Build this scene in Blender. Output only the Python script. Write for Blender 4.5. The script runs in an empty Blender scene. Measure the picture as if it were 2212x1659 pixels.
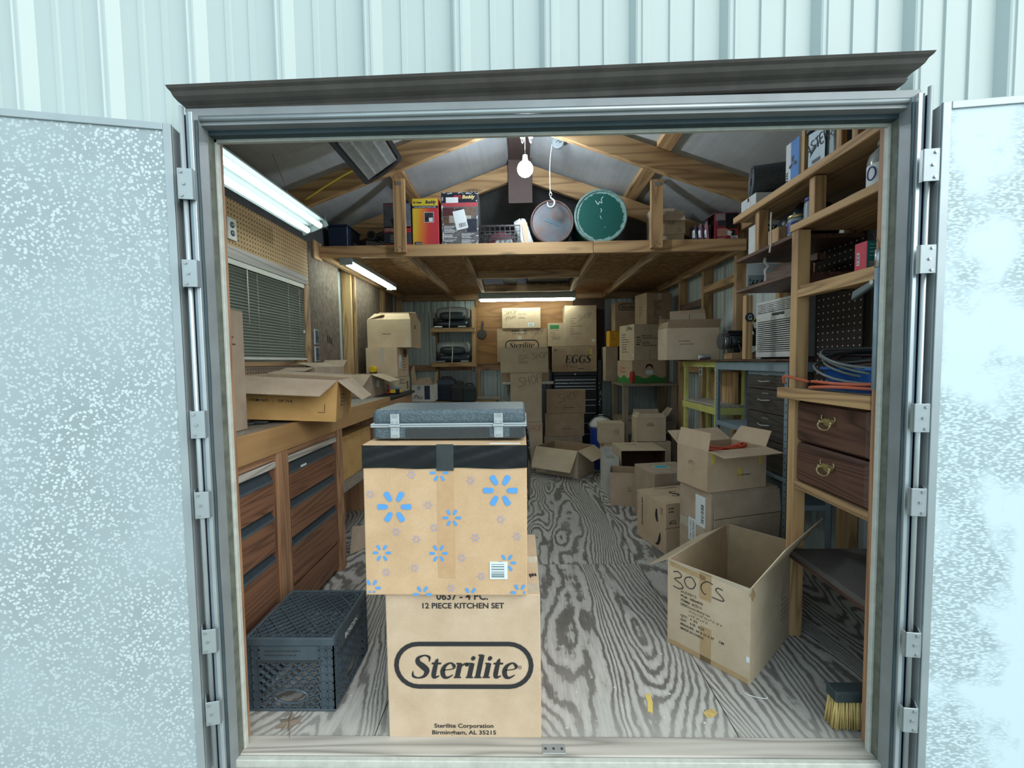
import bpy, math, random
from mathutils import Vector, Matrix, Euler
random.seed(7)
C = bpy.context.scene.collection
SC = bpy.context.scene
R = math.radians

# ------------------------------------------------------------ camera, sky, exposure
cam_data = bpy.data.cameras.new('camera')
cam = bpy.data.objects.new('camera', cam_data)
C.objects.link(cam)
cam_data.sensor_fit = 'HORIZONTAL'
cam_data.sensor_width = 36.0
cam_data.lens = 36.0 * 920.0 / 2212.0
cam_data.clip_start = 0.02
PITCH, YAW, ROLL = R(3.04), R(1.2), R(0.758)
fwd = Vector((-math.sin(YAW) * math.cos(PITCH), math.cos(YAW) * math.cos(PITCH), -math.sin(PITCH)))
rt0 = Vector((math.cos(YAW), math.sin(YAW), 0))
up0 = rt0.cross(fwd)
rt = rt0 * math.cos(ROLL) - up0 * math.sin(ROLL)
up = up0 * math.cos(ROLL) + rt0 * math.sin(ROLL)
cam.matrix_world = Matrix(((rt.x, up.x, -fwd.x, 0), (rt.y, up.y, -fwd.y, 0), (rt.z, up.z, -fwd.z, 1.27), (0, 0, 0, 1)))
SC.camera = cam

SKY_STRENGTH = 0.64
TUBE = 31.0
TUBE_NEAR = 2.5
world = bpy.data.worlds.new('overcast_sky')
SC.world = world
world.use_nodes = True
bg = world.node_tree.nodes['Background']
bg.inputs[0].default_value = (0.78, 0.985, 1.08, 1)
bg.inputs[1].default_value = SKY_STRENGTH
# bright side of the overcast: a very soft sun from the right, behind the camera
sun_d = bpy.data.lights.new('soft_sun', 'SUN')
sun_d.energy = 1.55
sun_d.angle = R(60)
sun_d.color = (1.0, 0.99, 0.94)
sun = bpy.data.objects.new('soft_sun', sun_d)
C.objects.link(sun)
sun.rotation_euler = Vector((0.62, -0.62, 0.62)).to_track_quat('Z', 'Y').to_euler()
SC.view_settings.view_transform = 'Standard'
SC.view_settings.look = 'None'
SC.view_settings.gamma = 1.0
SC.view_settings.use_curve_mapping = False
SC.view_settings.exposure = 0.85
SC.cycles.max_bounces = 8
SC.cycles.diffuse_bounces = 5

# ------------------------------------------------------------ materials
def lin(h):
    if isinstance(h, (tuple, list)):
        return tuple(h) + (1,) if len(h) == 3 else tuple(h)
    h = h.lstrip('#')
    o = []
    for i in (0, 2, 4):
        c = int(h[i:i + 2], 16) / 255
        o.append(c / 12.92 if c <= 0.04045 else ((c + 0.055) / 1.055) ** 2.4)
    return tuple(o) + (1,)

class NT:
    """small node builder"""
    def __init__(s, name):
        s.m = bpy.data.materials.new(name)
        s.m.use_nodes = True
        s.t = s.m.node_tree
        s.b = s.t.nodes['Principled BSDF']
    def n(s, typ, **k):
        x = s.t.nodes.new(typ)
        for a, v in k.items():
            setattr(x, a, v)
        return x
    def l(s, a, b):
        s.t.links.new(a, b)
    def coord(s, scale=(1, 1, 1), loc=(0, 0, 0), rot=(0, 0, 0), shift=True):
        tc = s.n('ShaderNodeTexCoord')
        mp = s.n('ShaderNodeMapping')
        mp.inputs['Scale'].default_value = scale
        mp.inputs['Location'].default_value = loc
        mp.inputs['Rotation'].default_value = rot
        if shift:
            oi = s.n('ShaderNodeObjectInfo')
            ml = s.n('ShaderNodeMath', operation='MULTIPLY')
            ml.inputs[1].default_value = 37.0
            s.l(oi.outputs['Random'], ml.inputs[0])
            va = s.n('ShaderNodeVectorMath', operation='ADD')
            s.l(tc.outputs['Object'], va.inputs[0])
            s.l(ml.outputs[0], va.inputs[1])
            s.l(va.outputs[0], mp.inputs['Vector'])
        else:
            s.l(tc.outputs['Object'], mp.inputs['Vector'])
        return mp.outputs[0]
    def noise(s, vec, scale, detail=3, rough=0.5, dist=0.0):
        x = s.n('ShaderNodeTexNoise')
        x.inputs['Scale'].default_value = scale
        x.inputs['Detail'].default_value = detail
        x.inputs['Roughness'].default_value = rough
        x.inputs['Distortion'].default_value = dist
        s.l(vec, x.inputs['Vector'])
        return x.outputs['Fac']
    def ramp(s, fac, stops, mode='LINEAR'):
        x = s.n('ShaderNodeValToRGB')
        x.color_ramp.interpolation = mode
        e = x.color_ramp.elements
        while len(e) < len(stops):
            e.new(0.5)
        for i, (p, c) in enumerate(stops):
            e[i].position = p
            e[i].color = lin(c) if not isinstance(c, float) else (c, c, c, 1)
        s.l(fac, x.inputs[0])
        return x.outputs[0]
    def math(s, op, a, b=None, c=None):
        x = s.n('ShaderNodeMath', operation=op)
        for i, v in enumerate((a, b, c)):
            if v is None:
                continue
            if isinstance(v, (int, float)):
                x.inputs[i].default_value = v
            else:
                s.l(v, x.inputs[i])
        return x.outputs[0]
    def mix(s, fac, a, b, mode='MIX'):
        x = s.n('ShaderNodeMix', data_type='RGBA', blend_type=mode)
        for sock, v in ((x.inputs[0], fac), (x.inputs[6], a), (x.inputs[7], b)):
            if isinstance(v, (int, float)):
                sock.default_value = v
            elif isinstance(v, (str, tuple)):
                sock.default_value = lin(v)
            else:
                s.l(v, sock)
        return x.outputs[2]
    def bump(s, h, strength=0.3, dist=0.002):
        x = s.n('ShaderNodeBump')
        x.inputs['Strength'].default_value = strength
        x.inputs['Distance'].default_value = dist
        s.l(h, x.inputs['Height'])
        s.l(x.outputs[0], s.b.inputs['Normal'])
    def out(s, col=None, rough=None, metal=None):
        for key, v in (('Base Color', col), ('Roughness', rough), ('Metallic', metal)):
            if v is None:
                continue
            if isinstance(v, (int, float)):
                s.b.inputs[key].default_value = v
            elif isinstance(v, (str, tuple)):
                s.b.inputs[key].default_value = lin(v)
            else:
                s.l(v, s.b.inputs[key])
        return s.m

_plain = {}
def plain(col, rough=0.6, metal=0.0, var=0.12, scale=18.0):
    key = (str(col), rough, metal, var, scale)
    if key not in _plain:
        t = NT('paint_' + str(len(_plain)))
        f = t.noise(t.coord(), scale, 4, 0.6)
        k = t.ramp(f, [(0.3, 1.0 - var), (0.7, 1.0 + 0.0)])
        _plain[key] = t.out(t.mix(1.0, col, k, 'MULTIPLY'), rough, metal)
    return _plain[key]

def emit(name, col, strength):
    m = bpy.data.materials.new(name)
    m.use_nodes = True
    b = m.node_tree.nodes['Principled BSDF']
    b.inputs['Base Color'].default_value = lin('#f4f6f6')
    b.inputs['Emission Color'].default_value = lin(col)
    b.inputs['Emission Strength'].default_value = strength
    return m

def card(name, base, dark, rough=0.88, along=(0, 0, 1)):
    """corrugated cardboard: paper fibre mottling, faint flutes"""
    t = NT(name)
    v = t.coord()
    f1 = t.noise(v, 9, 5, 0.6)
    f2 = t.noise(v, 240, 2, 0.7)
    c = t.ramp(f1, [(0.30, dark), (0.68, base)])
    k = t.ramp(f2, [(0.3, 0.90), (0.7, 1.06)])
    c = t.mix(0.7, c, k, 'MULTIPLY')
    oi = t.n('ShaderNodeObjectInfo')
    tone = t.ramp(oi.outputs['Random'], [(0.0, 0.94), (1.0, 1.04)])
    c = t.mix(1.0, c, tone, 'MULTIPLY')
    wv = t.n('ShaderNodeTexWave')
    wv.bands_direction = 'X'
    wv.inputs['Scale'].default_value = 48
    wv.inputs['Distortion'].default_value = 0.6
    t.l(v, wv.inputs['Vector'])
    h = t.math('ADD', t.math('MULTIPLY', wv.outputs['Fac'], 0.25), f2)
    t.bump(h, 0.18, 0.0012)
    return t.out(c, rough)

def wood(name, dark, light, axis='x', rings=5.0, cross=5.0, long=0.5, contrast=0.5, rough=0.7, streak=0.25):
    rings *= 2.4
    t = NT(name)
    sc = {'x': (long, cross, cross), 'y': (cross, long, cross), 'z': (cross, cross, long)}[axis]
    v = t.coord(sc)
    f = t.noise(v, 1.0, 2.5, 0.5, 0.4)
    r = t.math('PINGPONG', t.math('MULTIPLY', f, rings * 2), 1.0)
    r = t.math('POWER', r, 2.0)
    sc2 = tuple(x * (14 if x == cross else 4) for x in sc)
    g = t.noise(t.coord(sc2), 1.0, 3, 0.6)
    mixf = t.math('ADD', t.math('MULTIPLY', r, contrast), t.math('MULTIPLY', g, streak))
    c = t.ramp(mixf, [(0.12, light), (0.78, dark)])
    kn = t.n('ShaderNodeTexVoronoi')
    kn.inputs['Scale'].default_value = 1.0
    t.l(t.coord({'x': (1.7, 6, 6), 'y': (6, 1.7, 6), 'z': (6, 6, 1.7)}[axis]), kn.inputs['Vector'])
    kk = t.ramp(kn.outputs['Distance'], [(0.07, 0.30), (0.17, 1.0)])
    c = t.mix(0.85, c, kk, 'MULTIPLY')
    t.bump(g, 0.12, 0.001)
    return t.out(c, rough)

M = {}
M['kraft'] = card('cardboard_kraft', '#cab49a', '#bba387')
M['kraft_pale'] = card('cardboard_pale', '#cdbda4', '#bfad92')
M['kraft_dim'] = card('cardboard_brown', '#b29a80', '#a1896f')
M['kraft_warm'] = card('cardboard_warm', '#ccae8b', '#bf9f7a')
M['kraft_gold'] = card('cardboard_gold', '#cba468', '#b9915a')
M['kraft_grey'] = card('cardboard_greyed', '#b3a18c', '#a08e7a')
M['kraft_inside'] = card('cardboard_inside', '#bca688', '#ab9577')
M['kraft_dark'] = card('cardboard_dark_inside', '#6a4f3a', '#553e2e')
M['card_white'] = card('cardboard_white', '#d6d6d0', '#c5c4bd')
M['yellow_card'] = card('cardboard_yellow', '#e0a832', '#cd9526')
for ax in 'xyz':
    M['pine_' + ax] = wood('pine_' + ax, '#876645', '#c4a173', ax, 4.0, 5.0, 0.4, 0.55, 0.65)
    M['pine_old_' + ax] = wood('aged_pine_' + ax, '#74583f', '#b09069', ax, 4.5, 6.0, 0.45, 0.6, 0.7)
    M['cedar_' + ax] = wood('red_wood_' + ax, '#76533c', '#a98262', ax, 5.0, 6.0, 0.4, 0.5, 0.6)
    M['walnut_' + ax] = wood('dark_stained_wood_' + ax, '#38241d', '#64463a', ax, 7.0, 7.0, 0.5, 0.6, 0.5)
    M['oak_' + ax] = wood('brown_oak_' + ax, '#553a2c', '#875f47', ax, 7.0, 7.0, 0.4, 0.55, 0.5)
    M['grey_wood_' + ax] = wood('weathered_wood_' + ax, '#77726b', '#b8b3aa', ax, 5.0, 6.0, 0.4, 0.5, 0.8)
    M['black_wood_' + ax] = wood('blackened_oak_' + ax, '#22201f', '#4c4743', ax, 8.0, 7.0, 0.4, 0.5, 0.5)

def floor_mat():
    t = NT('weathered_plywood')
    v = t.coord((1.9, 0.42, 1.9))
    f = t.noise(v, 1.0, 2.0, 0.40, 0.30)
    zig = t.noise(t.coord((7.5, 5.5, 7.5)), 1.0, 4, 0.6)
    # wavy growth rings of rotary-cut ply: contour lines of a slow field
    fine = t.noise(t.coord((46, 4, 46)), 1.0, 4, 0.65)
    a = t.math('ADD', t.math('ADD', t.math('MULTIPLY', f, 104.0), t.math('MULTIPLY', zig, 3.4)), t.math('MULTIPLY', fine, 1.5))
    r = t.math('PINGPONG', a, 1.0)
    c = t.ramp(r, [(0.18, '#6c6864'), (0.36, '#827e7a'), (0.46, '#aeaca8'), (0.9, '#bebcb8')])
    hair = t.noise(t.coord((120, 6, 120)), 1.0, 3, 0.7)
    c = t.mix(0.75, c, t.ramp(hair, [(0.3, 0.66), (0.62, 1.08)]), 'MULTIPLY')
    dirt = t.noise(t.coord((1.1, 1.1, 1.1), shift=False), 1.6, 5, 0.6)
    c = t.mix(t.ramp(dirt, [(0.46, 0.0), (0.72, 0.55)]), c, '#a09e99')
    # pale dust trodden in behind the sill
    tc = t.n('ShaderNodeTexCoord')
    sp = t.n('ShaderNodeSeparateXYZ')
    t.l(tc.outputs['Object'], sp.inputs[0])
    edge = t.math('ADD', sp.outputs['Y'], t.math('MULTIPLY', dirt, 0.5))
    c = t.mix(t.ramp(t.math('SUBTRACT', edge, 1.2), [(0.30, 0.8), (0.62, 0.0)]), c, '#b1afa9')
    t.bump(t.math('ADD', r, hair), 0.35, 0.0012)
    return t.out(c, 0.78)
M['floor'] = floor_mat()
M['bench_face'] = wood('bench_board', '#86643f', '#b48f62', 'y', 2.0, 4.0, 0.3, 0.35, 0.6, 0.5)

def osb(name, a, b, c_):
    t = NT(name)
    v = t.n('ShaderNodeTexVoronoi')
    v.inputs['Scale'].default_value = 1.0
    t.l(t.coord((26, 60, 26), rot=(0, 0, 0.5), shift=False), v.inputs['Vector'])
    g = t.noise(t.coord((90, 20, 40)), 1.0, 3, 0.6)
    sep = t.n('ShaderNodeSeparateColor')
    t.l(v.outputs['Color'], sep.inputs[0])
    f = t.math('ADD', t.math('MULTIPLY', sep.outputs[0], 0.6), t.math('MULTIPLY', g, 0.45))
    return t.out(t.ramp(f, [(0.15, a), (0.5, b), (0.85, c_)]), 0.75)
M['osb'] = osb('strand_board', '#6b4f34', '#93714c', '#b8956a')
M['osb_grey'] = osb('weathered_strand_board', '#4f443b', '#5f5247', '#6f6156')

def ply_wall():
    t = NT('back_plywood')
    f = t.noise(t.coord((0.5, 3, 3.0), shift=False), 1.0, 3, 0.5, 0.5)
    r = t.math('PINGPONG', t.math('MULTIPLY', f, 22), 1.0)
    return t.out(t.ramp(r, [(0.1, '#8a6038'), (0.7, '#9f7344')]), 0.6)
M['ply_wall'] = ply_wall()

def pegboard(name, base, dark, hole, pitch=0.0254, rad=0.19, wear=True):
    t = NT(name)
    tc = t.n('ShaderNodeTexCoord')
    sp = t.n('ShaderNodeSeparateXYZ')
    t.l(tc.outputs['Object'], sp.inputs[0])
    def cell(o):
        return t.math('SUBTRACT', t.math('FRACT', t.math('DIVIDE', t.math('ADD', o, 50.0), pitch)), 0.5)
    a, b = cell(sp.outputs['Y']), cell(sp.outputs['Z'])
    d = t.math('SQRT', t.math('ADD', t.math('MULTIPLY', a, a), t.math('MULTIPLY', b, b)))
    n = t.noise(tc.outputs['Object'], 3.2, 6, 0.65)
    c = t.ramp(n, [(0.35, base), (0.7, dark)])
    c = t.mix(t.math('LESS_THAN', d, rad), c, hole)
    return t.out(c, 0.75)
M['peg'] = pegboard('pegboard_tan', '#c2a478', '#ad8f65', '#3c2c1c')
M['peg_dirty'] = pegboard('pegboard_stained', '#8b7a68', '#6c5d50', '#3a3028', rad=0.16)
M['peg_dark'] = pegboard('pegboard_dark', '#1c1412', '#261b19', '#b9b2a6', pitch=0.034, rad=0.115)

def galv():
    """galvanised liner with pale oxide blooms"""
    t = NT('galvanised_liner')
    def spots(scale, t0, t1, seed):
        v = t.n('ShaderNodeTexVoronoi')
        v.inputs['Scale'].default_value = scale
        v.inputs['Randomness'].default_value = 1.0
        w = t.coord((1, 1, 1), loc=(seed, seed, seed), shift=False)
        nz = t.n('ShaderNodeTexNoise')
        nz.inputs['Scale'].default_value = scale * 1.4
        t.l(w, nz.inputs['Vector'])
        va = t.n('ShaderNodeVectorMath', operation='ADD')
        vm = t.n('ShaderNodeVectorMath', operation='SCALE')
        vm.inputs['Scale'].default_value = 0.7 / scale
        t.l(nz.outputs['Color'], vm.inputs[0])
        t.l(w, va.inputs[0]); t.l(vm.outputs[0], va.inputs[1])
        t.l(va.outputs[0], v.inputs['Vector'])
        return t.ramp(v.outputs['Distance'], [(t0, 1.0), (t1, 0.0)])
    s1 = spots(95, 0.30, 0.42, 0.0)
    s2 = spots(48, 0.16, 0.24, 3.0)
    s3 = spots(20, 0.10, 0.16, 7.0)
    s = t.math('MAXIMUM', t.math('MAXIMUM', s1, s2), s3)
    big = t.noise(t.coord((1, 1, 0.8), shift=False), 2.4, 4, 0.6)
    dens = t.ramp(big, [(0.36, 0.35), (0.62, 1.0)])
    s = t.math('MULTIPLY', s, dens)
    base = t.mix(t.ramp(big, [(0.3, 0.0), (0.65, 1.0)]), '#a3b3b8', '#909fa4')
    scr = t.noise(t.coord((3, 3, 22), rot=(0, 0.5, 0), shift=False), 1.5, 5, 0.7)
    c = t.mix(s, base, '#c6d5d9')
    c = t.mix(t.ramp(scr, [(0.66, 0.0), (0.74, 0.5)]), c, '#8b999d')
    return t.out(c, 0.55, 0.0)
M['galv'] = galv()

def galv_white():
    t = NT('white_liner_with_bloom')
    v = t.n('ShaderNodeTexVoronoi')
    v.feature = 'SMOOTH_F1'
    v.inputs['Scale'].default_value = 150
    t.l(t.coord((0.6, 0.6, 1.4), shift=False), v.inputs['Vector'])
    big = t.noise(t.coord((1.2, 1.2, 1.0), loc=(1.7, 0, 0.4), shift=False), 2.6, 4, 0.55)
    mask = t.ramp(big, [(0.46, 0.0), (0.54, 1.0)])
    sp = t.ramp(v.outputs['Distance'], [(0.28, 0.0), (0.5, 1.0)])
    c = t.mix(t.math('MULTIPLY', mask, sp), '#cfe2ea', '#a6b8bd')
    st = t.noise(t.coord((1, 1, 1), shift=False), 7, 6, 0.7)
    c = t.mix(t.ramp(st, [(0.68, 0.0), (0.8, 0.35)]), c, '#95a19f')
    return t.out(c, 0.5, 0.0)
M['galv_white'] = galv_white()
M['siding'] = plain('#b7c5c4', 0.42, 0.0, 0.05, 2.0)
M['siding_in'] = plain('#b8c4c4', 0.5, 0.2, 0.12, 4.0)
M['alu'] = plain('#aab6ba', 0.38, 0.4, 0.12, 9.0)
M['alu_bright'] = plain('#bcc6c9', 0.3, 0.5, 0.10, 14.0)
M['jamb'] = plain('#90979a', 0.5, 0.15, 0.22, 7.0)
M['jamb_dark'] = plain('#3d5057', 0.6, 0.1, 0.3, 12.0)
M['lip'] = plain('#c2c6be', 0.6, 0.0, 0.22, 30.0)
M['gutter'] = plain('#57534f', 0.5, 0.0, 0.35, 12.0)
M['roof_in'] = None
M['white'] = plain('#e6e8e6', 0.5)
M['paper'] = plain('#dde6e8', 0.7, 0, 0.06, 60)
M['ink'] = plain('#2a2a2c', 0.7, 0, 0.25, 120)
M['ink_soft'] = plain('#5b5046', 0.8, 0, 0.3, 90)
M['pencil'] = plain('#4a3f36', 0.8, 0, 0.2, 90)
M['black'] = plain('#17191b', 0.45, 0, 0.2)
M['black_plastic'] = plain('#1d2226', 0.38, 0, 0.3, 25)
M['charcoal'] = plain('#33383b', 0.6, 0, 0.2, 50)
M['enamel'] = plain('#8f9c9a', 0.4, 0, 0.1, 20)
M['tape_over_black'] = plain('#3c4345', 0.12, 0, 0.3, 20)
M['door_edge'] = plain('#b7bfc0', 0.5, 0, 0.2, 9)
M['steel'] = plain('#b4b8b8', 0.35, 0.7, 0.15)
M['steel_blue'] = plain('#8da1ad', 0.5, 0.2, 0.18)
M['navy'] = plain('#1c2c46', 0.5, 0, 0.15)
M['tape_yellow'] = plain('#d8c74a', 0.6, 0, 0.1)
M['tape_tan'] = plain('#b59a74', 0.3, 0, 0.14, 40)
M['tape_clear'] = plain('#c2b8a6', 0.22, 0, 0.2, 30)
M['blind'] = plain('#d6d7c8', 0.5, 0, 0.08)
M['red'] = plain('#b5303c', 0.5, 0, 0.12)
M['brass'] = plain('#c9b98a', 0.3, 0.75, 0.15)

def roof_mat():
    t = NT('foil_faced_insulation')
    st = t.noise(t.coord((34, 0.7, 34), shift=False), 1.0, 4, 0.6)
    big = t.noise(t.coord(shift=False), 1.7, 5, 0.6)
    c = t.ramp(big, [(0.3, '#aab2b6'), (0.7, '#cfd4d5')])
    c = t.mix(0.6, c, t.ramp(st, [(0.35, 0.88), (0.62, 1.04)]), 'MULTIPLY')
    sc = t.noise(t.coord((6, 3, 6), rot=(0, 0, 0.8), shift=False), 2.0, 6, 0.75)
    c = t.mix(t.ramp(sc, [(0.67, 0.0), (0.72, 0.5)]), c, '#cdd0cf')
    t.bump(big, 0.5, 0.03)
    return t.out(c, 0.5)
M['roof_in'] = roof_mat()

def hammered(name, col, dark):
    t = NT(name)
    n = t.noise(t.coord((1, 1, 1.6)), 130, 3, 0.6)
    t.bump(n, 0.55, 0.003)
    return t.out(t.ramp(n, [(0.35, dark), (0.65, col)]), 0.45)
M['hammer'] = hammered('pebbled_case_plastic', '#586870', '#3d4a52')
M['rug'] = hammered('grey_rug_pile', '#4a5057', '#2f353b')
M['dust_top'] = hammered('dusty_bench_top', '#a8a49c', '#5b5852')

def glass(name, col=(0.9, 0.95, 0.95), rough=0.05):
    t = NT(name)
    t.b.inputs['Transmission Weight'].default_value = 0.9
    t.b.inputs['IOR'].default_value = 1.3
    return t.out(tuple(col), rough)
M['glass'] = glass('clear_glass')
def window_glass():
    m = bpy.data.materials.new('window_glass')
    m.use_nodes = True
    t = m.node_tree
    t.nodes.remove(t.nodes['Principled BSDF'])
    a, b, x = t.nodes.new('ShaderNodeBsdfTransparent'), t.nodes.new('ShaderNodeBsdfGlossy'), t.nodes.new('ShaderNodeMixShader')
    a.inputs[0].default_value = (.9, .95, .95, 1)
    b.inputs['Roughness'].default_value = 0.03
    x.inputs[0].default_value = 0.08
    t.links.new(a.outputs[0], x.inputs[1]); t.links.new(b.outputs[0], x.inputs[2])
    t.links.new(x.outputs[0], t.nodes['Material Output'].inputs[0])
    return m
M['pane'] = window_glass()
def blind_slat():
    m = bpy.data.materials.new('blind_slat')
    m.use_nodes = True
    t = m.node_tree
    p = t.nodes['Principled BSDF']
    p.inputs['Base Color'].default_value = lin('#dadbcb')
    p.inputs['Roughness'].default_value = 0.5
    a, x = t.nodes.new('ShaderNodeBsdfTranslucent'), t.nodes.new('ShaderNodeMixShader')
    a.inputs[0].default_value = lin('#d0d3c2')
    x.inputs[0].default_value = 0.5
    t.links.new(p.outputs[0], x.inputs[1]); t.links.new(a.outputs[0], x.inputs[2])
    t.links.new(x.outputs[0], t.nodes['Material Output'].inputs[0])
    return m
M['slat'] = blind_slat()

# ------------------------------------------------------------ mesh builder
def T(x=0, y=0, z=0, rz=0, rx=0, ry=0):
    return Matrix.Translation((x, y, z)) @ Euler((R(rx), R(ry), R(rz))).to_matrix().to_4x4()

def catmull(pts, n=6, closed=False):
    P = [Vector(p) for p in pts]
    out = []
    N = len(P)
    for i in range(N if closed else N - 1):
        p0 = P[i - 1] if (i > 0 or closed) else P[0]
        p1, p2 = P[i], P[(i + 1) % N]
        p3 = P[(i + 2) % N] if (i + 2 < N or closed) else P[-1]
        for k in range(n):
            t = k / n
            out.append(0.5 * ((2 * p1) + (-p0 + p2) * t + (2 * p0 - 5 * p1 + 4 * p2 - p3) * t * t + (-p0 + 3 * p1 - 3 * p2 + p3) * t ** 3))
    if not closed:
        out.append(P[-1])
    return out

class MB:
    def __init__(s):
        s.v, s.f, s.sm = [], [], []
    def add(s, vs, fs, mat=None, smooth=False):
        b = len(s.v)
        s.v += [tuple(mat @ Vector(p)) if mat else tuple(p) for p in vs]
        s.f += [tuple(b + i for i in f) for f in fs]
        s.sm += [smooth] * len(fs)
        return s
    def box(s, x0, x1, y0, y1, z0, z1, mat=None):
        x0, x1 = min(x0, x1), max(x0, x1); y0, y1 = min(y0, y1), max(y0, y1); z0, z1 = min(z0, z1), max(z0, z1)
        v = [(x0, y0, z0), (x1, y0, z0), (x1, y1, z0), (x0, y1, z0), (x0, y0, z1), (x1, y0, z1), (x1, y1, z1), (x0, y1, z1)]
        return s.add(v, [(3, 2, 1, 0), (4, 5, 6, 7), (0, 1, 5, 4), (1, 2, 6, 5), (2, 3, 7, 6), (3, 0, 4, 7)], mat)
    def cbox(s, cx, cy, cz, w, d, h, mat=None):
        return s.box(cx - w / 2, cx + w / 2, cy - d / 2, cy + d / 2, cz - h / 2, cz + h / 2, mat)
    def hexa(s, p, mat=None):
        return s.add(p, [(3, 2, 1, 0), (4, 5, 6, 7), (0, 1, 5, 4), (1, 2, 6, 5), (2, 3, 7, 6), (3, 0, 4, 7)], mat)
    def plate(s, q, t):
        """quad q (4 points) thickened by t along its normal, both ways halved"""
        q = [Vector(p) for p in q]
        n = (q[1] - q[0]).cross(q[3] - q[0]).normalized() * (t / 2)
        return s.hexa([p - n for p in q] + [p + n for p in q])
    def beam(s, p0, p1, w, h, up_=(0, 0, 1)):
        """rectangular bar from p0 to p1: w across, h along up"""
        p0, p1 = Vector(p0), Vector(p1)
        d = (p1 - p0).normalized()
        u = Vector(up_)
        a = d.cross(u).normalized()
        u = a.cross(d).normalized()
        a, u = a * (w / 2), u * (h / 2)
        return s.hexa([p0 - a - u, p0 + a - u, p1 + a - u, p1 - a - u, p0 - a + u, p0 + a + u, p1 + a + u, p1 - a + u])
    def prism(s, poly, z0, z1, mat=None):
        n = len(poly)
        v = [(x, y, z0) for x, y in poly] + [(x, y, z1) for x, y in poly]
        f = [tuple(range(n - 1, -1, -1)), tuple(range(n, 2 * n))] + [(i, (i + 1) % n, n + (i + 1) % n, n + i) for i in range(n)]
        return s.add(v, f, mat)
    def lathe(s, prof, n=24, mat=None, smooth=True, cap=True):
        v, f = [], []
        for r, z in prof:
            for i in range(n):
                a = 2 * math.pi * i / n
                v.append((r * math.cos(a), r * math.sin(a), z))
        for k in range(len(prof) - 1):
            for i in range(n):
                j = (i + 1) % n
                f.append((k * n + i, k * n + j, (k + 1) * n + j, (k + 1) * n + i))
        s.add(v, f, mat, smooth)
        if cap:
            b = len(s.v) - len(v)
            s.f += [tuple(b + i for i in range(n - 1, -1, -1)), tuple(b + (len(prof) - 1) * n + i for i in range(n))]
            s.sm += [False, False]
        return s
    def cyl(s, p0, p1, r, n=14, r2=None):
        p0, p1 = Vector(p0), Vector(p1)
        d = p1 - p0
        m = Matrix.Translation(p0) @ d.to_track_quat('Z', 'Y').to_matrix().to_4x4()
        return s.lathe([(r, 0), (r if r2 is None else r2, d.length)], n, m)
    def tube(s, pts, r, n=8, closed=False):
        P = [Vector(p) for p in pts]
        N = len(P)
        v, f = [], []
        prev = None
        for i in range(N):
            d = (P[(i + 1) % N] - P[i - 1]) if closed else (P[min(i + 1, N - 1)] - P[max(i - 1, 0)])
            if d.length < 1e-9:
                d = Vector((0, 0, 1))
            d.normalize()
            if prev is None:
                a = d.orthogonal().normalized()
            else:
                a = (prev - d * prev.dot(d))
                a = a.normalized() if a.length > 1e-6 else d.orthogonal().normalized()
            prev = a
            b = d.cross(a)
            rr = r(i / max(1, N - 1)) if callable(r) else r
            for k in range(n):
                t = 2 * math.pi * k / n
                v.append(P[i] + (a * math.cos(t) + b * math.sin(t)) * rr)
        for i in range(N if closed else N - 1):
            for k in range(n):
                j = (i + 1) % N
                f.append((i * n + k, i * n + (k + 1) % n, j * n + (k + 1) % n, j * n + k))
        if not closed:
            f += [tuple(range(n - 1, -1, -1)), tuple((N - 1) * n + k for k in range(n))]
        return s.add(v, f, None, True)
    def grid(s, fn, nu, nv, smooth=True):
        v = [fn(i / nu, j / nv) for j in range(nv + 1) for i in range(nu + 1)]
        f = [(j * (nu + 1) + i, j * (nu + 1) + i + 1, (j + 1) * (nu + 1) + i + 1, (j + 1) * (nu + 1) + i) for j in range(nv) for i in range(nu)]
        return s.add(v, f, None, smooth)
    def ball(s, c, r, n=12, sq=(1, 1, 1)):
        prof = []
        m = Matrix.Translation(c) @ Matrix.Diagonal((sq[0], sq[1], sq[2], 1))
        k = max(5, n // 2)
        for i in range(k + 1):
            a = -math.pi / 2 + math.pi * i / k
            prof.append((max(1e-4, r * math.cos(a)), r * math.sin(a)))
        return s.lathe(prof, n, m)
    def build(s, name, mat, parent=None, bevel=0, seg=1, kind=None, label=None, parent_inv=False):
        me = bpy.data.meshes.new(name)
        me.from_pydata(s.v, [], s.f)
        me.polygons.foreach_set('use_smooth', s.sm)
        me.materials.append(mat)
        me.update()
        o = bpy.data.objects.new(name, me)
        C.objects.link(o)
        if parent:
            o.parent = parent
        if bevel:
            b = o.modifiers.new('edge', 'BEVEL')
            b.width = bevel
            b.segments = seg
            b.limit_method = 'ANGLE'
            b.angle_limit = R(40)
        if kind:
            o['kind'] = kind
        if label:
            o['label'] = label
        return o

def tag(o, label, cat, group=None, kind=None):
    o['label'] = label
    o['category'] = cat
    if group:
        o['group'] = group
    if kind:
        o['kind'] = kind
    return o

def thing(name, label, cat, loc=(0, 0, 0), rz=0, rx=0, ry=0, group=None):
    o = bpy.data.objects.new(name, None)
    o.empty_display_size = 0.05
    C.objects.link(o)
    o.location = loc
    o.rotation_euler = (R(rx), R(ry), R(rz))
    return tag(o, label, cat, group)

def struct(name):
    o = bpy.data.objects.new(name, None)
    o.empty_display_size = 0.05
    C.objects.link(o)
    o['kind'] = 'structure'
    return o

def dup_tree(o, parent=None):
    c = o.copy()
    C.objects.link(c)
    if parent:
        c.parent = parent
    for ch in list(o.children):
        dup_tree(ch, c)
    return c

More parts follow.
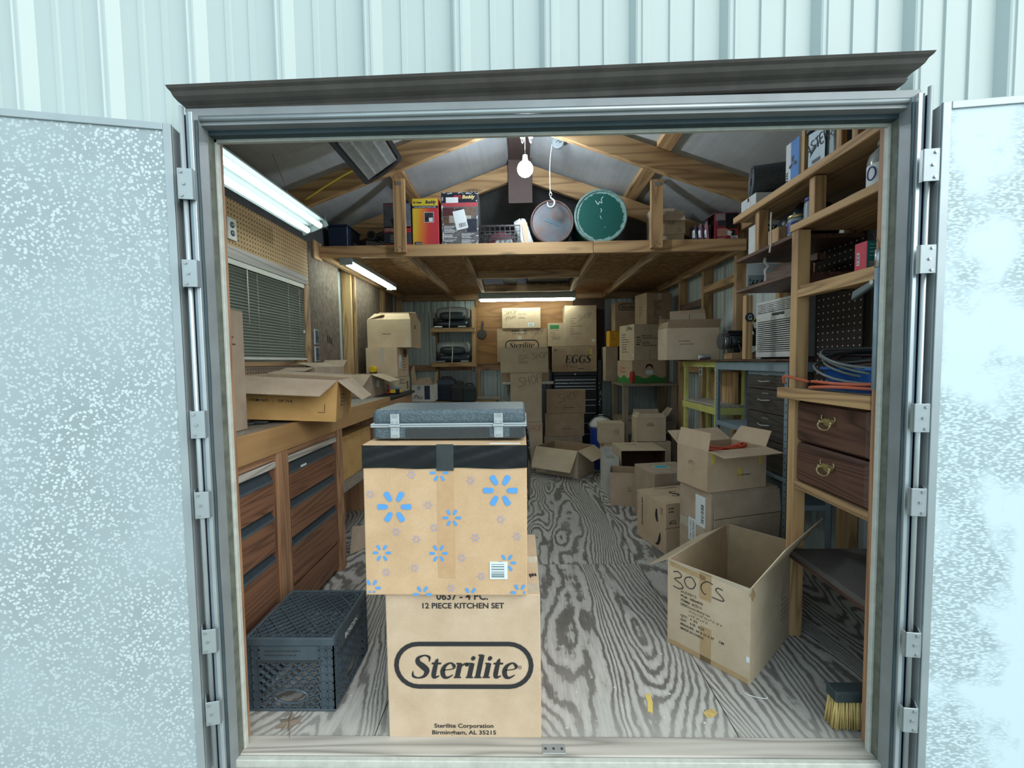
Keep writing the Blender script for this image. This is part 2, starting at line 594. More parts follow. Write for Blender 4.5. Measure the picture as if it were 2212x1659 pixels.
# ------------------------------------------------------------ lettering
class Face:
    def __init__(s, root, o, u, v, n):
        s.root, s.o, s.u, s.v, s.n = root, Vector(o), Vector(u), Vector(v), Vector(n)
    def p(s, a, b, h=0.0006):
        return s.o + s.u * a + s.v * b + s.n * h

def text(face, body, a, b, size, mat, bold=0.0, shear=0.0, align='CENTER', width=None, rot=0, squash=1.0, name='printed_text', h=0.0012, line=1.0):
    cu = bpy.data.curves.new('t', 'FONT')
    cu.body = body
    cu.size = size
    cu.align_x = align
    cu.align_y = 'BOTTOM_BASELINE' if '\n' not in body else 'TOP'
    cu.shear = shear
    cu.offset = bold * size
    cu.space_line = line
    cu.resolution_u = 3
    ob = bpy.data.objects.new('t', cu)
    C.objects.link(ob)
    bpy.context.view_layer.update()
    me = bpy.data.meshes.new_from_object(ob)
    bpy.data.objects.remove(ob)
    bpy.data.curves.remove(cu)
    if not me.vertices:
        return None
    xs = [v.co.x for v in me.vertices]
    k = squash
    if width:
        k = width / (max(xs) - min(xs))
    cr, sr = math.cos(R(rot)), math.sin(R(rot))
    vs = []
    for v in me.vertices:
        x, y = v.co.x * k, v.co.y
        vs.append(face.p(a + x * cr - y * sr, b + x * sr + y * cr, h))
    m = MB()
    m.add(vs, [tuple(p.vertices) for p in me.polygons])
    bpy.data.meshes.remove(me)
    return m.build(name, mat, face.root)

def ribbon(m, face, pts, w, a, b, size, rot=0, shear=0, h=0.0016, n=6, smooth=True):
    """pts (x,y[,w]) in letter units; w in letter units"""
    P = [(p[0], p[1], (p[2] if len(p) > 2 else w)) for p in pts]
    P = catmull(P, n) if smooth else [Vector(p) for p in P]
    cr, sr = math.cos(R(rot)), math.sin(R(rot))
    L = []
    for i, p in enumerate(P):
        q0, q1 = P[max(0, i - 1)], P[min(len(P) - 1, i + 1)]
        d = Vector((q1.x - q0.x, q1.y - q0.y, 0))
        d = d.normalized() if d.length > 1e-9 else Vector((1, 0, 0))
        nn = Vector((-d.y, d.x, 0)) * (p.z / 2)
        for sgn in (1, -1):
            x, y = p.x + nn.x * sgn, p.y + nn.y * sgn
            x += shear * y
            x, y = x * size, y * size
            L.append(face.p(a + x * cr - y * sr, b + x * sr + y * cr, h))
    m.add(L, [(2 * i, 2 * i + 1, 2 * i + 3, 2 * i + 2) for i in range(len(P) - 1)])

HAND = {
    'S': ([[(0.55, 0.92), (0.25, 0.98), (0.08, 0.78), (0.3, 0.55), (0.52, 0.36), (0.35, 0.08), (0.0, 0.02), (-0.12, -0.08)]], 0.66),
    'H': ([[(0.08, 0.95), (0.04, 0.0)], [(0.5, 0.98), (0.48, 0.02)], [(0.04, 0.45), (0.5, 0.52)]], 0.68),
    'O': ([[(0.3, 0.92), (0.06, 0.7), (0.06, 0.25), (0.3, 0.08), (0.52, 0.3), (0.5, 0.72), (0.28, 0.93)]], 0.62),
    'P': ([[(0.1, 0.9), (0.04, -0.05)], [(0.08, 0.88), (0.42, 0.92), (0.5, 0.66), (0.3, 0.48), (0.08, 0.46)]], 0.55),
    '3': ([[(0.02, 0.9), (0.3, 1.0), (0.52, 0.86), (0.45, 0.7), (0.1, 0.5), (0.5, 0.34), (0.62, 0.14), (0.35, 0.0), (0.02, 0.04)]], 0.78),
    '0': ([[(0.35, 0.72), (0.1, 0.6), (0.0, 0.32), (0.2, 0.04), (0.5, 0.06), (0.68, 0.38), (0.52, 0.68), (0.3, 0.74)]], 0.92),
    'C': ([[(0.7, 0.78), (0.4, 0.84), (0.1, 0.6), (0.05, 0.3), (0.2, 0.08), (0.34, 0.08)]], 0.95),
    's': ([[(0.56, 0.66), (0.3, 0.68), (0.2, 0.52), (0.45, 0.32), (0.62, 0.16), (0.5, 0.06), (0.0, 0.06)]], 0.7),
    'm': ([[(0, 0), (0.1, 0.5), (0.2, 0.1), (0.3, 0.5), (0.42, 0.1), (0.5, 0.45)]], 0.6),
    'A': ([[(0.0, 0), (0.25, 0.95), (0.5, 0)], [(0.1, 0.35), (0.42, 0.35)]], 0.62),
    'T': ([[(0.0, 0.92), (0.5, 0.95)], [(0.25, 0.93), (0.22, 0)]], 0.58),
    'E': ([[(0.45, 0.92), (0.05, 0.9), (0.02, 0.02), (0.45, 0.02)], [(0.04, 0.48), (0.36, 0.5)]], 0.55),
    'R': ([[(0.05, 0.0), (0.06, 0.92)], [(0.06, 0.92), (0.44, 0.82), (0.36, 0.52), (0.06, 0.48)], [(0.2, 0.48), (0.5, 0.0)]], 0.6),
}
def hand(face, word, a, b, size, mat=None, w=0.06, rot=0, drop=0.0, name='handwriting'):
    m = MB()
    x = 0.0
    for i, ch in enumerate(word):
        if ch == ' ':
            x += 0.4
            continue
        st, adv = HAND[ch]
        cr, sr = math.cos(R(rot)), math.sin(R(rot))
        for s_ in st:
            ribbon(m, face, [(p[0] + x, p[1] + drop * i) for p in s_], w, a, b, size, rot, 0, n=5, smooth=len(s_) > 2)
        x += adv
    return m.build(name, mat or M['pencil'], face.root)

def scribble(face, a, b, w, h, mat=None, rot=0, loops=6, lw=0.003):
    """cursive squiggle of unreadable handwriting"""
    m = MB()
    pts = []
    for i in range(loops * 4 + 1):
        t = i / (loops * 4)
        pts.append((t * w + 0.012 * math.sin(i * 1.3), h * (0.5 + 0.5 * math.sin(i * 1.57)) * (0.55 + 0.45 * math.sin(i * 0.9) ** 2)))
    ribbon(m, face, pts, lw, a, b, 1.0, rot)
    return m.build('handwriting', mat or M['pencil'], face.root)

# bold italic serif capitals and lower case, drawn stroke by stroke
def serif_word(face, word, a, b, size, mat, shear=0.22, name='logo_lettering', wt=1.0, sx=1.0):
    face = Face(face.root, face.o + face.u * a, face.u * sx, face.v, face.n)
    a = 0.0
    m = MB()
    x = 0.0
    def st(pts, w=0.12, smooth=True):
        ribbon(m, face, [(p[0] + x,) + tuple(p[1:]) for p in pts], w * wt, a, b, size, 0, shear, h=0.0010 + 0.00008 * (len(m.f) % 9), n=8, smooth=smooth)
    def bar(x0, x1, y, w):
        st([(x0, y), (x1, y)], w, False)
    for ch in word:
        if ch == 'S':
            st([(0.42, 0.52, .02), (0.40, 0.66, .07), (0.26, 0.72, .05), (0.10, 0.64, .10), (0.12, 0.50, .14), (0.27, 0.37, .17), (0.40, 0.23, .15), (0.36, 0.06, .10), (0.20, 0.0, .05), (0.05, 0.06, .07), (0.02, 0.22, .02)])
            adv = 0.50
        elif ch == 't':
            st([(0.14, 0.62, .03), (0.12, 0.5, .11), (0.11, 0.14, .13), (0.15, 0.02, .09), (0.27, 0.07, .03)])
            bar(0.0, 0.26, 0.465, .055)
            adv = 0.27
        elif ch == 'e':
            st([(0.08, 0.25, .03), (0.33, 0.29, .035), (0.36, 0.38, .09), (0.25, 0.48, .05), (0.11, 0.39, .10), (0.07, 0.22, .13), (0.13, 0.05, .11), (0.24, 0.01, .07), (0.37, 0.10, .03)])
            adv = 0.41
        elif ch == 'r':
            st([(0.10, 0.47), (0.09, 0.0)], .125, False)
            bar(0.0, 0.12, 0.465, .045); bar(0.0, 0.20, 0.02, .045)
            st([(0.12, 0.30, .03), (0.2, 0.43, .05), (0.29, 0.44, .11), (0.30, 0.37, .08)])
            adv = 0.33
        elif ch == 'i':
            st([(0.10, 0.47), (0.09, 0.0)], .125, False)
            bar(0.0, 0.12, 0.465, .045); bar(0.0, 0.20, 0.02, .045)
            st([(0.045, 0.63, .05), (0.075, 0.63, .13), (0.12, 0.63, .14), (0.165, 0.63, .05)])
            adv = 0.23
        elif ch == 'l':
            st([(0.10, 0.74), (0.09, 0.0)], .125, False)
            bar(0.0, 0.12, 0.735, .045); bar(0.0, 0.20, 0.02, .045)
            adv = 0.23
        elif ch == 'E':
            st([(0.13, 0.70), (0.13, 0.0)], .15, False)
            for y, e in ((0.68, 0.50), (0.36, 0.36), (0.02, 0.52)):
                bar(0.02, e, y, .05)
            st([(0.49, 0.70), (0.48, 0.54)], .05, False); st([(0.35, 0.46), (0.35, 0.26)], .045, False); st([(0.51, 0.0), (0.53, 0.2)], .05, False)
            adv = 0.57
        elif ch == 'G':
            st([(0.58, 0.50, .03), (0.52, 0.66, .06), (0.36, 0.71, .05), (0.16, 0.60, .12), (0.09, 0.36, .16), (0.16, 0.10, .13), (0.36, 0.0, .05), (0.50, 0.06, .06), (0.53, 0.12, .10)])
            st([(0.53, 0.30), (0.52, 0.02)], .14, False); bar(0.38, 0.62, 0.31, .045)
            adv = 0.68
        x += adv * 1.0
    return m.build(name, mat, face.root), x * size * sx

def pill(face, a, b, w, h, t, mat, name='logo_border'):
    """outline with round ends, centred at a,b"""
    m = MB()
    r = h / 2
    pts = []
    for k in range(13):
        an = math.pi / 2 + math.pi * k / 12
        pts.append((a - w / 2 + r + r * math.cos(an), b + r * math.sin(an)))
    for k in range(13):
        an = -math.pi / 2 + math.pi * k / 12
        pts.append((a + w / 2 - r + r * math.cos(an), b + r * math.sin(an)))
    pts.append(pts[0])
    ribbon(m, face, pts, t, 0, 0, 1.0, smooth=False)
    return m.build(name, mat, face.root)

def sticker(face, a, b, w, h, mat, name='label', rot=0, th=0.0009):
    m = MB()
    cr, sr = math.cos(R(rot)), math.sin(R(rot))
    q = [(-w / 2, -h / 2), (w / 2, -h / 2), (w / 2, h / 2), (-w / 2, h / 2)]
    P = [(a + x * cr - y * sr, b + x * sr + y * cr) for x, y in q]
    m.hexa([face.p(x, y, 0.0001) for x, y in P] + [face.p(x, y, th) for x, y in P])
    return m.build(name, mat, face.root)

def bars(face, a, b, w, h, mat, horiz=False, n=14, rot=0, name='barcode', hh=0.0013):
    m = MB()
    rnd = random.Random(int(a * 1000) + n)
    cr, sr = math.cos(R(rot)), math.sin(R(rot))
    L = h if horiz else w
    t = 0.0
    while t < 1.0:
        d = rnd.uniform(0.25, 1.0) / n
        if horiz:
            q = [(-w / 2, -h / 2 + t * h), (w / 2, -h / 2 + t * h), (w / 2, -h / 2 + min(1, t + d) * h), (-w / 2, -h / 2 + min(1, t + d) * h)]
        else:
            q = [(-w / 2 + t * w, -h / 2), (-w / 2 + min(1, t + d) * w, -h / 2), (-w / 2 + min(1, t + d) * w, h / 2), (-w / 2 + t * w, h / 2)]
        m.add([face.p(a + x * cr - y * sr, b + x * sr + y * cr, hh) for x, y in q], [(0, 1, 2, 3)])
        t += d + rnd.uniform(0.3, 0.9) / n
    return m.build(name, mat, face.root)

def lines(face, a, b, w, rows, mat, size=0.009, gap=1.6, rnd=3, name='printed_text', rot=0):
    """blocks of print too small to read: broken strokes set in rows"""
    m = MB()
    r_ = random.Random(rnd)
    cr, sr = math.cos(R(rot)), math.sin(R(rot))
    for k in range(rows):
        x, y = 0.0, -k * size * gap
        end = w * r_.uniform(0.45, 1.0)
        while x < end:
            d = size * r_.uniform(0.8, 3.2)
            q = [(x, y), (x + d, y), (x + d, y + size * 0.62), (x, y + size * 0.62)]
            m.add([face.p(a + px * cr - py * sr, b + px * sr + py * cr, 0.0008) for px, py in q], [(0, 1, 2, 3)])
            x += d + size * 0.35
    return m.build(name, mat, face.root)

# ------------------------------------------------------------ cardboard boxes
def pierced(m, f, w, h, hu, hv, ru, rv, th, n=24):
    """a wall of thickness th with a kidney shaped hand hole cut through it"""
    outer, inner = [], []
    for k in range(n):
        a = 2 * math.pi * (k + 0.5) / n
        ca, sa = math.cos(a), math.sin(a)
        tu = ((w - hu) if ca > 0 else hu) / max(abs(ca), 1e-6)
        tv = ((h - hv) if sa > 0 else hv) / max(abs(sa), 1e-6)
        t = min(tu, tv)
        outer.append((hu + ca * t, hv + sa * t))
        inner.append((hu + ca * ru, hv + sa * rv - (0.35 * rv * ca * ca)))
    V = []
    for dep in (0.0, -th):
        for ring in (outer, inner):
            V += [f.p(a, b, dep) for a, b in ring]
    F = []
    for k in range(n):
        j = (k + 1) % n
        F += [(k, j, n + j, n + k), (2 * n + j, 2 * n + k, 3 * n + k, 3 * n + j), (n + k, n + j, 3 * n + j, 3 * n + k)]
    m.add(V, F)
    for (a, b), (c, e) in (((0, 0), (0.02, 0.02)),):
        pass
    # corner triangles the ring leaves out
    cs = [(0, 0), (w, 0), (w, h), (0, h)]
    for cu, cv in cs:
        k = min(range(n), key=lambda i: (outer[i][0] - cu) ** 2 + (outer[i][1] - cv) ** 2)
        for j in ((k + 1) % n, (k - 1) % n):
            m.add([f.p(cu, cv, 0), f.p(*outer[k], 0), f.p(*outer[j], 0), f.p(cu, cv, -th), f.p(*outer[k], -th), f.p(*outer[j], -th)], [(0, 1, 2), (3, 5, 4)])

class Box:
    def __init__(s, root, w, d, h):
        s.root, s.w, s.d, s.h = root, w, d, h
    def face(s, k):
        w, d, h = s.w / 2, s.d / 2, s.h
        return {'front': Face(s.root, (-w, -d, 0), (1, 0, 0), (0, 0, 1), (0, -1, 0)),
                'back': Face(s.root, (w, d, 0), (-1, 0, 0), (0, 0, 1), (0, 1, 0)),
                'left': Face(s.root, (-w, d, 0), (0, -1, 0), (0, 0, 1), (-1, 0, 0)),
                'right': Face(s.root, (w, -d, 0), (0, 1, 0), (0, 0, 1), (1, 0, 0)),
                'top': Face(s.root, (-w, -d, h), (1, 0, 0), (0, 1, 0), (0, 0, 1))}[k]

def carton(label, w, d, h, loc, rz=0, rx=0, ry=0, top='closed', flaps=None, mat='kraft', inside=None, flapmat=None, seam='x', tape='tape_tan', group='cardboard boxes in the shed',
           name='cardboard_box', cat='box', holes=(), th=0.004, near=False):
    """closed: body + two top flaps + tape. open: shell of four walls and a bottom, flaps hinged at the rim.
    near=True: loc is the bottom near corner (front right of the local frame origin at -w/2,-d/2)"""
    if near:
        c, s_ = math.cos(R(rz)), math.sin(R(rz))
        ox, oy = (w / 2, d / 2) if near == 'l' else (-w / 2, d / 2)
        loc = (loc[0] + ox * c - oy * s_, loc[1] + ox * s_ + oy * c, loc[2])
    root = thing(name, label, cat, loc, rz, rx, ry, group)
    mt = M[mat] if isinstance(mat, str) else mat
    W, D = w / 2, d / 2
    if top == 'closed':
        MB().box(-W, W, -D, D, 0, h - 0.003).build('body', mt, root, 0.004, 2)
        g = 0.0012
        if seam == 'x':
            MB().box(-W + .001, W - .001, -D + .001, -g, h - 0.0028, h).build('flap', mt, root)
            MB().box(-W + .001, W - .001, g, D - .001, h - 0.0028, h).build('flap', mt, root)
            if tape:
                m = MB().box(-W - .0006, W + .0006, -.025, .025, h, h + .0006)
                e = min(0.07, h * 0.4)
                m.box(-W - .0012, -W - .0002, -.025, .025, h - e, h + .0006).box(W + .0002, W + .0012, -.025, .025, h - e, h + .0006)
                m.build('tape', M[tape], root)
        else:
            MB().box(-W + .001, -g, -D + .001, D - .001, h - 0.0028, h).build('flap', mt, root)
            MB().box(g, W - .001, -D + .001, D - .001, h - 0.0028, h).build('flap', mt, root)
            if tape:
                m = MB().box(-.025, .025, -D - .0006, D + .0006, h, h + .0006)
                e = min(0.07, h * 0.4)
                m.box(-.025, .025, -D - .0012, -D - .0002, h - e, h + .0006).box(-.025, .025, D + .0002, D + .0012, h - e, h + .0006)
                m.build('tape', M[tape], root)
    else:
        m = MB()
        m.box(-W, W, -D, D, 0, th)
        hl = dict(holes)
        bx_ = Box(root, w, d, h)
        if 'front' not in hl: m.box(-W, W, -D, -D + th, th, h)
        if 'back' not in hl: m.box(-W, W, D - th, D, th, h)
        if 'left' not in hl: m.box(-W, -W + th, -D + th, D - th, th, h)
        if 'right' not in hl: m.box(W - th, W, -D + th, D - th, th, h)
        for k, (hu, hv, ru, rv) in hl.items():
            pierced(m, bx_.face(k), w if k in ('front', 'back') else d, h, hu, hv, ru, rv, th)
        m.build('body', mt, root)
        if inside:
            q = th + 0.0006
            i = MB()
            i.box(-W + q, W - q, -D + q, D - q, q, q + .0008)
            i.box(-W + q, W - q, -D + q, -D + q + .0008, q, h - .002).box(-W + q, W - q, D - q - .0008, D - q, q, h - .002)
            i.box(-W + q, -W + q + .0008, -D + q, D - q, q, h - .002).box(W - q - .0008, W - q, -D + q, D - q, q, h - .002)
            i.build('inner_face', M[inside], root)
    for k, spec in (flaps or {}).items():
        a, L = spec[0], spec[1]
        tp = spec[2] if len(spec) > 2 else 0.012
        sn, cs = math.sin(R(a)), math.cos(R(a))
        k0 = k[0]
        if k0 in 'fb':
            sg = -1 if k0 == 'f' else 1
            y = sg * (D - th / 2)
            p = [(-W + .002, y, h), (W - .002, y, h), (W - tp, y + sg * sn * L, h + cs * L), (-W + tp, y + sg * sn * L, h + cs * L)]
        else:
            sg = -1 if k0 == 'l' else 1
            x = sg * (W - th / 2)
            p = [(x, -D + .002, h), (x, D - .002, h), (x + sg * sn * L, D - tp, h + cs * L), (x + sg * sn * L, -D + tp, h + cs * L)]
        MB().plate(p, th * 0.9).build('flap', M[flapmat] if flapmat else mt, root)
    return Box(root, w, d, h)

# ============================================================ the shed itself
# floor: weathered plywood sheets
floor = struct('floor')
MB().box(-1.72, 1.80, 1.37, 5.78, -0.08, -0.02).build('subfloor', M['pine_old_x'], floor)
for x0, x1, y0, y1 in ((-1.70, -0.516, 1.378, 3.82), (-1.70, -0.516, 3.824, 5.74), (-0.512, 0.716, 1.378, 2.603), (-0.512, 0.716, 2.607, 5.04), (-0.512, 0.716, 5.044, 5.74), (0.720, 1.79, 1.378, 3.82), (0.720, 1.79, 3.824, 5.74)):
    MB().box(x0, x1, y0, y1, -0.018, 0.0).build('plywood_sheet', M['floor'], floor)

sill = struct('trim_1')
MB().box(-0.95, 1.13, 1.305, 1.376, -0.03, 0.004).build('sill_board', M['grey_wood_x'], sill, 0.003)
MB().box(-0.95, 1.13, 1.286, 1.304, -0.03, 0.0).build('sill_edge', M['lip'], sill, 0.002)
MB().box(-0.98, 1.16, 1.16, 1.284, -0.10, -0.022).build('step_board', M['grey_wood_x'], sill, 0.004)
strike = MB().box(0.055, 0.13, 1.310, 1.345, 0.004, 0.006).build('strike_plate', M['steel'], sill, 0.001)
m = MB()
for x in (0.066, 0.092, 0.119):
    m.cyl((x, 1.327, 0.006), (x, 1.327, 0.0075), 0.004, 10)
m.build('screw', M['charcoal'], strike, kind='stuff')

ground = struct('ground')
MB().box(-7, 7, -8, 1.25, -0.30, -0.24).build('gravel', plain('#8e8f84', 0.9, 0, 0.3, 8), ground)

# front wall: ribbed steel siding in sheets of three ribs
wall_front = struct('wall_front')
RIB0, PITCH_R, YF = 0.069, 0.272, 1.356
def siding_profile(lo, hi):
    pts = []
    k0 = int(math.floor((lo - RIB0) / PITCH_R)) - 1
    k = k0
    prof = [(0.0, 0), (0.014, .026), (0.019, .028), (0.022, .024), (0.031, .024), (0.034, .028), (0.041, .028), (0.062, 0), (0.119, 0), (0.122, .006), (0.137, .006), (0.140, 0), (0.192, 0), (0.195, .006), (0.210, .006), (0.213, 0)]
    while RIB0 + k * PITCH_R < hi + PITCH_R:
        for dx, dy in prof:
            pts.append((RIB0 + k * PITCH_R + dx, YF - dy))
        k += 1
    out = []
    for (xa, ya), (xb, yb) in zip(pts, pts[1:]):
        if xb <= lo or xa >= hi:
            continue
        f = lambda x: ya + (yb - ya) * (x - xa) / max(1e-9, xb - xa)
        if not out:
            out.append((max(lo, xa), f(max(lo, xa))))
        out.append((min(hi, xb), f(min(hi, xb))))
    return out
def siding(m, lo, hi, z0, z1):
    p = siding_profile(lo, hi)
    n = len(p)
    v = [(x, y, z0) for x, y in p] + [(x, y, z1) for x, y in p]
    m.add(v, [(i, i + 1, n + i + 1, n + i) for i in range(n - 1)])
OPEN_L, OPEN_R, OPEN_T = -0.962, 1.137, 1.985
k = -9
while k <= 9:
    lo, hi = RIB0 + 0.0095 + k * PITCH_R, RIB0 + 0.0095 + (k + 3) * PITCH_R
    m = MB()
    if hi > OPEN_L and lo < OPEN_R:
        siding(m, lo, hi, OPEN_T, 3.15)
        if lo < OPEN_L:
            siding(m, lo, OPEN_L, -0.24, OPEN_T)
        if hi > OPEN_R:
            siding(m, OPEN_R, hi, -0.24, OPEN_T)
    else:
        siding(m, lo, hi, -0.24, 3.15)
    m.build('siding_sheet', M['siding'], wall_front)
    k += 3
for x0, x1, z0, z1 in ((-2.45, -1.0, -0.2, 3.1), (1.19, 2.5, -0.2, 3.1), (-1.0, 1.19, 2.03, 3.1)):
    MB().box(x0, x1, 1.362, 1.43, z0, z1).build('sheathing', M['osb'], wall_front)
for x0, x1 in ((-1.000, -0.941), (1.117, 1.18)):
    MB().box(x0, x1, 1.340, 1.378, -0.02, 2.0).build('trimmer_stud', M['cedar_z'], wall_front, 0.002)
MB().box(-0.99, 1.17, 1.345, 1.43, 2.003, 2.05).build('header_stud', M['cedar_x'], wall_front)

# crown moulding over the door
trim2 = struct('trim_2')
def moulding(x0, x1, z0l, z0r, x0t, x1t):
    prof = [(1.335, -0.004), (1.282, -0.004), (1.276, 0.000), (1.272, 0.008), (1.274, 0.014), (1.268, 0.019), (1.255, 0.024), (1.244, 0.032), (1.238, 0.042), (1.230, 0.047), (1.226, 0.053), (1.335, 0.056)]
    m = MB()
    n = len(prof)
    v = []
    for side in (0, 1):
        for y, dz in prof:
            t = (1.282 - y) / 0.056
            t = max(0.0, min(1.0, t))
            x = (x0 + (x0t - x0) * t) if side == 0 else (x1 + (x1t - x1) * t)
            v.append((x, y, (z0l if side == 0 else z0r) + dz))
    f = [(i, n + i, n + (i + 1) % n, (i + 1) % n) for i in range(n)] + [tuple(range(n)), tuple(range(2 * n - 1, n - 1, -1))]
    m.add(v, f)
    return m
moulding(-0.972, 1.098, 2.010, 2.046, -0.995, 1.140).build('crown_moulding', M['gutter'], trim2)

# steel door frame
frame = struct('trim_3')
fx0, fx1 = -0.972, 1.142
MB().box(fx0, fx1, 1.268, 1.335, 1.998, 2.022).build('head_flange', M['jamb'], frame, 0.002)
m = MB().cyl((fx0, 1.268, 1.990), (fx1, 1.268, 1.990), 0.0065, 12)
m.build('head_tube', M['alu_bright'], frame)
m = MB().hexa([(fx0, 1.272, 1.974), (fx1, 1.272, 1.974), (fx1, 1.300, 1.974), (fx0, 1.300, 1.974), (fx0, 1.272, 1.998), (fx1, 1.272, 1.998), (fx1, 1.335, 1.998), (fx0, 1.335, 1.998)])
m.build('head_return', M['jamb'], frame)
MB().box(fx0 + .02, fx1 - .02, 1.300, 1.324, 1.960, 1.985).build('head_seal', M['jamb_dark'], frame)
MB().box(fx0 + .04, fx1 - .04, 1.324, 1.338, 1.9515, 1.964).build('head_lip', M['lip'], frame, 0.001)
for sg, xj, xl in ((-1, -0.931, -0.923), (1, 1.108, 1.099)):
    # sg -1: left jamb
    a = lambda x: xj + sg * x
    MB().box(a(0.0), a(0.036), 1.258, 1.335, -0.02, 1.998).build('jamb_return', M['jamb'], frame, 0.001)
    MB().box(xl, a(0.004), 1.324, 1.339, 0.0, 1.962).build('jamb_lip', M['lip'], frame, 0.001)
    MB().box(a(0.001), a(-0.002), 1.300, 1.322, 0.0, 1.962).build('jamb_inner_strip', plain('#6f7468', .8, 0, .5, 25), frame)  # darker mottled strip next to the lip
    rnd = random.Random(4 + sg)
    pts = [(a(0.0015) + rnd.uniform(-.0012, .0012), 1.256, 0.0 + 1.98 * i / 16) for i in range(17)]
    MB().tube(catmull(pts, 3), 0.0042, 6).build('rubber_seal', M['jamb_dark'], frame)
    MB().box(a(0.006), a(0.017), 1.245, 1.262, -0.02, 2.0).build('jamb_strip', M['alu_bright'], frame, 0.001)
    MB().box(a(0.018), a(0.026), 1.248, 1.262, -0.02, 2.0).build('jamb_strip', M['steel_blue'], frame, 0.001)
    MB().cyl((a(0.032), 1.240, -0.05), (a(0.032), 1.240, 2.012), 0.0062, 12).build('hinge_rod', M['alu_bright'], frame)
    MB().box(a(0.0385), a(0.046), 1.250, 1.30, -0.02, 2.0).build('jamb_gap', M['navy'], frame)

# doors folded back against the siding
def door(name, x0, y0, ang, sg, liner, zs):
    """x0,y0: inner edge of the room-side face; sg -1 opens to the left"""
    root = struct(name)
    root.location = (x0, y0, 0)
    root.rotation_euler = (0, 0, R(ang))
    # local: x outward from the hinge edge (times sg), -y faces the viewer
    X = lambda v: sg * v
    Wd, Ht, Th = 1.02, 1.965, 0.072
    MB().box(X(0.022), X(Wd - .02), 0.003, Th, 0.0, Ht - 0.004).build('panel', M['siding'], root)
    m = MB().box(X(0.018), X(Wd - .016), -0.001, 0.003, 0.02, Ht - 0.016)
    m.build('liner', M[liner], root)
    MB().box(X(0.0), X(0.021), -0.0045, 0.004, -0.02, Ht).build('stile', M['alu'], root, 0.001)
    MB().box(X(Wd - .02), X(Wd), -0.0045, Th, -0.02, Ht).build('stile', M['alu'], root, 0.001)
    MB().box(X(0.021), X(Wd - .02), -0.006, 0.004, Ht - 0.020, Ht).build('top_rail', M['alu'], root, 0.001)
    MB().box(X(0.021), X(Wd - .02), -0.006, 0.004, -0.02, 0.02).build('bottom_rail', M['alu'], root, 0.001)
    MB().box(X(0.0), X(0.021), 0.004, 0.046, -0.02, Ht - .002).build('hinge_edge', M['door_edge'], root, 0.001)
    MB().box(X(-0.004), X(0.021), 0.046, Th, -0.02, Ht - .002).build('edge_channel', M['door_edge'], root, 0.001)
    MB().box(X(-0.0015), X(0.001), 0.040, 0.044, 0, Ht - .03).build('edge_crease', M['steel_blue'], root)
    for z1, z0 in zs:
        # a strap hinge: leaf on the door edge and a knuckle over the hinge rod
        h = MB()
        h.hexa([(X(-0.0055), 0.012, z0 + .010), (X(-0.0025), 0.012, z0 + .010), (X(-0.0025), 0.040, z0), (X(-0.0055), 0.040, z0),
                (X(-0.0055), 0.012, z1), (X(-0.0025), 0.012, z1), (X(-0.0025), 0.040, z1), (X(-0.0055), 0.040, z1)])
        h.hexa([(X(-0.0240), -0.026, z0), (X(-0.0200), -0.026, z0), (X(-0.0020), 0.013, z0), (X(-0.0060), 0.013, z0), (X(-0.0240), -0.026, z1), (X(-0.0200), -0.026, z1), (X(-0.0020), 0.013, z1), (X(-0.0060), 0.013, z1)])
        h.box(X(-0.060), X(-0.022), -0.026, -0.0225, z0, z1)
        h.box(X(-0.060), X(-0.0565), -0.026, -0.012, z0, z1)
        hg = h.build('hinge', M['alu'], root, 0.0008)
        b = MB()
        for i, t in enumerate((0.15, 0.5, 0.85)):
            z = z0 + (z1 - z0) * t
            yy = 0.032 if i != 1 else 0.022
            b.cyl((X(-0.0055), yy, z), (X(-0.0105), yy, z), 0.0042, 8)
        for i, t in enumerate((0.12, 0.5, 0.88)):
            z = z0 + (z1 - z0) * t
            xx = X(-0.030) if i != 1 else X(-0.036)
            b.cyl((xx, -0.026, z), (xx, -0.0295, z), 0.0042, 8)
        b.build('screw', M['steel'], hg, kind='stuff')
    return root
door('door_1', -0.998, 1.2446, 13.2, -1, 'galv', ((1.834, 1.747), (1.576, 1.498), (1.136, 1.055), (0.894, 0.814), (0.471, 0.397), (0.243, 0.169)))
door('door_2', 1.169, 1.2356, -6.4, 1, 'galv_white', ((1.834, 1.747), (1.576, 1.498), (1.136, 1.055), (0.894, 0.814), (0.471, 0.397), (0.243, 0.169)))

# left wall
wl = struct('wall_left')
def ribs_x(m, x, y0, y1, z0, z1, sg, pitch=0.2):
    """corrugated steel seen from inside, ribs upright, wall plane at x"""
    n = int((y1 - y0) / pitch)
    p = []
    for k in range(n + 1):
        b = y0 + k * pitch
        for d, e in ((0, 0), (.012, .016), (.035, .016), (.047, 0), (.09, 0), (.094, .004), (.108, .004), (.112, 0), (.15, 0), (.154, .004), (.168, .004), (.172, 0)):
            if b + d <= y1:
                p.append((b + d, x + sg * e))
    p.append((y1, x))
    c = len(p)
    m.add([(xx, y, z0) for y, xx in p] + [(xx, y, z1) for y, xx in p], [(i, i + 1, c + i + 1, c + i) for i in range(c - 1)])
m = MB()
ribs_x(m, -1.655, 1.40, 5.80, -0.05, 1.29, -1); ribs_x(m, -1.655, 1.40, 5.80, 1.83, 2.62, -1)
ribs_x(m, -1.655, 3.03, 5.80, 1.29, 1.83, -1); ribs_x(m, -1.655, 1.40, 1.60, 1.29, 1.83, -1)
m.build('steel_sheet', M['siding_in'], wl)
for y in (1.44, 3.05, 3.96, 4.70, 5.66):
    MB().box(-1.648, -1.562, y - .019, y + .019, 0, 2.30).build('stud', M['pine_z'], wl, 0.002)
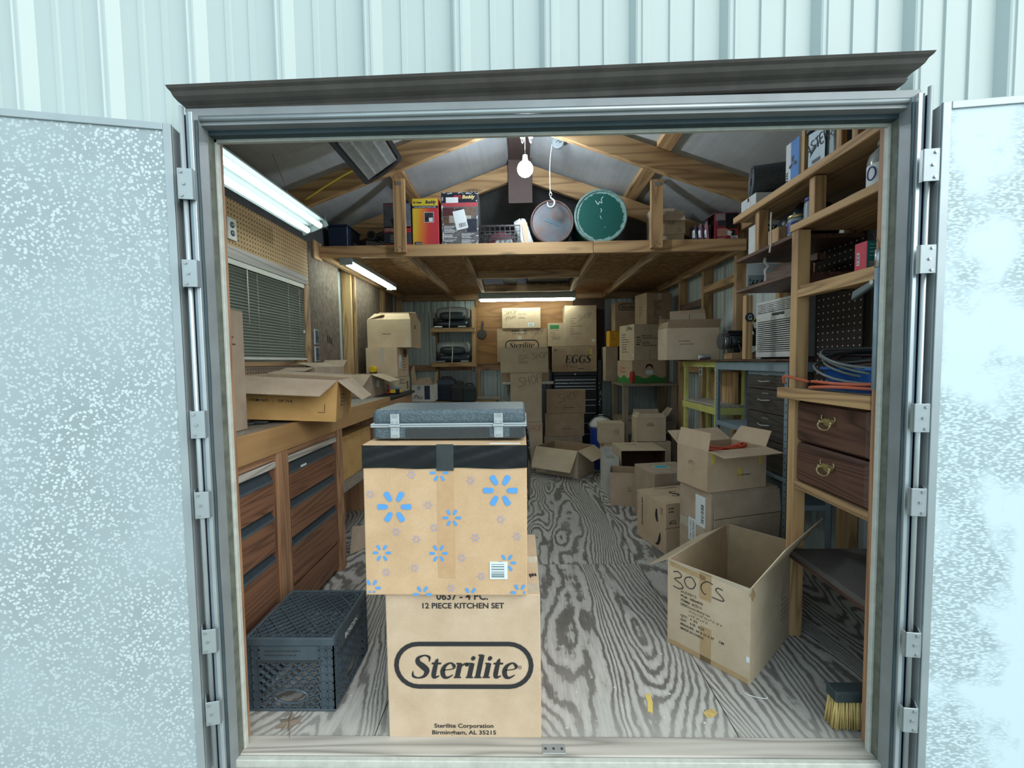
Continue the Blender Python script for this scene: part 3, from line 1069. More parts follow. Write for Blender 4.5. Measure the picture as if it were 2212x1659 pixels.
MB().box(-1.648, -1.562, 1.42, 5.72, 2.30, 2.385).build('top_plate', M['pine_y'], wl)
MB().box(-1.560, -1.551, 1.40, 3.135, 1.835, 2.165).build('pegboard', M['peg'], wl)
MB().box(-1.560, -1.549, 1.40, 3.64, 2.167, 2.40).build('upper_board', plain('#56585a', .8, 0, .3, 6), wl)
MB().box(-1.560, -1.551, 1.40, 3.03, 0.0, 1.285).build('pegboard', M['peg_dirty'], wl)
MB().box(-1.560, -1.549, 3.137, 3.645, 0.90, 2.165).build('wall_panel', M['osb_grey'], wl)
MB().box(-1.560, -1.549, 4.02, 5.20, 0.60, 2.10).build('wall_panel', M['osb_grey'], wl)
MB().box(-1.5485, -1.546, 4.72, 4.90, 0.98, 2.10).build('wall_panel', M['pine_z'], wl)
MB().box(-1.560, -1.540, 3.985, 4.015, 0.9, 2.10).build('batten', M['pine_old_z'], wl)

win = struct('window_1')
MB().box(-1.549, -1.530, 1.40, 3.075, 1.838, 1.905).build('head_board', M['grey_wood_y'], win, 0.002)
MB().box(-1.600, -1.540, 3.045, 3.12, 1.27, 1.838).build('side_jamb', M['pine_old_z'], win, 0.002)
MB().box(-1.655, -1.545, 1.56, 3.045, 1.262, 1.288).build('window_sill', M['pine_old_y'], win)
MB().box(-1.643, -1.638, 1.60, 3.03, 1.288, 1.832).build('pane', M['pane'], win)
for y0, y1, z0, z1 in ((1.60, 1.63, 1.288, 1.835), (3.0, 3.035, 1.288, 1.835), (1.63, 3.0, 1.288, 1.315), (1.63, 3.0, 1.805, 1.835), (1.63, 3.0, 1.55, 1.575)):
    MB().box(-1.652, -1.628, y0, y1, z0, z1).build('sash', M['white'], win)

# right wall: bare studs and ribbed steel
wr = struct('wall_right')
m = MB()
ribs_x(m, 1.805, 1.40, 5.80, -0.05, 2.50, 1)
m.build('steel_sheet', M['siding_in'], wr)
for y in (1.70, 2.30, 2.90, 3.46, 4.07, 4.66, 5.26):
    MB().box(1.712, 1.80, y - .02, y + .02, 0, 2.26).build('stud', M['pine_z'], wr, 0.002)
MB().box(1.712, 1.80, 1.42, 5.72, 2.26, 2.345).build('top_plate', M['pine_y'], wr)
for y0, y1, z, mm in ((3.48, 4.05, 1.90, 'pine_y'), (4.09, 4.64, 1.80, 'walnut_y'), (2.92, 3.44, 1.15, 'pine_old_y'), (4.09, 4.64, 1.16, 'pine_old_y')):
    MB().box(1.715, 1.80, y0, y1, z - .02, z + .04).build('blocking', M[mm], wr)

# back wall
wb = struct('wall_back')
def ribs_y(m, y, x0, x1, z0, z1, pitch=0.229):
    p = []
    k = 0
    while x0 + k * pitch < x1:
        b = x0 + k * pitch
        for d, e in ((0, 0), (.012, .016), (.04, .016), (.052, 0), (.095, 0), (.099, .004), (.112, .004), (.116, 0), (.16, 0), (.164, .004), (.177, .004), (.181, 0)):
            if b + d <= x1:
                p.append((b + d, y + e))
        k += 1
    p.append((x1, y))
    c = len(p)
    m.add([(xx, yy, z0) for xx, yy in p] + [(xx, yy, z1) for xx, yy in p], [(i, i + 1, c + i + 1, c + i) for i in range(c - 1)])
m = MB()
ribs_y(m, 5.78, -1.70, 1.85, -0.05, 3.2)
m.build('steel_sheet', M['siding_in'], wb)
MB().box(-0.593, 1.121, 5.726, 5.738, 1.24, 2.085).build('plywood_panel', M['ply_wall'], wb)
MB().box(-1.60, 1.75, 5.74, 5.775, 1.157, 1.235).build('girt', M['cedar_x'], wb)
MB().box(-1.60, 1.75, 5.74, 5.775, 2.09, 2.17).build('girt', M['pine_old_x'], wb)
MB().box(-0.588, -0.546, 5.70, 5.74, 0.0, 1.157).build('stud', M['pine_z'], wb)
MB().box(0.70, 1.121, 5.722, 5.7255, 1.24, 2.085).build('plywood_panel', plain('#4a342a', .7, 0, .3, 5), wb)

# roof: purlins over rafters, foil faced insulation between
ceil = struct('ceiling')
PK, SL = 2.83, 0.36
def zr(x, up_=0.0):
    return PK - SL * abs(x) + up_
for y in (2.87, 3.72):
    for sg in (-1, 1):
        xe = 1.66 if sg < 0 else 1.80
        m = MB()
        m.hexa([(sg * 0.0, y, zr(0)), (sg * xe, y, zr(xe)), (sg * xe, y + .038, zr(xe)), (0, y + .038, zr(0)),
                (0, y, zr(0) + .148), (sg * xe, y, zr(xe) + .148), (sg * xe, y + .038, zr(xe) + .148), (0, y + .038, zr(0) + .148)])
        m.build('rafter', M['pine_x'], ceil, 0.002)
for x in (-0.90, 0.95):
    z = zr(x) + .150
    m = MB()
    m.hexa([(x - .044, 1.44, z + SL * (.044 if x > 0 else -.044)), (x + .044, 1.44, z - SL * (.044 if x > 0 else -.044)), (x + .044, 5.74, z - SL * (.044 if x > 0 else -.044)), (x - .044, 5.74, z + SL * (.044 if x > 0 else -.044)),
            (x - .044, 1.44, z + .038 + SL * (.044 if x > 0 else -.044)), (x + .044, 1.44, z + .038 - SL * (.044 if x > 0 else -.044)), (x + .044, 5.74, z + .038 - SL * (.044 if x > 0 else -.044)), (x - .044, 5.74, z + .038 + SL * (.044 if x > 0 else -.044))])
    if abs(x) > 0.5:
        m.build('purlin', M['pine_y'], ceil, 0.002)
for sg in (-1, 1):
    xs = [0.0, 0.92, 1.95]
    for i in range(2):
        x0, x1 = xs[i], xs[i + 1]
        def fn(u, v, x0=x0, x1=x1, sg=sg, i=i):
            x = x0 + (x1 - x0) * u
            y = 1.40 + 4.40 * v
            sag = 0.030 * math.sin(math.pi * u) * (0.6 + 0.4 * math.sin(y * 5.2 + i)) + 0.008 * math.sin(y * 9 + x * 7)
            return (sg * x, y, zr(x) + .192 - sag * (1 if i == 0 else 0.7))
        MB().grid(fn, 12, 40).build('insulation_panel', M['roof_in'], ceil)
        m = MB()
        m.hexa([(sg * x0, 1.36, zr(x0) + .21), (sg * x1, 1.36, zr(x1) + .21), (sg * x1, 5.84, zr(x1) + .21), (sg * x0, 5.84, zr(x0) + .21),
                (sg * x0, 1.36, zr(x0) + .23), (sg * x1, 1.36, zr(x1) + .23), (sg * x1, 5.84, zr(x1) + .23), (sg * x0, 5.84, zr(x0) + .23)])
        m.build('roof_sheet', M['siding'], ceil)
kpm = plain('#5f4f4b', .7, 0, .2, 8)
MB().box(-0.085, 0.115, 3.66, 3.675, 2.60, 2.965).build('king_plate', kpm, ceil)
MB().box(-0.075, 0.095, 1.44, 3.66, 2.955, 2.975).build('ridge_board', kpm, ceil)
m = MB()
m.add([(-1.62, 5.72, 2.18), (1.78, 5.72, 2.18), (1.78, 5.72, zr(1.78) + .19), (0, 5.72, zr(0) + .19), (-1.62, 5.72, zr(1.62) + .19)], [(0, 1, 2, 3, 4)])
m.build('gable_insulation', M['roof_in'], wb)

# storage loft
loft = thing('storage_loft', 'wooden storage loft of strand board on pine joists across the back half of the shed', 'loft', (0, 3.3, 2.08))
def lp(mb, name, mat, **k):
    o = mb.build(name, mat, loft, **k)
    o.location = (0, -3.3, -2.08)
    return o

lp(MB().box(-1.535, 0.560, 3.292, 3.33, 2.083, 2.172), 'front_beam', M['pine_x'], bevel=.002)
lp(MB().box(0.563, 1.712, 3.292, 3.33, 2.083, 2.172), 'front_beam', M['pine_x'], bevel=.002)
lp(MB().box(-1.548, -1.535, 3.20, 3.33, 2.065, 2.20), 'end_cleat', M['pine_z'], bevel=.002)
lp(MB().box(-1.545, 1.712, 5.66, 5.70, 2.083, 2.172), 'rear_beam', M['pine_old_x'], bevel=.002)
for x, y0, y1 in ((-1.52, 3.33, 5.66), (-0.86, 3.33, 5.66), (-0.43, 3.33, 5.06), (0.60, 3.33, 5.06), (1.09, 3.33, 5.66), (1.69, 3.33, 5.66)):
    lp(MB().box(x - .019, x + .019, y0, y1, 2.083, 2.158), 'joist', M['pine_old_y'], bevel=.002)
for y in (4.20, 5.02):
    lp(MB().box(-0.41, 0.58, y, y + .038, 2.083, 2.158), 'trimmer', M['pine_old_x'], bevel=.002)
for x0, x1, y0, y1 in ((-1.54, 1.71, 3.331, 4.22), (-1.54, -0.41, 4.222, 5.66), (0.58, 1.71, 4.222, 5.66), (-0.41, 0.58, 5.03, 5.66)):
    lp(MB().box(x0, x1, y0, y1, 2.160, 2.1735), 'deck_board', M['osb'])
for x in (-0.902, 1.030):
    zt = zr(x) + .148
    p = lp(MB().box(x - .044, x + .044, 3.255, 3.291, 2.105, zt), 'post', M['pine_z'], bevel=.002)
    b = lp(MB().box(x - .022, x + .022, 3.250, 3.2548, zt - .05, zt - .025), 'bracket', M['steel'])
    s_ = MB()
    for dx, dz in ((-.02, .02), (.018, .032), (.0, .045)):
        s_.cyl((x + dx, 3.2548, 2.10 + dz), (x + dx, 3.2525, 2.10 + dz), .004, 8)
    lp(s_, 'screw', M['charcoal'], kind='stuff')

# ============================================================ lamps
tube_m = emit('fluorescent_tube', '#eaffff', TUBE)
tube_back = emit('fluorescent_tube_back', '#f2ffee', 20.0)
tube_near = emit('fluorescent_tube_near', '#eaffff', TUBE_NEAR)
bulb_m = emit('lit_bulb', '#e8f4ff', 105.0)

def shop_light(label, loc, rz, length, tubes, rx=0, tm=None, name='fluorescent_light'):
    r = thing(name, label, 'light', loc, rz, rx, group='fluorescent tube lights')
    L = length / 2
    w = 0.085 if len(tubes) > 1 else 0.05
    m = MB()
    # folded reflector: flat spine and two flared wings
    for sg in (-1, 1):
        m.plate([(-L, 0, 0.045), (L, 0, 0.045), (L, sg * w, 0.022), (-L, sg * w, 0.022)], 0.002)
        m.box(-L, L, sg * w - .001, sg * w + .001, 0.012, 0.023)
    m.build('reflector', M['enamel'], r)
    MB().box(-L, L, -.028, .028, 0.024, 0.062).build('ballast_cover', M['enamel'], r, 0.002)
    for x in (-L, L):
        s = MB().box(x - .004, x + .004, -w, w, -.012, 0.06)
        for t in tubes:
            s.box(x - math.copysign(.018, x) - .008, x - math.copysign(.018, x) + .008, t - .012, t + .012, -.012, .03)
        s.build('end_cap', M['enamel'], r, 0.001)
    for t in tubes:
        MB().cyl((-L + .022, t, 0.0), (L - .022, t, 0.0), 0.0165, 14).build('tube', tm or tube_m, r)
    return r
shop_light('twin tube fluorescent light above the pegboard and blind', (-1.285, 2.10, 2.120), 90, 1.22, (-0.042, 0.042), rx=-20, tm=tube_near)
l2 = shop_light('single fluorescent tube light along the left side under the loft', (-1.335, 3.88, 2.042), 90, 1.16, (0.0,), tm=tube_back)
l3 = shop_light('fluorescent light hung crosswise at the back above the stacked boxes', (0.085, 5.33, 2.030), 0, 1.19, (0.0,), tm=tube_back)
MB().plate([(-0.597, -0.062, 0.014), (0.597, -0.062, 0.014), (0.597, -0.050, 0.098), (-0.597, -0.050, 0.098)], 0.002).build('front_shade', M['enamel'], l3)
for x in (-0.5, 0.5):
    MB().cyl((x, 0, 0.06), (x, 0, 0.128), 0.002, 6).build('hanger', M['steel'], l3)
    MB().cyl((x, 0, 0.06), (x, 0, 0.117), 0.002, 6).build('hanger', M['steel'], l2)
for o in bpy.data.objects:
    if o.name.startswith('fluorescent_light') and o.location.y < 2.5:
        for x in (-0.45, 0.40):
            MB().cyl((x, 0, 0.06), (x, 0, 0.42), 0.0015, 6).build('hanger', M['steel'], o)

pend = thing('pendant_bulb', 'bare round glowing bulb on a cord below the roof peak', 'light', (0.044, 2.80, 2.50))
MB().ball((0, 0, 0), 0.050, 22).build('bulb', bulb_m, pend)
MB().cyl((0, 0, 0.046), (0, 0, 0.085), 0.016, 14).build('socket', M['white'], pend)
MB().cyl((0, 0, 0.085), (0, 0, 0.22), 0.002, 6).build('cord', M['white'], pend)
tw = thing('twin_bulb_socket', 'twin socket with two small glowing bulbs under the front rafters', 'light', (0.055, 2.80, 2.722))
MB().box(-0.045, 0.045, -.02, .06, 0.051, 0.10).build('base', M['charcoal'], tw, 0.004)
for x in (-0.026, 0.026):
    MB().lathe([(0.006, -0.034), (0.014, -0.026), (0.018, -0.005), (0.018, 0.022), (0.011, 0.040), (0.011, 0.05)], 14, T(x, 0, 0)).build('bulb', bulb_m, tw)
    MB().lathe([(0.002, -0.062), (0.009, -0.052), (0.011, -0.036)], 12, T(x, 0, 0)).build('bulb_tip', M['glass'], tw)

# radiant heater under the left slope
ht = thing('ceiling_heater', 'dark framed radiant heater with wire grille tilted under the left roof slope', 'heater', (-0.838, 2.44, 2.462), ry=-33)
W_, L_ = 0.285, 0.60
body = MB()
out = [(-W_ / 2, -L_ / 2), (W_ / 2, -L_ / 2)] + [(W_ / 2 * math.cos(math.pi * k / 12 * 1.0), L_ / 2 - .045 + .045 * math.sin(math.pi * k / 12)) for k in range(0, 13)]
body.prism(out, 0.012, 0.075)
body.build('housing', M['charcoal'], ht, 0.004)
inn = [(x * .83, (y * .90 - .005)) for x, y in out]
rim = MB()
n = len(out)
rim.add([(x, y, 0.0) for x, y in out] + [(x, y, 0.0) for x, y in inn] + [(x, y, 0.012) for x, y in out] + [(x, y, 0.012) for x, y in inn],
        [(n + i, n + (i + 1) % n, (i + 1) % n, i) for i in range(n)] + [(2 * n + i, 2 * n + (i + 1) % n, 3 * n + (i + 1) % n, 3 * n + i) for i in range(n)] + [(i, (i + 1) % n, 2 * n + (i + 1) % n, 2 * n + i) for i in range(n)] + [(3 * n + i, 3 * n + (i + 1) % n, n + (i + 1) % n, n + i) for i in range(n)])
rim.build('bezel', M['charcoal'], ht)
MB().box(-.105, .105, -L_ / 2 + .10, L_ / 2 - .05, 0.009, 0.0115).build('reflector', plain('#9a9ea0', .4, 0, .3, 12), ht)
for x in (-.05, .05):
    MB().cyl((x, -L_ / 2 + .11, 0.006), (x, L_ / 2 - .07, 0.006), 0.006, 10).build('quartz_rod', M['paper'], ht)
m = MB()
for i in range(44):
    y = -L_ / 2 + .105 + i * (L_ - .17) / 43
    m.box(-.108, .108, y - .0011, y + .0011, -0.002, 0.0005)
for x in (-.1, 0, .1):
    m.box(x - .0015, x + .0015, -L_ / 2 + .10, L_ / 2 - .06, -0.001, 0.002)
m.build('grille', plain('#c9cccb', .4, .2, .1), ht, kind='stuff')
m = MB()
for i in range(15):
    x = -.1 + i * .2 / 14
    y = L_ / 2 - .030 + .012 * math.cos(x * 9) - .004
    m.box(x - .0035, x + .0035, y - .018, y + .004, -0.0012, 0.0005)
m.build('vent', M['black'], ht, kind='stuff')
for x in (-.08, .08):
    for y in (-.15, .15):
        MB().box(x - .012, x + .012, y, y + .03, .076, .27).build('bracket', M['charcoal'], ht)

# hoist: pulley, cable, hook
ho = thing('hoist_hook', 'steel hook hanging from a pulley on a pale cable before the rusty drum', 'hook', (0.235, 3.20, 2.45))
px, pz = 0.055, 0.405
MB().cyl((px, -.012, pz), (px, .012, pz), 0.042, 22).build('pulley', M['alu'], ho, 0.002)
MB().tube([(px - .012, -.014, pz), (px + .004, -.014, pz + .014), (px + .014, -.014, pz - .006), (px + .026, -.014, pz + .006)], 0.0025, 6).build('pin', M['charcoal'], ho)
MB().box(px - .012, px + .012, -.02, .02, pz + .03, 0.53).build('strap', M['steel'], ho)
MB().tube(catmull([(px - .042, 0, pz - .01), (px - .055, 0, pz - .10), (px - .06, 0, pz - .2), (px - .058, 0, 0.06), (0, 0, 0.05), (0, 0, 0.03)][:4] + [(0.0, 0, 0.055)], 6), 0.0032, 7).build('cable', M['paper'], ho)
MB().tube(catmull([(0, 0, 0.058), (-.009, 0, 0.045), (-.004, 0, 0.028), (.006, 0, 0.03), (.008, 0, .045), (0, 0, 0.058)], 5), 0.003, 6).build('eye', M['steel'], ho)
MB().tube(catmull([(0, 0, 0.03), (0.002, 0, 0.014), (0.022, 0, -0.002), (0.03, 0, -0.026), (0.014, 0, -0.05), (-0.012, 0, -0.05), (-0.024, 0, -0.03), (-0.022, 0, -0.016)], 6), lambda t: 0.004 + 0.006 * math.sin(math.pi * min(1, t * 1.1)), 8).build('hook', M['steel'], ho)

# yellow cable stapled to the front left rafter
m = MB().tube(catmull([(-1.42, 2.862, 2.36), (-1.2, 2.862, 2.49), (-1.02, 2.862, 2.575), (-0.93, 2.862, 2.60), (-0.80, 2.862, 2.648)], 8), 0.006, 6)
tag(m.build('electrical_cable', M['tape_yellow']), 'yellow electrical cable run along the front left rafter', 'cable')

# ============================================================ blind in the window
bl = thing('window_blind', 'dusty grey slatted blind lowered over the left window', 'blind', (-1.537, 1.45, 1.30))
ys0, ys1 = 0.13, 1.565
MB().box(-.012, .012, ys0, ys1, 0.505, 0.532).build('head_rail', M['blind'], bl)
sl0 = None
NS = 29
for i in range(NS):
    z = 0.020 + i * 0.0172
    if sl0 is None:
        m = MB()
        v = []
        for y in (ys0, ys1):
            for dx, dz in ((-.003, .0105), (.0050, .0050), (.0052, -.0035), (-.0015, -.0100)):
                v.append((dx, y, dz))
        m.add(v, [(k, k + 1, 5 + k, 4 + k) for k in range(3)] + [(k + 4, k + 5, k + 1, k) for k in range(3)], None, True)
        sl0 = m.build('slat', M['slat'], bl)
        o = sl0
    else:
        o = sl0.copy()
        C.objects.link(o)
        o.parent = bl
    o.location = (0, 0, z)
MB().box(-.011, .011, ys0, ys1 + .01, 0.0, 0.012).build('bottom_rail', M['card_white'], bl)
m = MB()
for y in (0.72, 1.03, 1.36, 1.50):
    m.cyl((0.0085, y, 0.01), (0.0085, y, 0.51), 0.0008, 5)
m.build('ladder_cord', M['blind'], bl)
MB().cyl((0.018, 0.925, 0.20), (0.018, 0.925, 0.50), 0.003, 8).build('tilt_wand', M['blind'], bl)
MB().box(-.004, .010, 1.54, 1.56, 0.19, 0.21).build('cord_pull', M['card_white'], bl)

# ============================================================ left bench
bench = thing('workbench', 'long wooden workbench along the left wall with a thick front board', 'workbench', (-1.33, 1.4, 0))
def bp(mb, name, mat, root, **k):
    o = mb.build(name, mat, root, **k)
    o.location = tuple(-c for c in root.location)
    return o
bp(MB().box(-1.545, -1.128, 1.405, 3.575, .957, .984), 'bench_top', M['dust_top'], bench)
bp(MB().box(-1.128, -1.106, 1.405, 3.568, .868, .986), 'front_board', M['bench_face'], bench, bevel=.002)
for y0, y1 in ((1.888, 1.976), (2.520, 2.590), (3.50, 3.568)):
    bp(MB().box(-1.175, -1.107 - (0.0 if y0 < 2 else .001), y0, y1, 0.001, .867), 'post', M['cedar_z'], bench, bevel=.002)
bp(MB().box(-1.54, -1.112, 2.592, 3.498, .462, .480), 'lower_shelf', M['dust_top'], bench)
bp(MB().box(-1.54, -1.50, 1.41, 3.57, .90, .955), 'wall_cleat', M['pine_old_y'], bench)
for y0, y1 in ((1.41, 1.45), (3.50, 3.54)):
    bp(MB().box(-1.54, -1.50, y0, y1, 0.001, .90), 'leg', M['pine_old_z'], bench)

pull_m = plain('#39454f', .45, .1, .25, 30)
def drawer_cabinet(label, y0, y1):
    r = thing('drawer_cabinet', label, 'cabinet', (-1.33, (y0 + y1) / 2, 0), group='brown drawer cabinets under the workbench')
    bx0, bx1 = -1.50, -1.136
    c = MB()
    c.box(bx0, bx1, y0, y0 + .016, 0.001, .860).box(bx0, bx1, y1 - .016, y1, 0.001, .860).box(bx0, bx1, y0, y1, .845, .861)
    c.box(bx0, bx0 + .01, y0, y1, 0.001, .86).box(bx0, bx1, y0, y1, .135, .15)
    bp(c, 'carcass', M['oak_z'], r)
    bp(MB().box(bx1, -1.118, y0, y1, .838, .864), 'top_rail', M['cedar_y'], r)
    bp(MB().box(bx1, -1.112, y0, y1, .802, .832), 'trim_strip', M['grey_wood_y'], r, bevel=.003)
    bp(MB().box(bx1, -1.122, y0, y1, .03, .185), 'base_rail', M['oak_y'], r)
    for sy in (y0, y1 - .022):
        bp(MB().box(bx1, -1.119, sy, sy + .022, .185, .80), 'stile', M['oak_z'], r, bevel=.001)
    for z0, z1, zp in ((.618, .748, .792), (.430, .575, .612), (.196, .386, .424)):
        d = bp(MB().box(bx1 + .001, -1.116, y0 + .024, y1 - .024, z0, z1), 'drawer', M['oak_y'], r, bevel=.002)
        # a recessed dark finger pull runs along the top of each front
        m = MB()
        m.hexa([(-1.152, y0 + .024, z1), (-1.152, y1 - .024, z1), (-1.138, y1 - .024, zp), (-1.138, y0 + .024, zp), (-1.117, y0 + .024, z1), (-1.117, y1 - .024, z1), (-1.134, y1 - .024, zp), (-1.134, y0 + .024, zp)])
        p = m.build('pull', pull_m, d)
        m = MB().box(-1.1185, -1.1145, y0 + .024, y1 - .024, z1 - .004, z1 + .007)
        m.build('pull_lip', plain('#5d6a70', .4, .2, .2), d)
    return r
drawer_cabinet('brown three-drawer cabinet under the bench next to the door jamb', 1.425, 1.884)
c2 = drawer_cabinet('brown three-drawer cabinet under the bench between two posts', 1.980, 2.516)
m = MB().box(-1.1145, -1.111, 2.10, 2.15, .752, .762)
bp(m, 'scrap_of_tape', M['paper'], c2)

endc = thing('end_cabinet', 'reddish wooden cabinet with a dark top closing the far end of the bench', 'cabinet', (-1.33, 3.9, 0))
bp(MB().box(-1.535, -1.135, 3.585, 4.40, 0.001, .958), 'carcass', M['cedar_z'], endc)
bp(MB().box(-1.537, -1.105, 3.580, 4.41, .960, .984), 'cabinet_top', M['charcoal'], endc, bevel=.003)
d_ = bp(MB().box(-1.1335, -1.115, 3.62, 4.12, .80, .945), 'drawer', M['cedar_y'], endc, bevel=.006)
m = MB().box(-1.115, -1.112, 3.645, 4.095, .835, .91)
m.build('drawer_panel', M['cedar_y'], d_, bevel=.002)
bp(MB().box(-1.1335, -1.115, 3.62, 4.12, .10, .785), 'cabinet_door', M['cedar_z'], endc, bevel=.006)

# ============================================================ right side: wooden shelving by the door
sh = thing('wooden_shelving', 'home built pine shelving against the right wall beside the door', 'shelving', (1.45, 1.9, 0))
def sp(mb, name, mat, **k):
    return bp(mb, name, mat, sh, **k)
sp(MB().box(1.222, 1.705, 1.445, 2.465, 2.030, 2.052), 'shelf', M['pine_old_y'])
sp(MB().box(1.206, 1.2215, 1.445, 2.470, 2.024, 2.058), 'shelf_edge', M['pine_y'], bevel=.002)
sp(MB().box(1.222, 1.705, 1.445, 1.95, 1.832, 1.852), 'shelf', M['pine_old_y'])
sp(MB().box(1.206, 1.2215, 1.445, 1.955, 1.826, 1.857), 'shelf_edge', M['pine_y'], bevel=.002)
sp(MB().box(1.215, 1.535, 1.952, 2.450, 1.802, 1.820), 'shelf', M['walnut_y'], bevel=.002)
sp(MB().box(1.215, 1.535, 1.952, 2.445, 1.634, 1.652), 'shelf', M['walnut_y'], bevel=.002)
sp(MB().box(1.537, 1.545, 1.955, 2.265, 1.14, 1.829), 'pegboard', M['peg_dark'])
sp(MB().box(1.222, 1.705, 1.445, 1.905, 1.566, 1.582), 'shelf', M['pine_y'])
sp(MB().box(1.212, 1.2505, 1.445, 1.905, 1.532, 1.565), 'shelf_rail', M['pine_y'], bevel=.002)
sp(MB().box(1.66, 1.705, 1.445, 1.905, 1.50, 1.565), 'shelf_rail', M['walnut_y'], bevel=.002)
sp(MB().box(1.20, 1.705, 1.445, 1.905, 1.112, 1.135), 'shelf', M['grey_wood_y'])
sp(MB().box(1.168, 1.1995, 1.445, 1.965, 1.090, 1.137), 'shelf_rail', M['pine_y'], bevel=.002)
sp(MB().box(1.215, 1.253, 1.445, 1.905, .690, .722), 'shelf_rail', M['pine_old_y'], bevel=.002)
sp(MB().box(1.254, 1.70, 1.445, 1.905, .700, .718), 'shelf', M['pine_old_y'])
sp(MB().box(1.19, 1.705, 1.445, 1.880, .395, .420), 'shelf', plain('#5f5b57', .85, 0, .3, 9))  # low shelf: the shadow it lies in is put into this darker colour
sp(MB().box(1.188, 1.226, 1.445, 1.880, .382, .394), 'shelf_rail', M['walnut_y'])
sp(MB().box(1.212, 1.268, 1.9065, 1.9505, 0.001, 1.826), 'post', M['pine_z'], bevel=.002)
sp(MB().box(1.62, 1.705, 1.9065, 1.9505, 0.001, 1.826), 'post', M['pine_old_z'], bevel=.002)
sp(MB().box(1.212, 1.300, 1.447, 1.485, 0.001, .38), 'post', M['pine_old_z'])
sp(MB().box(1.62, 1.70, 1.447, 1.485, 0.001, 2.02), 'post', M['pine_old_z'])
sp(MB().box(1.228, 1.276, 1.83, 1.868, 1.858, 2.023), 'post', M['pine_z'], bevel=.002)
sp(MB().box(1.228, 1.276, 2.245, 2.283, 1.821, 2.029), 'post', M['pine_z'], bevel=.002)
sp(MB().box(1.62, 1.70, 2.40, 2.44, 0.9, 2.029), 'post', M['pine_old_z'])
sp(MB().box(1.27, 1.535, 1.951, 1.97, 1.59, 1.633), 'shelf_rail', M['walnut_x'])
# upright slats standing on the top shelf
for y in (1.705, 1.625):
    sp(MB().box(1.24, 1.262, y, y + .03, 2.0585 - .006, 2.30), 'post', M['pine_z'], bevel=.002)
sp(MB().box(1.265, 1.69, 1.60, 1.615, 2.0525, 2.28), 'divider', M['walnut_x'])

dr = thing('small_drawer_unit', 'dark stained two-drawer unit with brass pulls in the right shelving', 'drawers', (1.45, 1.7, .7185))
c = MB()
c.box(1.245, 1.66, 1.465, 1.485, .7185, 1.088).box(1.245, 1.66, 1.885, 1.9035, .7185, 1.088).box(1.245, 1.66, 1.465, 1.9035, 1.070, 1.088).box(1.64, 1.66, 1.465, 1.9035, .7185, 1.088)
bp(c, 'carcass', M['walnut_z'], dr)
for z0, z1 in ((.905, 1.082), (.726, .896)):
    m = MB()
    a, b, s = 1.500, 1.898, .022
    o_ = [(1.232, a, z0), (1.232, b, z0), (1.232, b, z1), (1.232, a, z1)]
    i_ = [(1.218, a + s, z0 + s * .5), (1.218, b - s * .4, z0 + s * .5), (1.218, b - s * .4, z1 - s * .5), (1.218, a + s, z1 - s * .5)]
    k_ = [(1.26, y, z) for _, y, z in o_]
    m.add(o_ + i_ + k_, [(4, 5, 6, 7)] + [(i, (i + 1) % 4, 4 + (i + 1) % 4, 4 + i) for i in range(4)] + [(8 + i, 8 + (i + 1) % 4, (i + 1) % 4, i) for i in range(4)] + [(11, 10, 9, 8)])
    d = bp(m, 'drawer', M['walnut_y'], dr)
    zc, yc = (z0 + z1) / 2 + .012, 1.703
    h = MB()
    for sy in (-1, 1):
        h.lathe([(.004, 0), (.009, .003), (.006, .012), (.008, .016), (.003, .019)], 10, T(1.218, yc + sy * .030, zc + .006) @ Matrix.Rotation(R(-90), 4, 'Y'))
        h.tube(catmull([(1.2155, yc + sy * .030, zc + .010), (1.2155, yc + sy * .038, zc + .020), (1.2155, yc + sy * .034, zc + .032)], 4), .003, 6)
    h.tube(catmull([(1.203, yc - .030, zc + .006), (1.198, yc - .033, zc - .008), (1.197, yc - .016, zc - .022), (1.197, yc + .016, zc - .022), (1.198, yc + .033, zc - .008), (1.203, yc + .030, zc + .006)], 5), .0032, 7)
    h.prism([(-.03, .0), (-.036, .014), (-.02, .02), (-.008, .016), (0, .024), (.008, .016), (.02, .02), (.036, .014), (.03, 0), (.018, -.008), (0, -.012), (-.018, -.008)], 0, .0025, Matrix(((0, 0, -1, 1.218), (1, 0, 0, yc), (0, 1, 0, zc), (0, 0, 0, 1))))
    h.build('pull', M['brass'], d)

# grey steel shelf
ss = thing('steel_shelf', 'blue grey slotted steel shelf unit holding the black drawers', 'shelf', (1.57, 2.76, 0))
def ap(mb, name, mat, **k):
    return bp(mb, name, mat, ss, **k)
for x, sx in ((1.45, 1), (1.70, -1)):
    for y, sy in ((2.335, 1), (3.195, -1)):
        p = ap(MB().box(x, x + sx * .034, y, y + sy * .0025, 0.001, 1.246).box(x, x + sx * .0025, y, y + sy * .034, 0.001, 1.246), 'post', M['steel_blue'])
        if x < 1.5:
            h = MB()
            for i in range(30):
                z = 0.05 + i * .04
                h.cyl((x - .0006, y + sy * .017, z), (x + .0004, y + sy * .017, z), .0046, 8)
                if sy > 0:
                    h.cyl((x + .017, y - .0006, z), (x + .017, y + .0004, z), .0046, 8)
            h.build('bolt_hole', M['black'], p, kind='stuff')
ap(MB().box(1.4465, 1.4495, 2.335, 3.195, 1.192, 1.247), 'top_rail', M['steel_blue'], bevel=.001)
ap(MB().box(1.45, 1.70, 2.3315, 2.3345, 1.192, 1.247), 'top_rail', M['steel_blue'], bevel=.001)
ap(MB().box(1.452, 1.697, 2.338, 3.192, 1.238, 1.2465), 'steel_plate', M['steel_blue'])
ap(MB().box(1.452, 1.697, 2.338, 3.192, .425, .455), 'steel_plate', M['steel_blue'], bevel=.002)
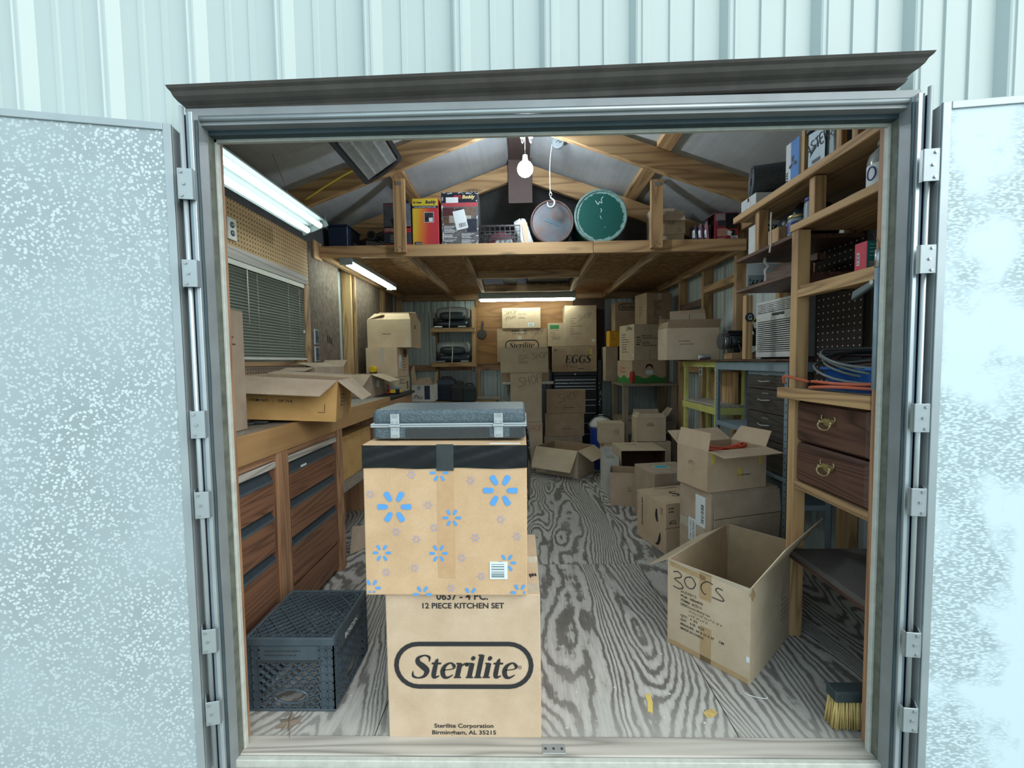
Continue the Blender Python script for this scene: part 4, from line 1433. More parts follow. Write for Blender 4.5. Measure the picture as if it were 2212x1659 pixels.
ap(MB().box(1.4465, 1.697, 2.338, 3.192, .580, .600), 'steel_plate', M['steel_blue'], bevel=.002)
ap(MB().box(1.4465, 1.697, 2.79, 3.192, .785, .815), 'steel_plate', M['steel_blue'], bevel=.002)
tag(MB().box(1.425, 1.700, 2.30, 3.90, 1.2515, 1.2635).build('top_board', M['walnut_y'], None, .002), 'thin dark board laid over the steel and yellow shelves', 'board')

bd = thing('filing_chest', 'black wood drawer stack with silver handles inside the steel shelf', 'drawers', (1.57, 2.55, .6005))
bp(MB().box(1.480, 1.69, 2.375, 2.785, .601, 1.19), 'carcass', M['black_wood_z'], bd)
for z0, z1 in ((1.085, 1.165), (.945, 1.080), (.785, .940), (.605, .780)):
    d = bp(MB().box(1.464, 1.4795, 2.378, 2.782, z0, z1), 'drawer', M['black_wood_y'], bd, bevel=.002)
    zc = (z0 + z1) / 2 + .008
    y = 2.575
    h = MB().tube(catmull([(1.462, y - .055, zc), (1.446, y - .045, zc), (1.440, y, zc - .004), (1.446, y + .045, zc), (1.462, y + .055, zc)], 5), .0048, 7)
    h.build('handle', M['steel'], d)
    MB().box(1.4615, 1.464, y - .032, y + .032, zc + .034, zc + .042).build('card_slot', M['steel'], d)
bp(MB().box(1.470, 1.4795, 2.378, 2.782, 1.168, 1.19), 'top_rail', M['steel_blue'], bd)

ysf = thing('yellow_shelf', 'pale yellow painted open shelf frame next to the steel shelf', 'shelf', (1.58, 3.56, 0))
yel = plain('#cfd07a', .55, 0, .2, 9)
def yp(mb, name, mat, **k):
    return bp(mb, name, mat, ysf, **k)
for x in (1.47, 1.672):
    for y in (3.225, 3.835):
        yp(MB().box(x, x + .03, y, y + .038, 0.001, 1.205), 'post', yel, bevel=.002)
for z0, z1 in ((1.205, 1.250), (.845, .900), (.30, .345)):
    yp(MB().box(1.464, 1.47, 3.22, 3.88, z0, z1), 'rail', yel, bevel=.001)
    yp(MB().box(1.7005, 1.706, 3.22, 3.88, z0, z1), 'rail', yel, bevel=.001)
    yp(MB().box(1.47, 1.70, 3.874, 3.88, z0, z1), 'rail', yel, bevel=.001)
    yp(MB().box(1.47, 1.70, 3.218, 3.224, z0, z1), 'rail', yel, bevel=.001)
yp(MB().box(1.475, 1.70, 3.224, 3.873, .9005, .918), 'shelf_board', M['grey_wood_y'], bevel=.002)
yp(MB().box(1.475, 1.70, 3.224, 3.873, .3455, .36), 'shelf_board', M['grey_wood_y'], bevel=.002)
tag(MB().box(1.635, 1.66, 3.28, 3.50, .919, 1.17).build('plywood_offcut', M['pine_z'], None, .002), 'pale wooden offcut standing on the yellow shelf', 'board', 'wood offcuts on the yellow shelf')
tag(MB().box(1.640, 1.665, 3.52, 3.72, .919, 1.17).build('plywood_offcut', M['cedar_z'], None, .002), 'redder wooden offcut beside the pale one on the yellow shelf', 'board', 'wood offcuts on the yellow shelf')

# grey-brown table at the back right
tb = thing('work_table', 'grey brown wooden table under the stacked boxes at the back right', 'table', (1.4, 4.95, 0))
gw = {a: M['grey_wood_' + a] for a in 'xyz'}
tabm = plain('#8d7f6d', .8, 0, .25, 7)
bp(MB().box(1.108, 1.705, 4.640, 5.24, .982, 1.010), 'table_top', tabm, tb, bevel=.003)
for x in (1.115, 1.64):
    for y in (4.65, 5.17):
        bp(MB().box(x, x + .055, y, y + .055, 0.001, .9815), 'leg', tabm, tb, bevel=.002)
bp(MB().box(1.17, 1.64, 4.652, 4.675, .46, .60), 'apron', tabm, tb)
bp(MB().box(1.118, 1.14, 4.706, 5.17, .46, .60), 'apron', tabm, tb)
bp(MB().box(1.14, 1.70, 4.68, 5.22, .602, .615), 'lower_shelf', tabm, tb)

# back left low bench
lb = thing('low_bench', 'low wooden bench at the back wall under the boat seats', 'bench', (-0.75, 5.4, 0))
bp(MB().box(-1.50, -0.30, 5.10, 5.68, .745, .785), 'bench_top', M['pine_old_x'], lb, bevel=.003)
for x in (-1.48, -0.37):
    for y in (5.12, 5.60):
        bp(MB().box(x, x + .06, y, y + .06, 0.001, .7445), 'leg', M['pine_old_z'], lb)
bp(MB().box(-0.593, -0.258, 5.36, 5.50, .786, .818), 'ledge_board', M['grey_wood_x'], lb, bevel=.003)

# rack with boat seats
rk = thing('seat_rack', 'pine wall rack with two shelves holding the boat seats', 'rack', (-0.85, 5.55, 1.2))
def kp(mb, name, mat, **k):
    return bp(mb, name, mat, rk, **k)
for z in (1.212, 1.650):
    kp(MB().box(-1.13, -0.565, 5.38, 5.418, z, z + .054), 'shelf_front', M['pine_x'], bevel=.002)
    kp(MB().box(-1.13, -0.62, 5.4185, 5.735, z + .030, z + .044), 'shelf', M['pine_old_x'])
    kp(MB().box(-1.13, -1.095, 5.4185, 5.735, z - .03, z + .029), 'bracket', M['pine_old_y'])
kp(MB().box(-0.618, -0.580, 5.42, 5.46, 1.20, 1.98), 'upright', M['pine_z'], bevel=.002)
kp(MB().box(-0.618, -0.580, 5.62, 5.735, 1.20, 1.98), 'upright', M['pine_old_z'], bevel=.002)
kp(MB().box(-1.13, -1.095, 5.69, 5.735, 0.79, 1.93), 'upright', M['pine_old_z'], bevel=.002)

# ============================================================ cartons in the doorway
GF = 'cardboard boxes in the shed'
# --- kitchen set box
b = carton('tall brown kitchen set carton with a big oval logo standing at the sill', 0.516, 0.478, 0.503, (-0.203, 1.609, 0.001), mat='kraft', tape='tape_clear', seam='x')
f = b.face('front')
text(f, '0637 - 4 PC.', 0.258, 0.482, 0.034, M['ink'], bold=.022, name='printed_text')
text(f, '12 PIECE KITCHEN SET', 0.258, 0.4525, 0.026, M['ink'], bold=.022, width=0.272)
pill(f, 0.258, 0.256, 0.452, 0.148, 0.0155, M['ink'])
serif_word(f, 'Sterilite', 0.080, 0.212, 0.108, M['ink'], shear=0.18, wt=1.08, sx=1.13)
m = MB()
ribbon(m, f, [(.446 + .0055 * math.cos(2 * math.pi * k / 16), .249 + .0055 * math.sin(2 * math.pi * k / 16)) for k in range(17)], .0014, 0, 0, 1, smooth=False)
m.build('logo_mark', M['ink'], b.root)
text(f, 'R', .446, .2465, .007, M['ink'], bold=.01, name='logo_mark')
text(f, 'Sterilite Corporation', 0.255, 0.0375, 0.020, M['ink'], bold=.018, width=0.20)
text(f, 'Birmingham, AL 35215', 0.255, 0.014, 0.020, M['ink'], bold=.018, width=0.216)
ft = b.face('top')
hand(ft, 'm', 0.488, 0.10, 0.05, M['ink'], .09, rot=20)
sticker(ft, 0.478, 0.035, 0.07, 0.05, M['tape_clear'], 'tape')

# --- big box with blue sparks and black tape
b = carton('brown carton printed with blue spark marks and banded in black tape', 0.531, 0.46, 0.500, (-0.2525, 1.583, 0.5062), ry=0.4, mat='kraft_warm', tape=None, seam='x')
f = b.face('front')
spark_blue = plain('#5a9fe0', .7, 0, .1, 60)
spark_pale = plain('#a9a2c4', .8, 0, .1, 60)
def spark(m, a, bb, r, wid):
    for k in range(6):
        an = k * math.pi / 3
        c_, s_ = math.cos(an), math.sin(an)
        pts = [(a + c_ * r * t, bb + s_ * r * t, w_) for t, w_ in ((.38, wid * .35), (.44, wid * .75), (.6, wid * .9), (.9, wid), (.97, wid * .7), (1.0, wid * .3))]
        P = [p for p in pts]
        if min(p[1] for p in P) < 0.004 or max(p[1] for p in P) > 0.44 or min(p[0] for p in P) < 0.004 or max(p[0] for p in P) > 0.527:
            P = [p for p in pts if .004 < p[1] < .44 and .004 < p[0] < .527]
            if len(P) < 3:
                continue
        ribbon(m, f, P, wid, 0, 0, 1, smooth=False)
m = MB()
for a, bb in ((0.100, 0.296), (0.445, 0.350)):
    spark(m, a, bb, 0.056, 0.019)
for a, bb in ((0.287, 0.260), (0.056, 0.143), (0.242, 0.142), (0.248, 0.408), (0.465, 0.111), (0.187, 0.004), (0.506, 0.012), (0.02, 0.025), (0.345, 0.0)):
    spark(m, a, bb, 0.030, 0.0095)
m.build('printed_spark', spark_blue, b.root, kind='stuff')
m = MB()
for a, bb in ((0.158, 0.402), (0.35, 0.383), (0.022, 0.338), (0.211, 0.302), (0.446, 0.255), (0.105, 0.214), (0.229, 0.227), (0.171, 0.189), (0.363, 0.194), (0.498, 0.199), (0.318, 0.127), (0.069, 0.078), (0.162, 0.093), (0.381, 0.066), (0.281, 0.025)):
    spark(m, a, bb, 0.0135, 0.0045)
m.build('printed_spark', spark_pale, b.root, kind='stuff')
sticker(f, 0.4375, 0.0855, 0.058, 0.057, M['paper'], th=.0021)
bars(f, 0.435, 0.086, 0.042, 0.046, plain('#6d8288', .7), horiz=True, n=8, hh=.0026)
# black tape band round the top, with wrinkles
blk = plain('#15191c', .22, 0, .3, 14)
def band(u, v):
    W2, D2 = .2655 + .0012, .23 + .0012
    per = 2 * (2 * W2 + 2 * D2)
    s = (u % 1.0) * per
    wob = .0012 * math.sin(u * 140 + v * 9) * math.sin(v * 3.1) + .0010 * math.sin(u * 61 + v * 17)
    o = .0012 + abs(wob)
    if s < 2 * W2:
        x, y, nx, ny = -W2 + s, -D2, 0, -1
    elif s < 2 * W2 + 2 * D2:
        x, y, nx, ny = W2, -D2 + (s - 2 * W2), 1, 0
    elif s < 4 * W2 + 2 * D2:
        x, y, nx, ny = W2 - (s - 2 * W2 - 2 * D2), D2, 0, 1
    else:
        x, y, nx, ny = -W2, D2 - (s - 4 * W2 - 2 * D2), -1, 0
    return (x + nx * o, y + ny * o, 0.423 + .0745 * v + .002 * math.sin(u * 50) * (1 - v))
MB().grid(band, 200, 8).build('black_tape', blk, b.root)
sticker(f, 0.268, 0.458, 0.055, 0.085, M['tape_over_black'], 'clear_tape', th=.0045)
sticker(f, 0.268, 0.24, 0.056, 0.36, plain('#c6a27c', .35, 0, .1, 40), 'clear_tape', th=.0006)
fr = b.face('right')
m = MB()
rnd = random.Random(5)
for k in range(9):
    y0 = rnd.uniform(0, .4)
    m.tube(catmull([fr.p(y0, .50 - .02 * k * .3, .006), fr.p(y0 + .03, .44 - .03 * rnd.random(), .012), fr.p(y0 + .01, .36 - .05 * rnd.random(), .005)], 5), .004, 5)
m.build('loose_plastic', blk, b.root, kind='stuff')
ft = b.face('top')
sticker(ft, 0.46, 0.012, 0.10, 0.012, M['paper'])

# --- hard case on top
cs = thing('equipment_case', 'grey pebbled hard case with two chrome latches lying on the spark box', 'case', (-0.243, 1.542, 1.0135), rz=-0.5)
W2, D2 = .258, .135
def shell(z0, z1, flip):
    m = MB()
    o = [(x, y) for x, y in ((-W2, -D2), (W2, -D2), (W2, D2), (-W2, D2))]
    r = .022
    poly = []
    for cx, cy, a0 in ((W2 - r, -D2 + r, -90), (W2 - r, D2 - r, 0), (-W2 + r, D2 - r, 90), (-W2 + r, -D2 + r, 180)):
        for k in range(5):
            a = R(a0 + 90 * k / 4)
            poly.append((cx + r * math.cos(a), cy + r * math.sin(a)))
    m.prism(poly, z0, z1)
    return m
shell(0.0, .044, False).build('lower_shell', M['hammer'], cs, .008, 3)
shell(.050, .099, True).build('upper_shell', M['hammer'], cs, .014, 4)
m = MB()
for z0, z1, e in ((.0405, .0465, .004), (.0475, .0535, .004)):
    m.box(-W2 - e, W2 + e, -D2 - e, D2 + e, z0, z1)
m.build('metal_band', M['alu_bright'], cs, .002)
for x in (-.178, .168):
    l = MB()
    l.box(x - .015, x + .015, -D2 - .0075, -D2 - .0005, .006, .042).box(x - .015, x + .015, -D2 - .0075, -D2 - .0005, .052, .086)
    l.box(x - .018, x + .018, -D2 - .012, -D2 - .0045, .043, .051)
    la = l.build('latch', M['alu_bright'], cs, .0012)
    s = MB()
    for dx in (-.008, .008):
        for z in (.034, .060):
            s.cyl((x + dx, -D2 - .0075, z), (x + dx, -D2 - .0092, z), .003, 8)
    for z in (.012, .079):
        s.box(x - .010, x + .010, -D2 - .0082, -D2 - .0074, z - .006, z + .005)
    s.build('rivet', M['steel'], la, kind='stuff')
MB().box(-.145, .138, -D2 - .0012, -D2 - .0002, .006, .037).build('black_plate', M['charcoal'], cs)
MB().box(.205, .252, -D2 - .0012, -D2 - .0002, .004, .037).build('black_plate', M['charcoal'], cs)

# --- open box with 30Cs written on it
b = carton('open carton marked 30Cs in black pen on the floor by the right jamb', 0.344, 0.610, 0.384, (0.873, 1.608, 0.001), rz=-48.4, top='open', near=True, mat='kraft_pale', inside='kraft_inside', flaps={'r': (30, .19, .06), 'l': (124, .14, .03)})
f = b.face('front')
def line30(s, a, bb, size=.0145, w=None, col='ink', bold=.02):
    text(f, s, a, bb, size, M[col], bold=bold, align='LEFT', width=w)
text(f, "AUDREY'S", .062, .256, .0155, M['ink_soft'], bold=.008, align='LEFT')
line30('PO#:  10064070', .062, .2375, .0145)
line30('ITEM#:  612111', .062, .2185, .0145)
line30('DESC:', .062, .2000, .0145)
text(f, 'Laundry Meeting Time', .098, .2005, .0125, M['ink_soft'], bold=.012, align='LEFT', width=.090)
text(f, '12" H x 11.75" W x 7" D. 10" H', .098, .183, .0125, M['ink_soft'], bold=.008, align='LEFT', width=.138)
text(f, 'x 5.5" W x 6" D', .098, .166, .0125, M['ink_soft'], bold=.008, align='LEFT')
line30('QTY:   4  5/2', .062, .1495, .0138)
line30('GW:    6.36   KGS', .062, .1315, .0138)
line30('MEASURE:  60 X 52 X 37     CM', .062, .1115, .0138)
line30('MADE IN CHINA', .062, .0925, .0138)
hand(f, '3', .026, .268, .074, M['ink'], .055)
hand(f, '0', .079, .288, .052 / .74, M['ink'], .055)
hand(f, 'C', .148, .286, .074, M['ink'], .055)
hand(f, 's', .197, .286, .076, M['ink'], .05)
sticker(f, .169, .322, .050, .115, M['tape_tan'], 'tape')
sticker(f, .172, .075, .046, .148, M['tape_tan'], 'tape')
sticker(f, .172, .377, .335, .010, M['tape_clear'], 'tape')
sticker(f, .09, .362, .16, .020, M['tape_tan'], 'tape', rot=-4)
sticker(f, .172, .012, .335, .022, M['tape_tan'], 'tape')
sticker(f, .337, .10, .012, .022, M['paper'], 'label')
fr = b.face('right')
m = MB()
ribbon(m, fr, [(.335, .225), (.375, .325), (.415, .275), (.335, .225)], .002, 0, 0, 1, smooth=False)
m.build('printed_triangle', M['ink_soft'], b.root)
for k, s in enumerate(('WARNING', 'Heavy load inside', 'Open with care here', 'Do not stack high', 'Keep dry')):
    text(fr, s, .335, .205 - k * .022, .0125, M['ink_soft'], bold=.006, align='LEFT')
sticker(fr, .018, .355, .034, .045, M['tape_tan'], 'tape', rot=35)

# ============================================================ floor boxes, right side
# big box under the orange cord box
b = carton('wide dull carton with white shipping labels under the box of orange cord', 0.45, 0.25, 0.555, (0.997, 2.240, 0.001), rz=17, near='l', mat='kraft_grey', tape=None)
f = b.face('front')
MB().plate([f.p(.012, .42, .014), f.p(.452, .42, .018), f.p(.452, .545, .004), f.p(.012, .548, .004)], .005).build('flap', M['kraft_grey'], b.root)
MB().plate([f.p(.012, .10, .004), f.p(.444, .10, .004), f.p(.452, .415, .017), f.p(.012, .415, .013)], .004).build('flap', M['kraft_grey'], b.root)
f = b.face('left')
sticker(f, .173, .437, .076, .170, M['paper'])
bars(f, .190, .425, .022, .105, M['ink'], horiz=True, n=16)
lines(f, .142, .50, .03, 9, M['ink_soft'], .006, 2.4, 3)
sticker(f, .108, .310, .060, .13, M['paper'])
text(f, '1ANW1TC91LS', .112, .365, .022, M['ink'], bold=.012, rot=-90, align='LEFT', width=.115)
text(f, '1390W1TW M4LF', .092, .365, .012, M['ink'], bold=.01, rot=-90, align='LEFT', width=.11)
sticker(f, .105, .335, .2, .05, M['tape_clear'], 'tape', th=.0004)

b = carton('open carton with handle hole and orange cord inside, on the wide labelled carton', 0.385, 0.255, 0.222, (0.985, 2.248, 0.5575), rz=17, near='l', top='open', mat='kraft', inside='kraft_inside',
           holes={'left': (.125, .135, .026, .014)}, flaps={'l': (-12, .098, .006), 'f': (96, .115, .004), 'b': (62, .12, .01), 'r': (35, .10, .02)})
f = b.face('front')
text(f, 'HOME MAPLES', .235, .085, .014, M['ink_soft'], rot=180, bold=.01, name='printed_text')
for a, bb, h_, rt_ in ((.03, .185, .06, 4), (.345, .175, .09, 2), (.205, .095, .05, 6)):
    sticker(f, a, bb, .018, h_, M['tape_yellow'], 'yellow_tape', rot=rt_)
oc = thing('orange_cord', 'coil of orange extension cord inside the open box with the handle hole', 'cord', (1.155, 2.43, 0.565))
m = MB()
rnd = random.Random(11)
for k in range(9):
    ph, rx_, ry_ = rnd.uniform(0, 6), rnd.uniform(.09, .135), rnd.uniform(.05, .085)
    z = .10 + k * .013
    tl = rnd.uniform(-.3, .3)
    pts = []
    for i in range(18):
        a = 2 * math.pi * i / 18
        x, y = rx_ * math.cos(a), ry_ * math.sin(a)
        pts.append((x * math.cos(.3) - y * math.sin(.3) + .01, x * math.sin(.3) + y * math.cos(.3), z + .018 * math.sin(a + ph) + .012 * math.cos(2 * a)))
    m.tube(pts, .0062, 6, True)
m.build('cord', plain('#c9543a', .5, 0, .1), oc)
MB().cyl((0, 0, 0.003), (0, 0, .1), .05, 14).build('cord_core', plain('#c9543a', .5, 0, .1), oc)

b = carton('carton with a black smile arrow and KEEP REFRIGERATED print, standing on the floor', 0.36, 0.347, 0.335, (0.925, 2.718, 0.001), rz=16, near='l', mat='kraft', tape=None)
f = b.face('left')
m = MB()
ribbon(m, f, [(.235, .035, .006), (.262, .045, .020), (.28, .085, .024), (.285, .125, .008)], .015, 0, 0, 1)
m.build('smile_mark', M['ink'], b.root)
m = MB()
ribbon(m, f, [(.245, .275, .012), (.243, .225, .026), (.255, .19, .016)], .02, 0, 0, 1)
m.build('hand_hole', M['black'], b.root)
text(f, 'KEEP REFRIGERATED', .065, .30, .019, M['ink_soft'], bold=.03, rot=-90, align='LEFT', width=.20)
sticker(f, .30, .275, .028, .05, M['kraft_dim'], 'printed_panel')
f = b.face('front')
text(f, 'TOP', .052, .225, .036, M['ink'], bold=.02, rot=180, squash=.8)
lines(f, .02, .30, .06, 2, M['ink'], .012, 1.8, 4)
sticker(f, .05, .175, .11, .003, M['ink_soft'], 'seam_line')
f = b.face('top')
serif_word(f, 'S', .145, .13, .13, M['ink'], name='printed_letter')
lines(f, .12, .30, .18, 1, M['ink_soft'], .014, 1.6, 6)

b = carton('carton with a turquoise sticker on its top behind the smile arrow carton', 0.36, 0.34, 0.415, (0.985, 3.150, 0.001), rz=10, near='l', mat='kraft_grey', tape='tape_clear', seam='y')
f = b.face('top')
sticker(f, .16, .20, .12, .075, M['paper'])
sticker(f, .16, .20, .108, .06, plain('#2fb4cc', .6), 'printed_panel', th=.0015)
f = b.face('left')
text(f, '121', .15, .22, .03, M['ink_soft'], rot=90, bold=.01)

b = carton('small open-topped tan carton on the floor left of the smile arrow carton', 0.214, 0.25, 0.29, (0.770, 3.690, 0.001), rz=-13.5, near='l', top='open', mat='kraft', inside='kraft_inside', holes={'left': (.16, .22, .018, .014)})
lines(b.face('front'), .15, .16, .03, 4, M['ink_soft'], .006, 1.7, 8)

# box lying on its side, open towards the door
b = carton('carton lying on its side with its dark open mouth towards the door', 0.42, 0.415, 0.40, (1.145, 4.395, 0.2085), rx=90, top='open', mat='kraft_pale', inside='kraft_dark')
f = b.face('back')
lines(f, .20, .12, .10, 2, M['ink'], .012, 1.4, 5)
b = carton('narrow white-lined open carton wedged beside the box lying on its side', 0.125, 0.28, 0.345, (0.855, 4.13, 0.001), rz=0, top='open', mat='card_white', inside='card_white', flaps={'b': (-8, .06), 'l': (10, .05)})

b = carton('plain carton on the floor hidden under the box with the round stamp', 0.20, 0.25, 0.362, (0.995, 4.73, 0.001), mat='kraft', top='closed')
b = carton('tilted carton with a round printed stamp behind the box lying on its side', 0.27, 0.21, 0.225, (0.985, 4.705, 0.365), rz=-4, ry=0, rx=0, mat='kraft_pale', tape=None)
f = b.face('front')
m = MB()
for rr in (.032, .027):
    ribbon(m, f, [(.185 + rr * math.cos(2 * math.pi * k / 24), .125 + rr * math.sin(2 * math.pi * k / 24)) for k in range(25)], .0022, 0, 0, 1, smooth=False)
ribbon(m, f, [(.165, .12), (.18, .14), (.195, .11), (.205, .135)], .004, 0, 0, 1)
m.build('round_stamp', M['ink_soft'], b.root)
sticker(f, .135, .11, .002, .22, M['kraft_dim'], 'seam_line')

b = carton('plain carton under the box with a moustache shaped hand hole', 0.36, 0.20, 0.415, (1.37, 4.51, 0.001), mat='kraft_pale')
b = carton('open carton with a moustache shaped hand hole set before the grey table', 0.30, 0.20, 0.25, (1.345, 4.51, 0.4172), rz=0, top='open', mat='kraft_pale', inside='kraft_dim', holes={'front': (.14, .178, .042, .022)}, flaps={'f': (-30, .05, .02), 'r': (40, .12, .02), 'b': (5, .07, .02), 'l': (-35, .06, .02)})

b = carton('large open carton with drooping flaps in the middle of the floor', 0.53, 0.42, 0.30, (0.60, 4.53, 0.001), rz=-34.3, near=True, top='open', mat='kraft_pale', inside='kraft_dim', flaps={'f': (146, .255, .02), 'r': (122, .19, .02), 'l': (118, .08, .02), 'b': (177, .2, .02)})
sticker(b.face('front'), .10, .03, .08, .02, M['paper'])

# ============================================================ cartons along the back wall
wsf = thing('wall_shelf', 'narrow white shelf at the back wall behind the tall SHOP box', 'shelf', (0.09, 5.6, .972))
MB().box(-.33, .33, -.14, .12, 0, .036).build('board', M['card_white'], wsf, .003)
for x in (-.26, .26):
    MB().prism([(-.12, 0), (.12, 0), (.12, -.16)], x - .01, x + .01, Matrix(((0, 0, 1, 0), (1, 0, 0, 0), (0, 1, 0, 0), (0, 0, 0, 1)))).build('bracket', M['card_white'], wsf)
b = carton('low brown carton on the white shelf behind the wide SHOP box', 0.60, 0.25, 0.250, (0.06, 5.585, 1.009), mat='kraft_dim')
b = carton('carton with an oval logo on the back shelf under the cream SHOP carton', 0.643, 0.25, 0.428, (0.0225, 5.585, 1.260), mat='kraft_dim', tape='tape_clear', seam='y')
f = b.face('front')
text(f, '#2094 - 6 PC.', .29, .385, .036, M['ink'], bold=.03)
text(f, '52 QT. LATCH BOX', .29, .355, .022, M['ink'], bold=.02)
pill(f, .32, .215, .42, .125, .014, M['ink'])
serif_word(f, 'Sterilite', .150, .178, .100, M['ink'], shear=.18, sx=1.12)
hand(f, 'SHOP', .45, .31, .07, M['pencil'], .05, rot=20)
sticker(f, .29, .30, .05, .06, M['tape_clear'], 'tape')
b = carton('cream lit carton marked SHOP topping the stack under the back light', 0.488, 0.25, 0.258, (0.015, 5.57, 1.689), mat='kraft', tape='tape_clear')
f = b.face('front')
hand(f, 'SHOP', .04, .17, .062, M['pencil'], .06, rot=4)
scribble(f, .05, .09, .14, .05, M['pencil'], rot=22)
text(f, '2 x 1.5 L', .26, .17, .03, M['ink_soft'], bold=.01)
lines(f, .21, .135, .09, 2, M['ink_soft'], .007, 1.6, 9)
sticker(f, .365, .045, .075, .045, M['paper'])
bars(f, .365, .045, .05, .03, M['steel_blue'], n=10)
b = carton('wide carton marked SHOP with a printed triangle, balanced on the tall SHOP carton', 0.577, 0.27, 0.303, (0.0445, 5.265, 1.131), mat='kraft_pale', tape='tape_clear')
f = b.face('front')
m = MB()
ribbon(m, f, [(.225, .215), (.285, .265), (.345, .215), (.225, .215)], .003, 0, 0, 1, smooth=False)
m.build('printed_triangle', M['ink_soft'], b.root)
lines(f, .215, .195, .14, 5, M['ink_soft'], .009, 2.3, 12)
hand(f, 'SHOP', .385, .16, .075, M['pencil'], .05, rot=6)
b = carton('tall narrow carton marked SHOP standing under the wide SHOP carton', 0.376, 0.30, 0.590, (0.061, 5.245, 0.540), mat='kraft_pale', tape=None)
hand(b.face('front'), 'SHOP', .11, .42, .11, M['pencil'], .04, rot=10, drop=.03)
b = carton('plain carton on the floor carrying the tall narrow SHOP carton', 0.385, 0.32, 0.537, (0.062, 5.255, 0.001), mat='kraft_pale')
hand(b.face('front'), 'SHOP', .20, .42, .075, M['red'], .05, rot=4)
b = carton('carton marked SHOP, topmost of the three before the black tool chest', 0.478, 0.20, 0.283, (0.548, 5.302, 0.6285), mat='kraft_dim', tape='tape_clear')
hand(b.face('front'), 'SHOP', .16, .13, .10, M['ink_soft'], .045, rot=12)
lines(b.face('front'), .215, .065, .13, 1, M['ink'], .011, 1.5, 2)
b = carton('carton without pen marks, middle of the three before the black tool chest', 0.480, 0.20, 0.285, (0.530, 5.302, 0.3425), mat='kraft_dim', tape='tape_clear')
lines(b.face('front'), .21, .09, .13, 1, M['ink_soft'], .010, 1.5, 5)
b = carton('lowest carton of the three stacked before the black tool chest', 0.47, 0.20, 0.340, (0.512, 5.302, 0.001), mat='kraft_grey', tape='tape_clear')

tc = thing('tool_chest', 'tall black metal tool chest with thin bright drawer edges at the back', 'tool chest', (0.692, 5.57, 0.001))
blm = plain('#14161c', .4, .2, .15)
MB().box(-.274, .274, -.14, .14, 0.03, .68).build('cabinet_body', blm, tc, .004)
MB().box(-.274, .274, -.145, .14, .682, 1.075).build('chest_body', blm, tc, .004)
MB().box(-.276, .276, -.147, .142, 1.077, 1.124).build('lid', blm, tc, .008, 2)
for x in (-.22, .22):
    for y in (-.1, .1):
        MB().cyl((x - .01, y, .02), (x + .01, y, .02), .02, 12).build('caster', M['charcoal'], tc)
for z, n_ in ((1.025, 2), (.984, 3), (.943, 1), (.905, 1), (.77, 1), (.70, 1), (.60, 1), (.47, 1), (.33, 1)):
    w = .52 / n_
    for k in range(n_):
        x0 = -.26 + k * w
        yb = -.1455 if z > .68 else -.1405
        d = MB().box(x0 + .004, x0 + w - .004, yb - .008, yb, z - .034, z + .002).build('drawer', blm, tc, .001)
        MB().box(x0 + .004, x0 + w - .004, yb - .013, yb - .0085, z - .006, z + .003).build('drawer_edge', M['steel'], d)
MB().lathe([(.012, 0), (.012, .004), (.004, .005)], 12, T(0.0, -.1475, 1.095, rx=90)).build('lock', M['steel'], tc)

b = carton('dark brown carton reading EGGS in big letters on the tool chest', 0.564, 0.28, 0.325, (0.683, 5.565, 1.127), mat='kraft_dim', tape=None)
f = b.face('front')
serif_word(f, 'EGGS', .16, .115, .135, M['ink'], shear=.16, wt=.95, name='printed_word')
sticker(f, .49, .235, .022, .115, M['tape_yellow'], 'yellow_tape')
lines(f, .33, .035, .14, 1, M['ink'], .012, 1.5, 1)
m = MB()
ribbon(m, f, [(.02, .27), (.04, .295), (.06, .27), (.02, .27)], .008, 0, 0, 1, smooth=False)
m.build('printed_mark', M['ink'], b.root)
scribble(f, .13, .05, .2, .05, M['ink_soft'])
b = carton('tall carton marked SHOP standing on the EGGS carton', 0.399, 0.27, 0.510, (0.7635, 5.565, 1.4535), mat='kraft', tape=None)
f = b.face('front')
hand(f, 'SHOP', .18, .32, .07, M['pencil'], .05, rot=14)
for k in range(7):
    lines(f, .07, .345 - k * .032, (.07, .05, .05, .26, .06, .06, .16)[k], 1, M['ink_soft'], .008, 1, k)
sticker(f, .36, .07, .042, .03, M['paper'])
b = carton('small carton with a green label marked SHOP beside the tall SHOP carton', 0.222, 0.22, 0.296, (0.460, 5.545, 1.4535), mat='kraft', tape='tape_clear')
f = b.face('front')
sticker(f, .085, .245, .115, .05, plain('#3f8a4e', .6), 'green_label')
for k in range(4):
    lines(f, .03, .20 - k * .028, .11, 1, M['ink_soft'], .006, 1, k)
hand(f, 'SHOP', .05, .075, .045, M['pencil'], .06, rot=4)

# ============================================================ table stack, back right
b = carton('produce carton printed with a red apple and green band on the grey table', 0.43, 0.315, 0.250, (1.219, 4.690, 1.0108), rz=17, near='l', mat='kraft', tape=None)
grn = plain('#3f8d45', .7, 0, .15, 30)
for key, L in (('front', .43), ('left', .315)):
    f = b.face(key)
    m = MB()
    up_ = [(L * t / 14, .07 + .018 * math.sin(t * .9 + (0 if key == 'front' else 2))) for t in range(15)]
    for (x0, z0), (x1, z1) in zip(up_, up_[1:]):
        m.add([f.p(x0, .001, .0007), f.p(x1, .001, .0007), f.p(x1, z1, .0007), f.p(x0, z0, .0007)], [(0, 1, 2, 3)])
    m.build('green_band', grn, b.root)
f = b.face('left')
text(f, 'Fresh', .12, .155, .045, plain('#c4663a', .7), bold=.0, rot=0, width=.11)
text(f, 'Farms', .12, .115, .045, plain('#c4663a', .7), bold=.0, width=.11)
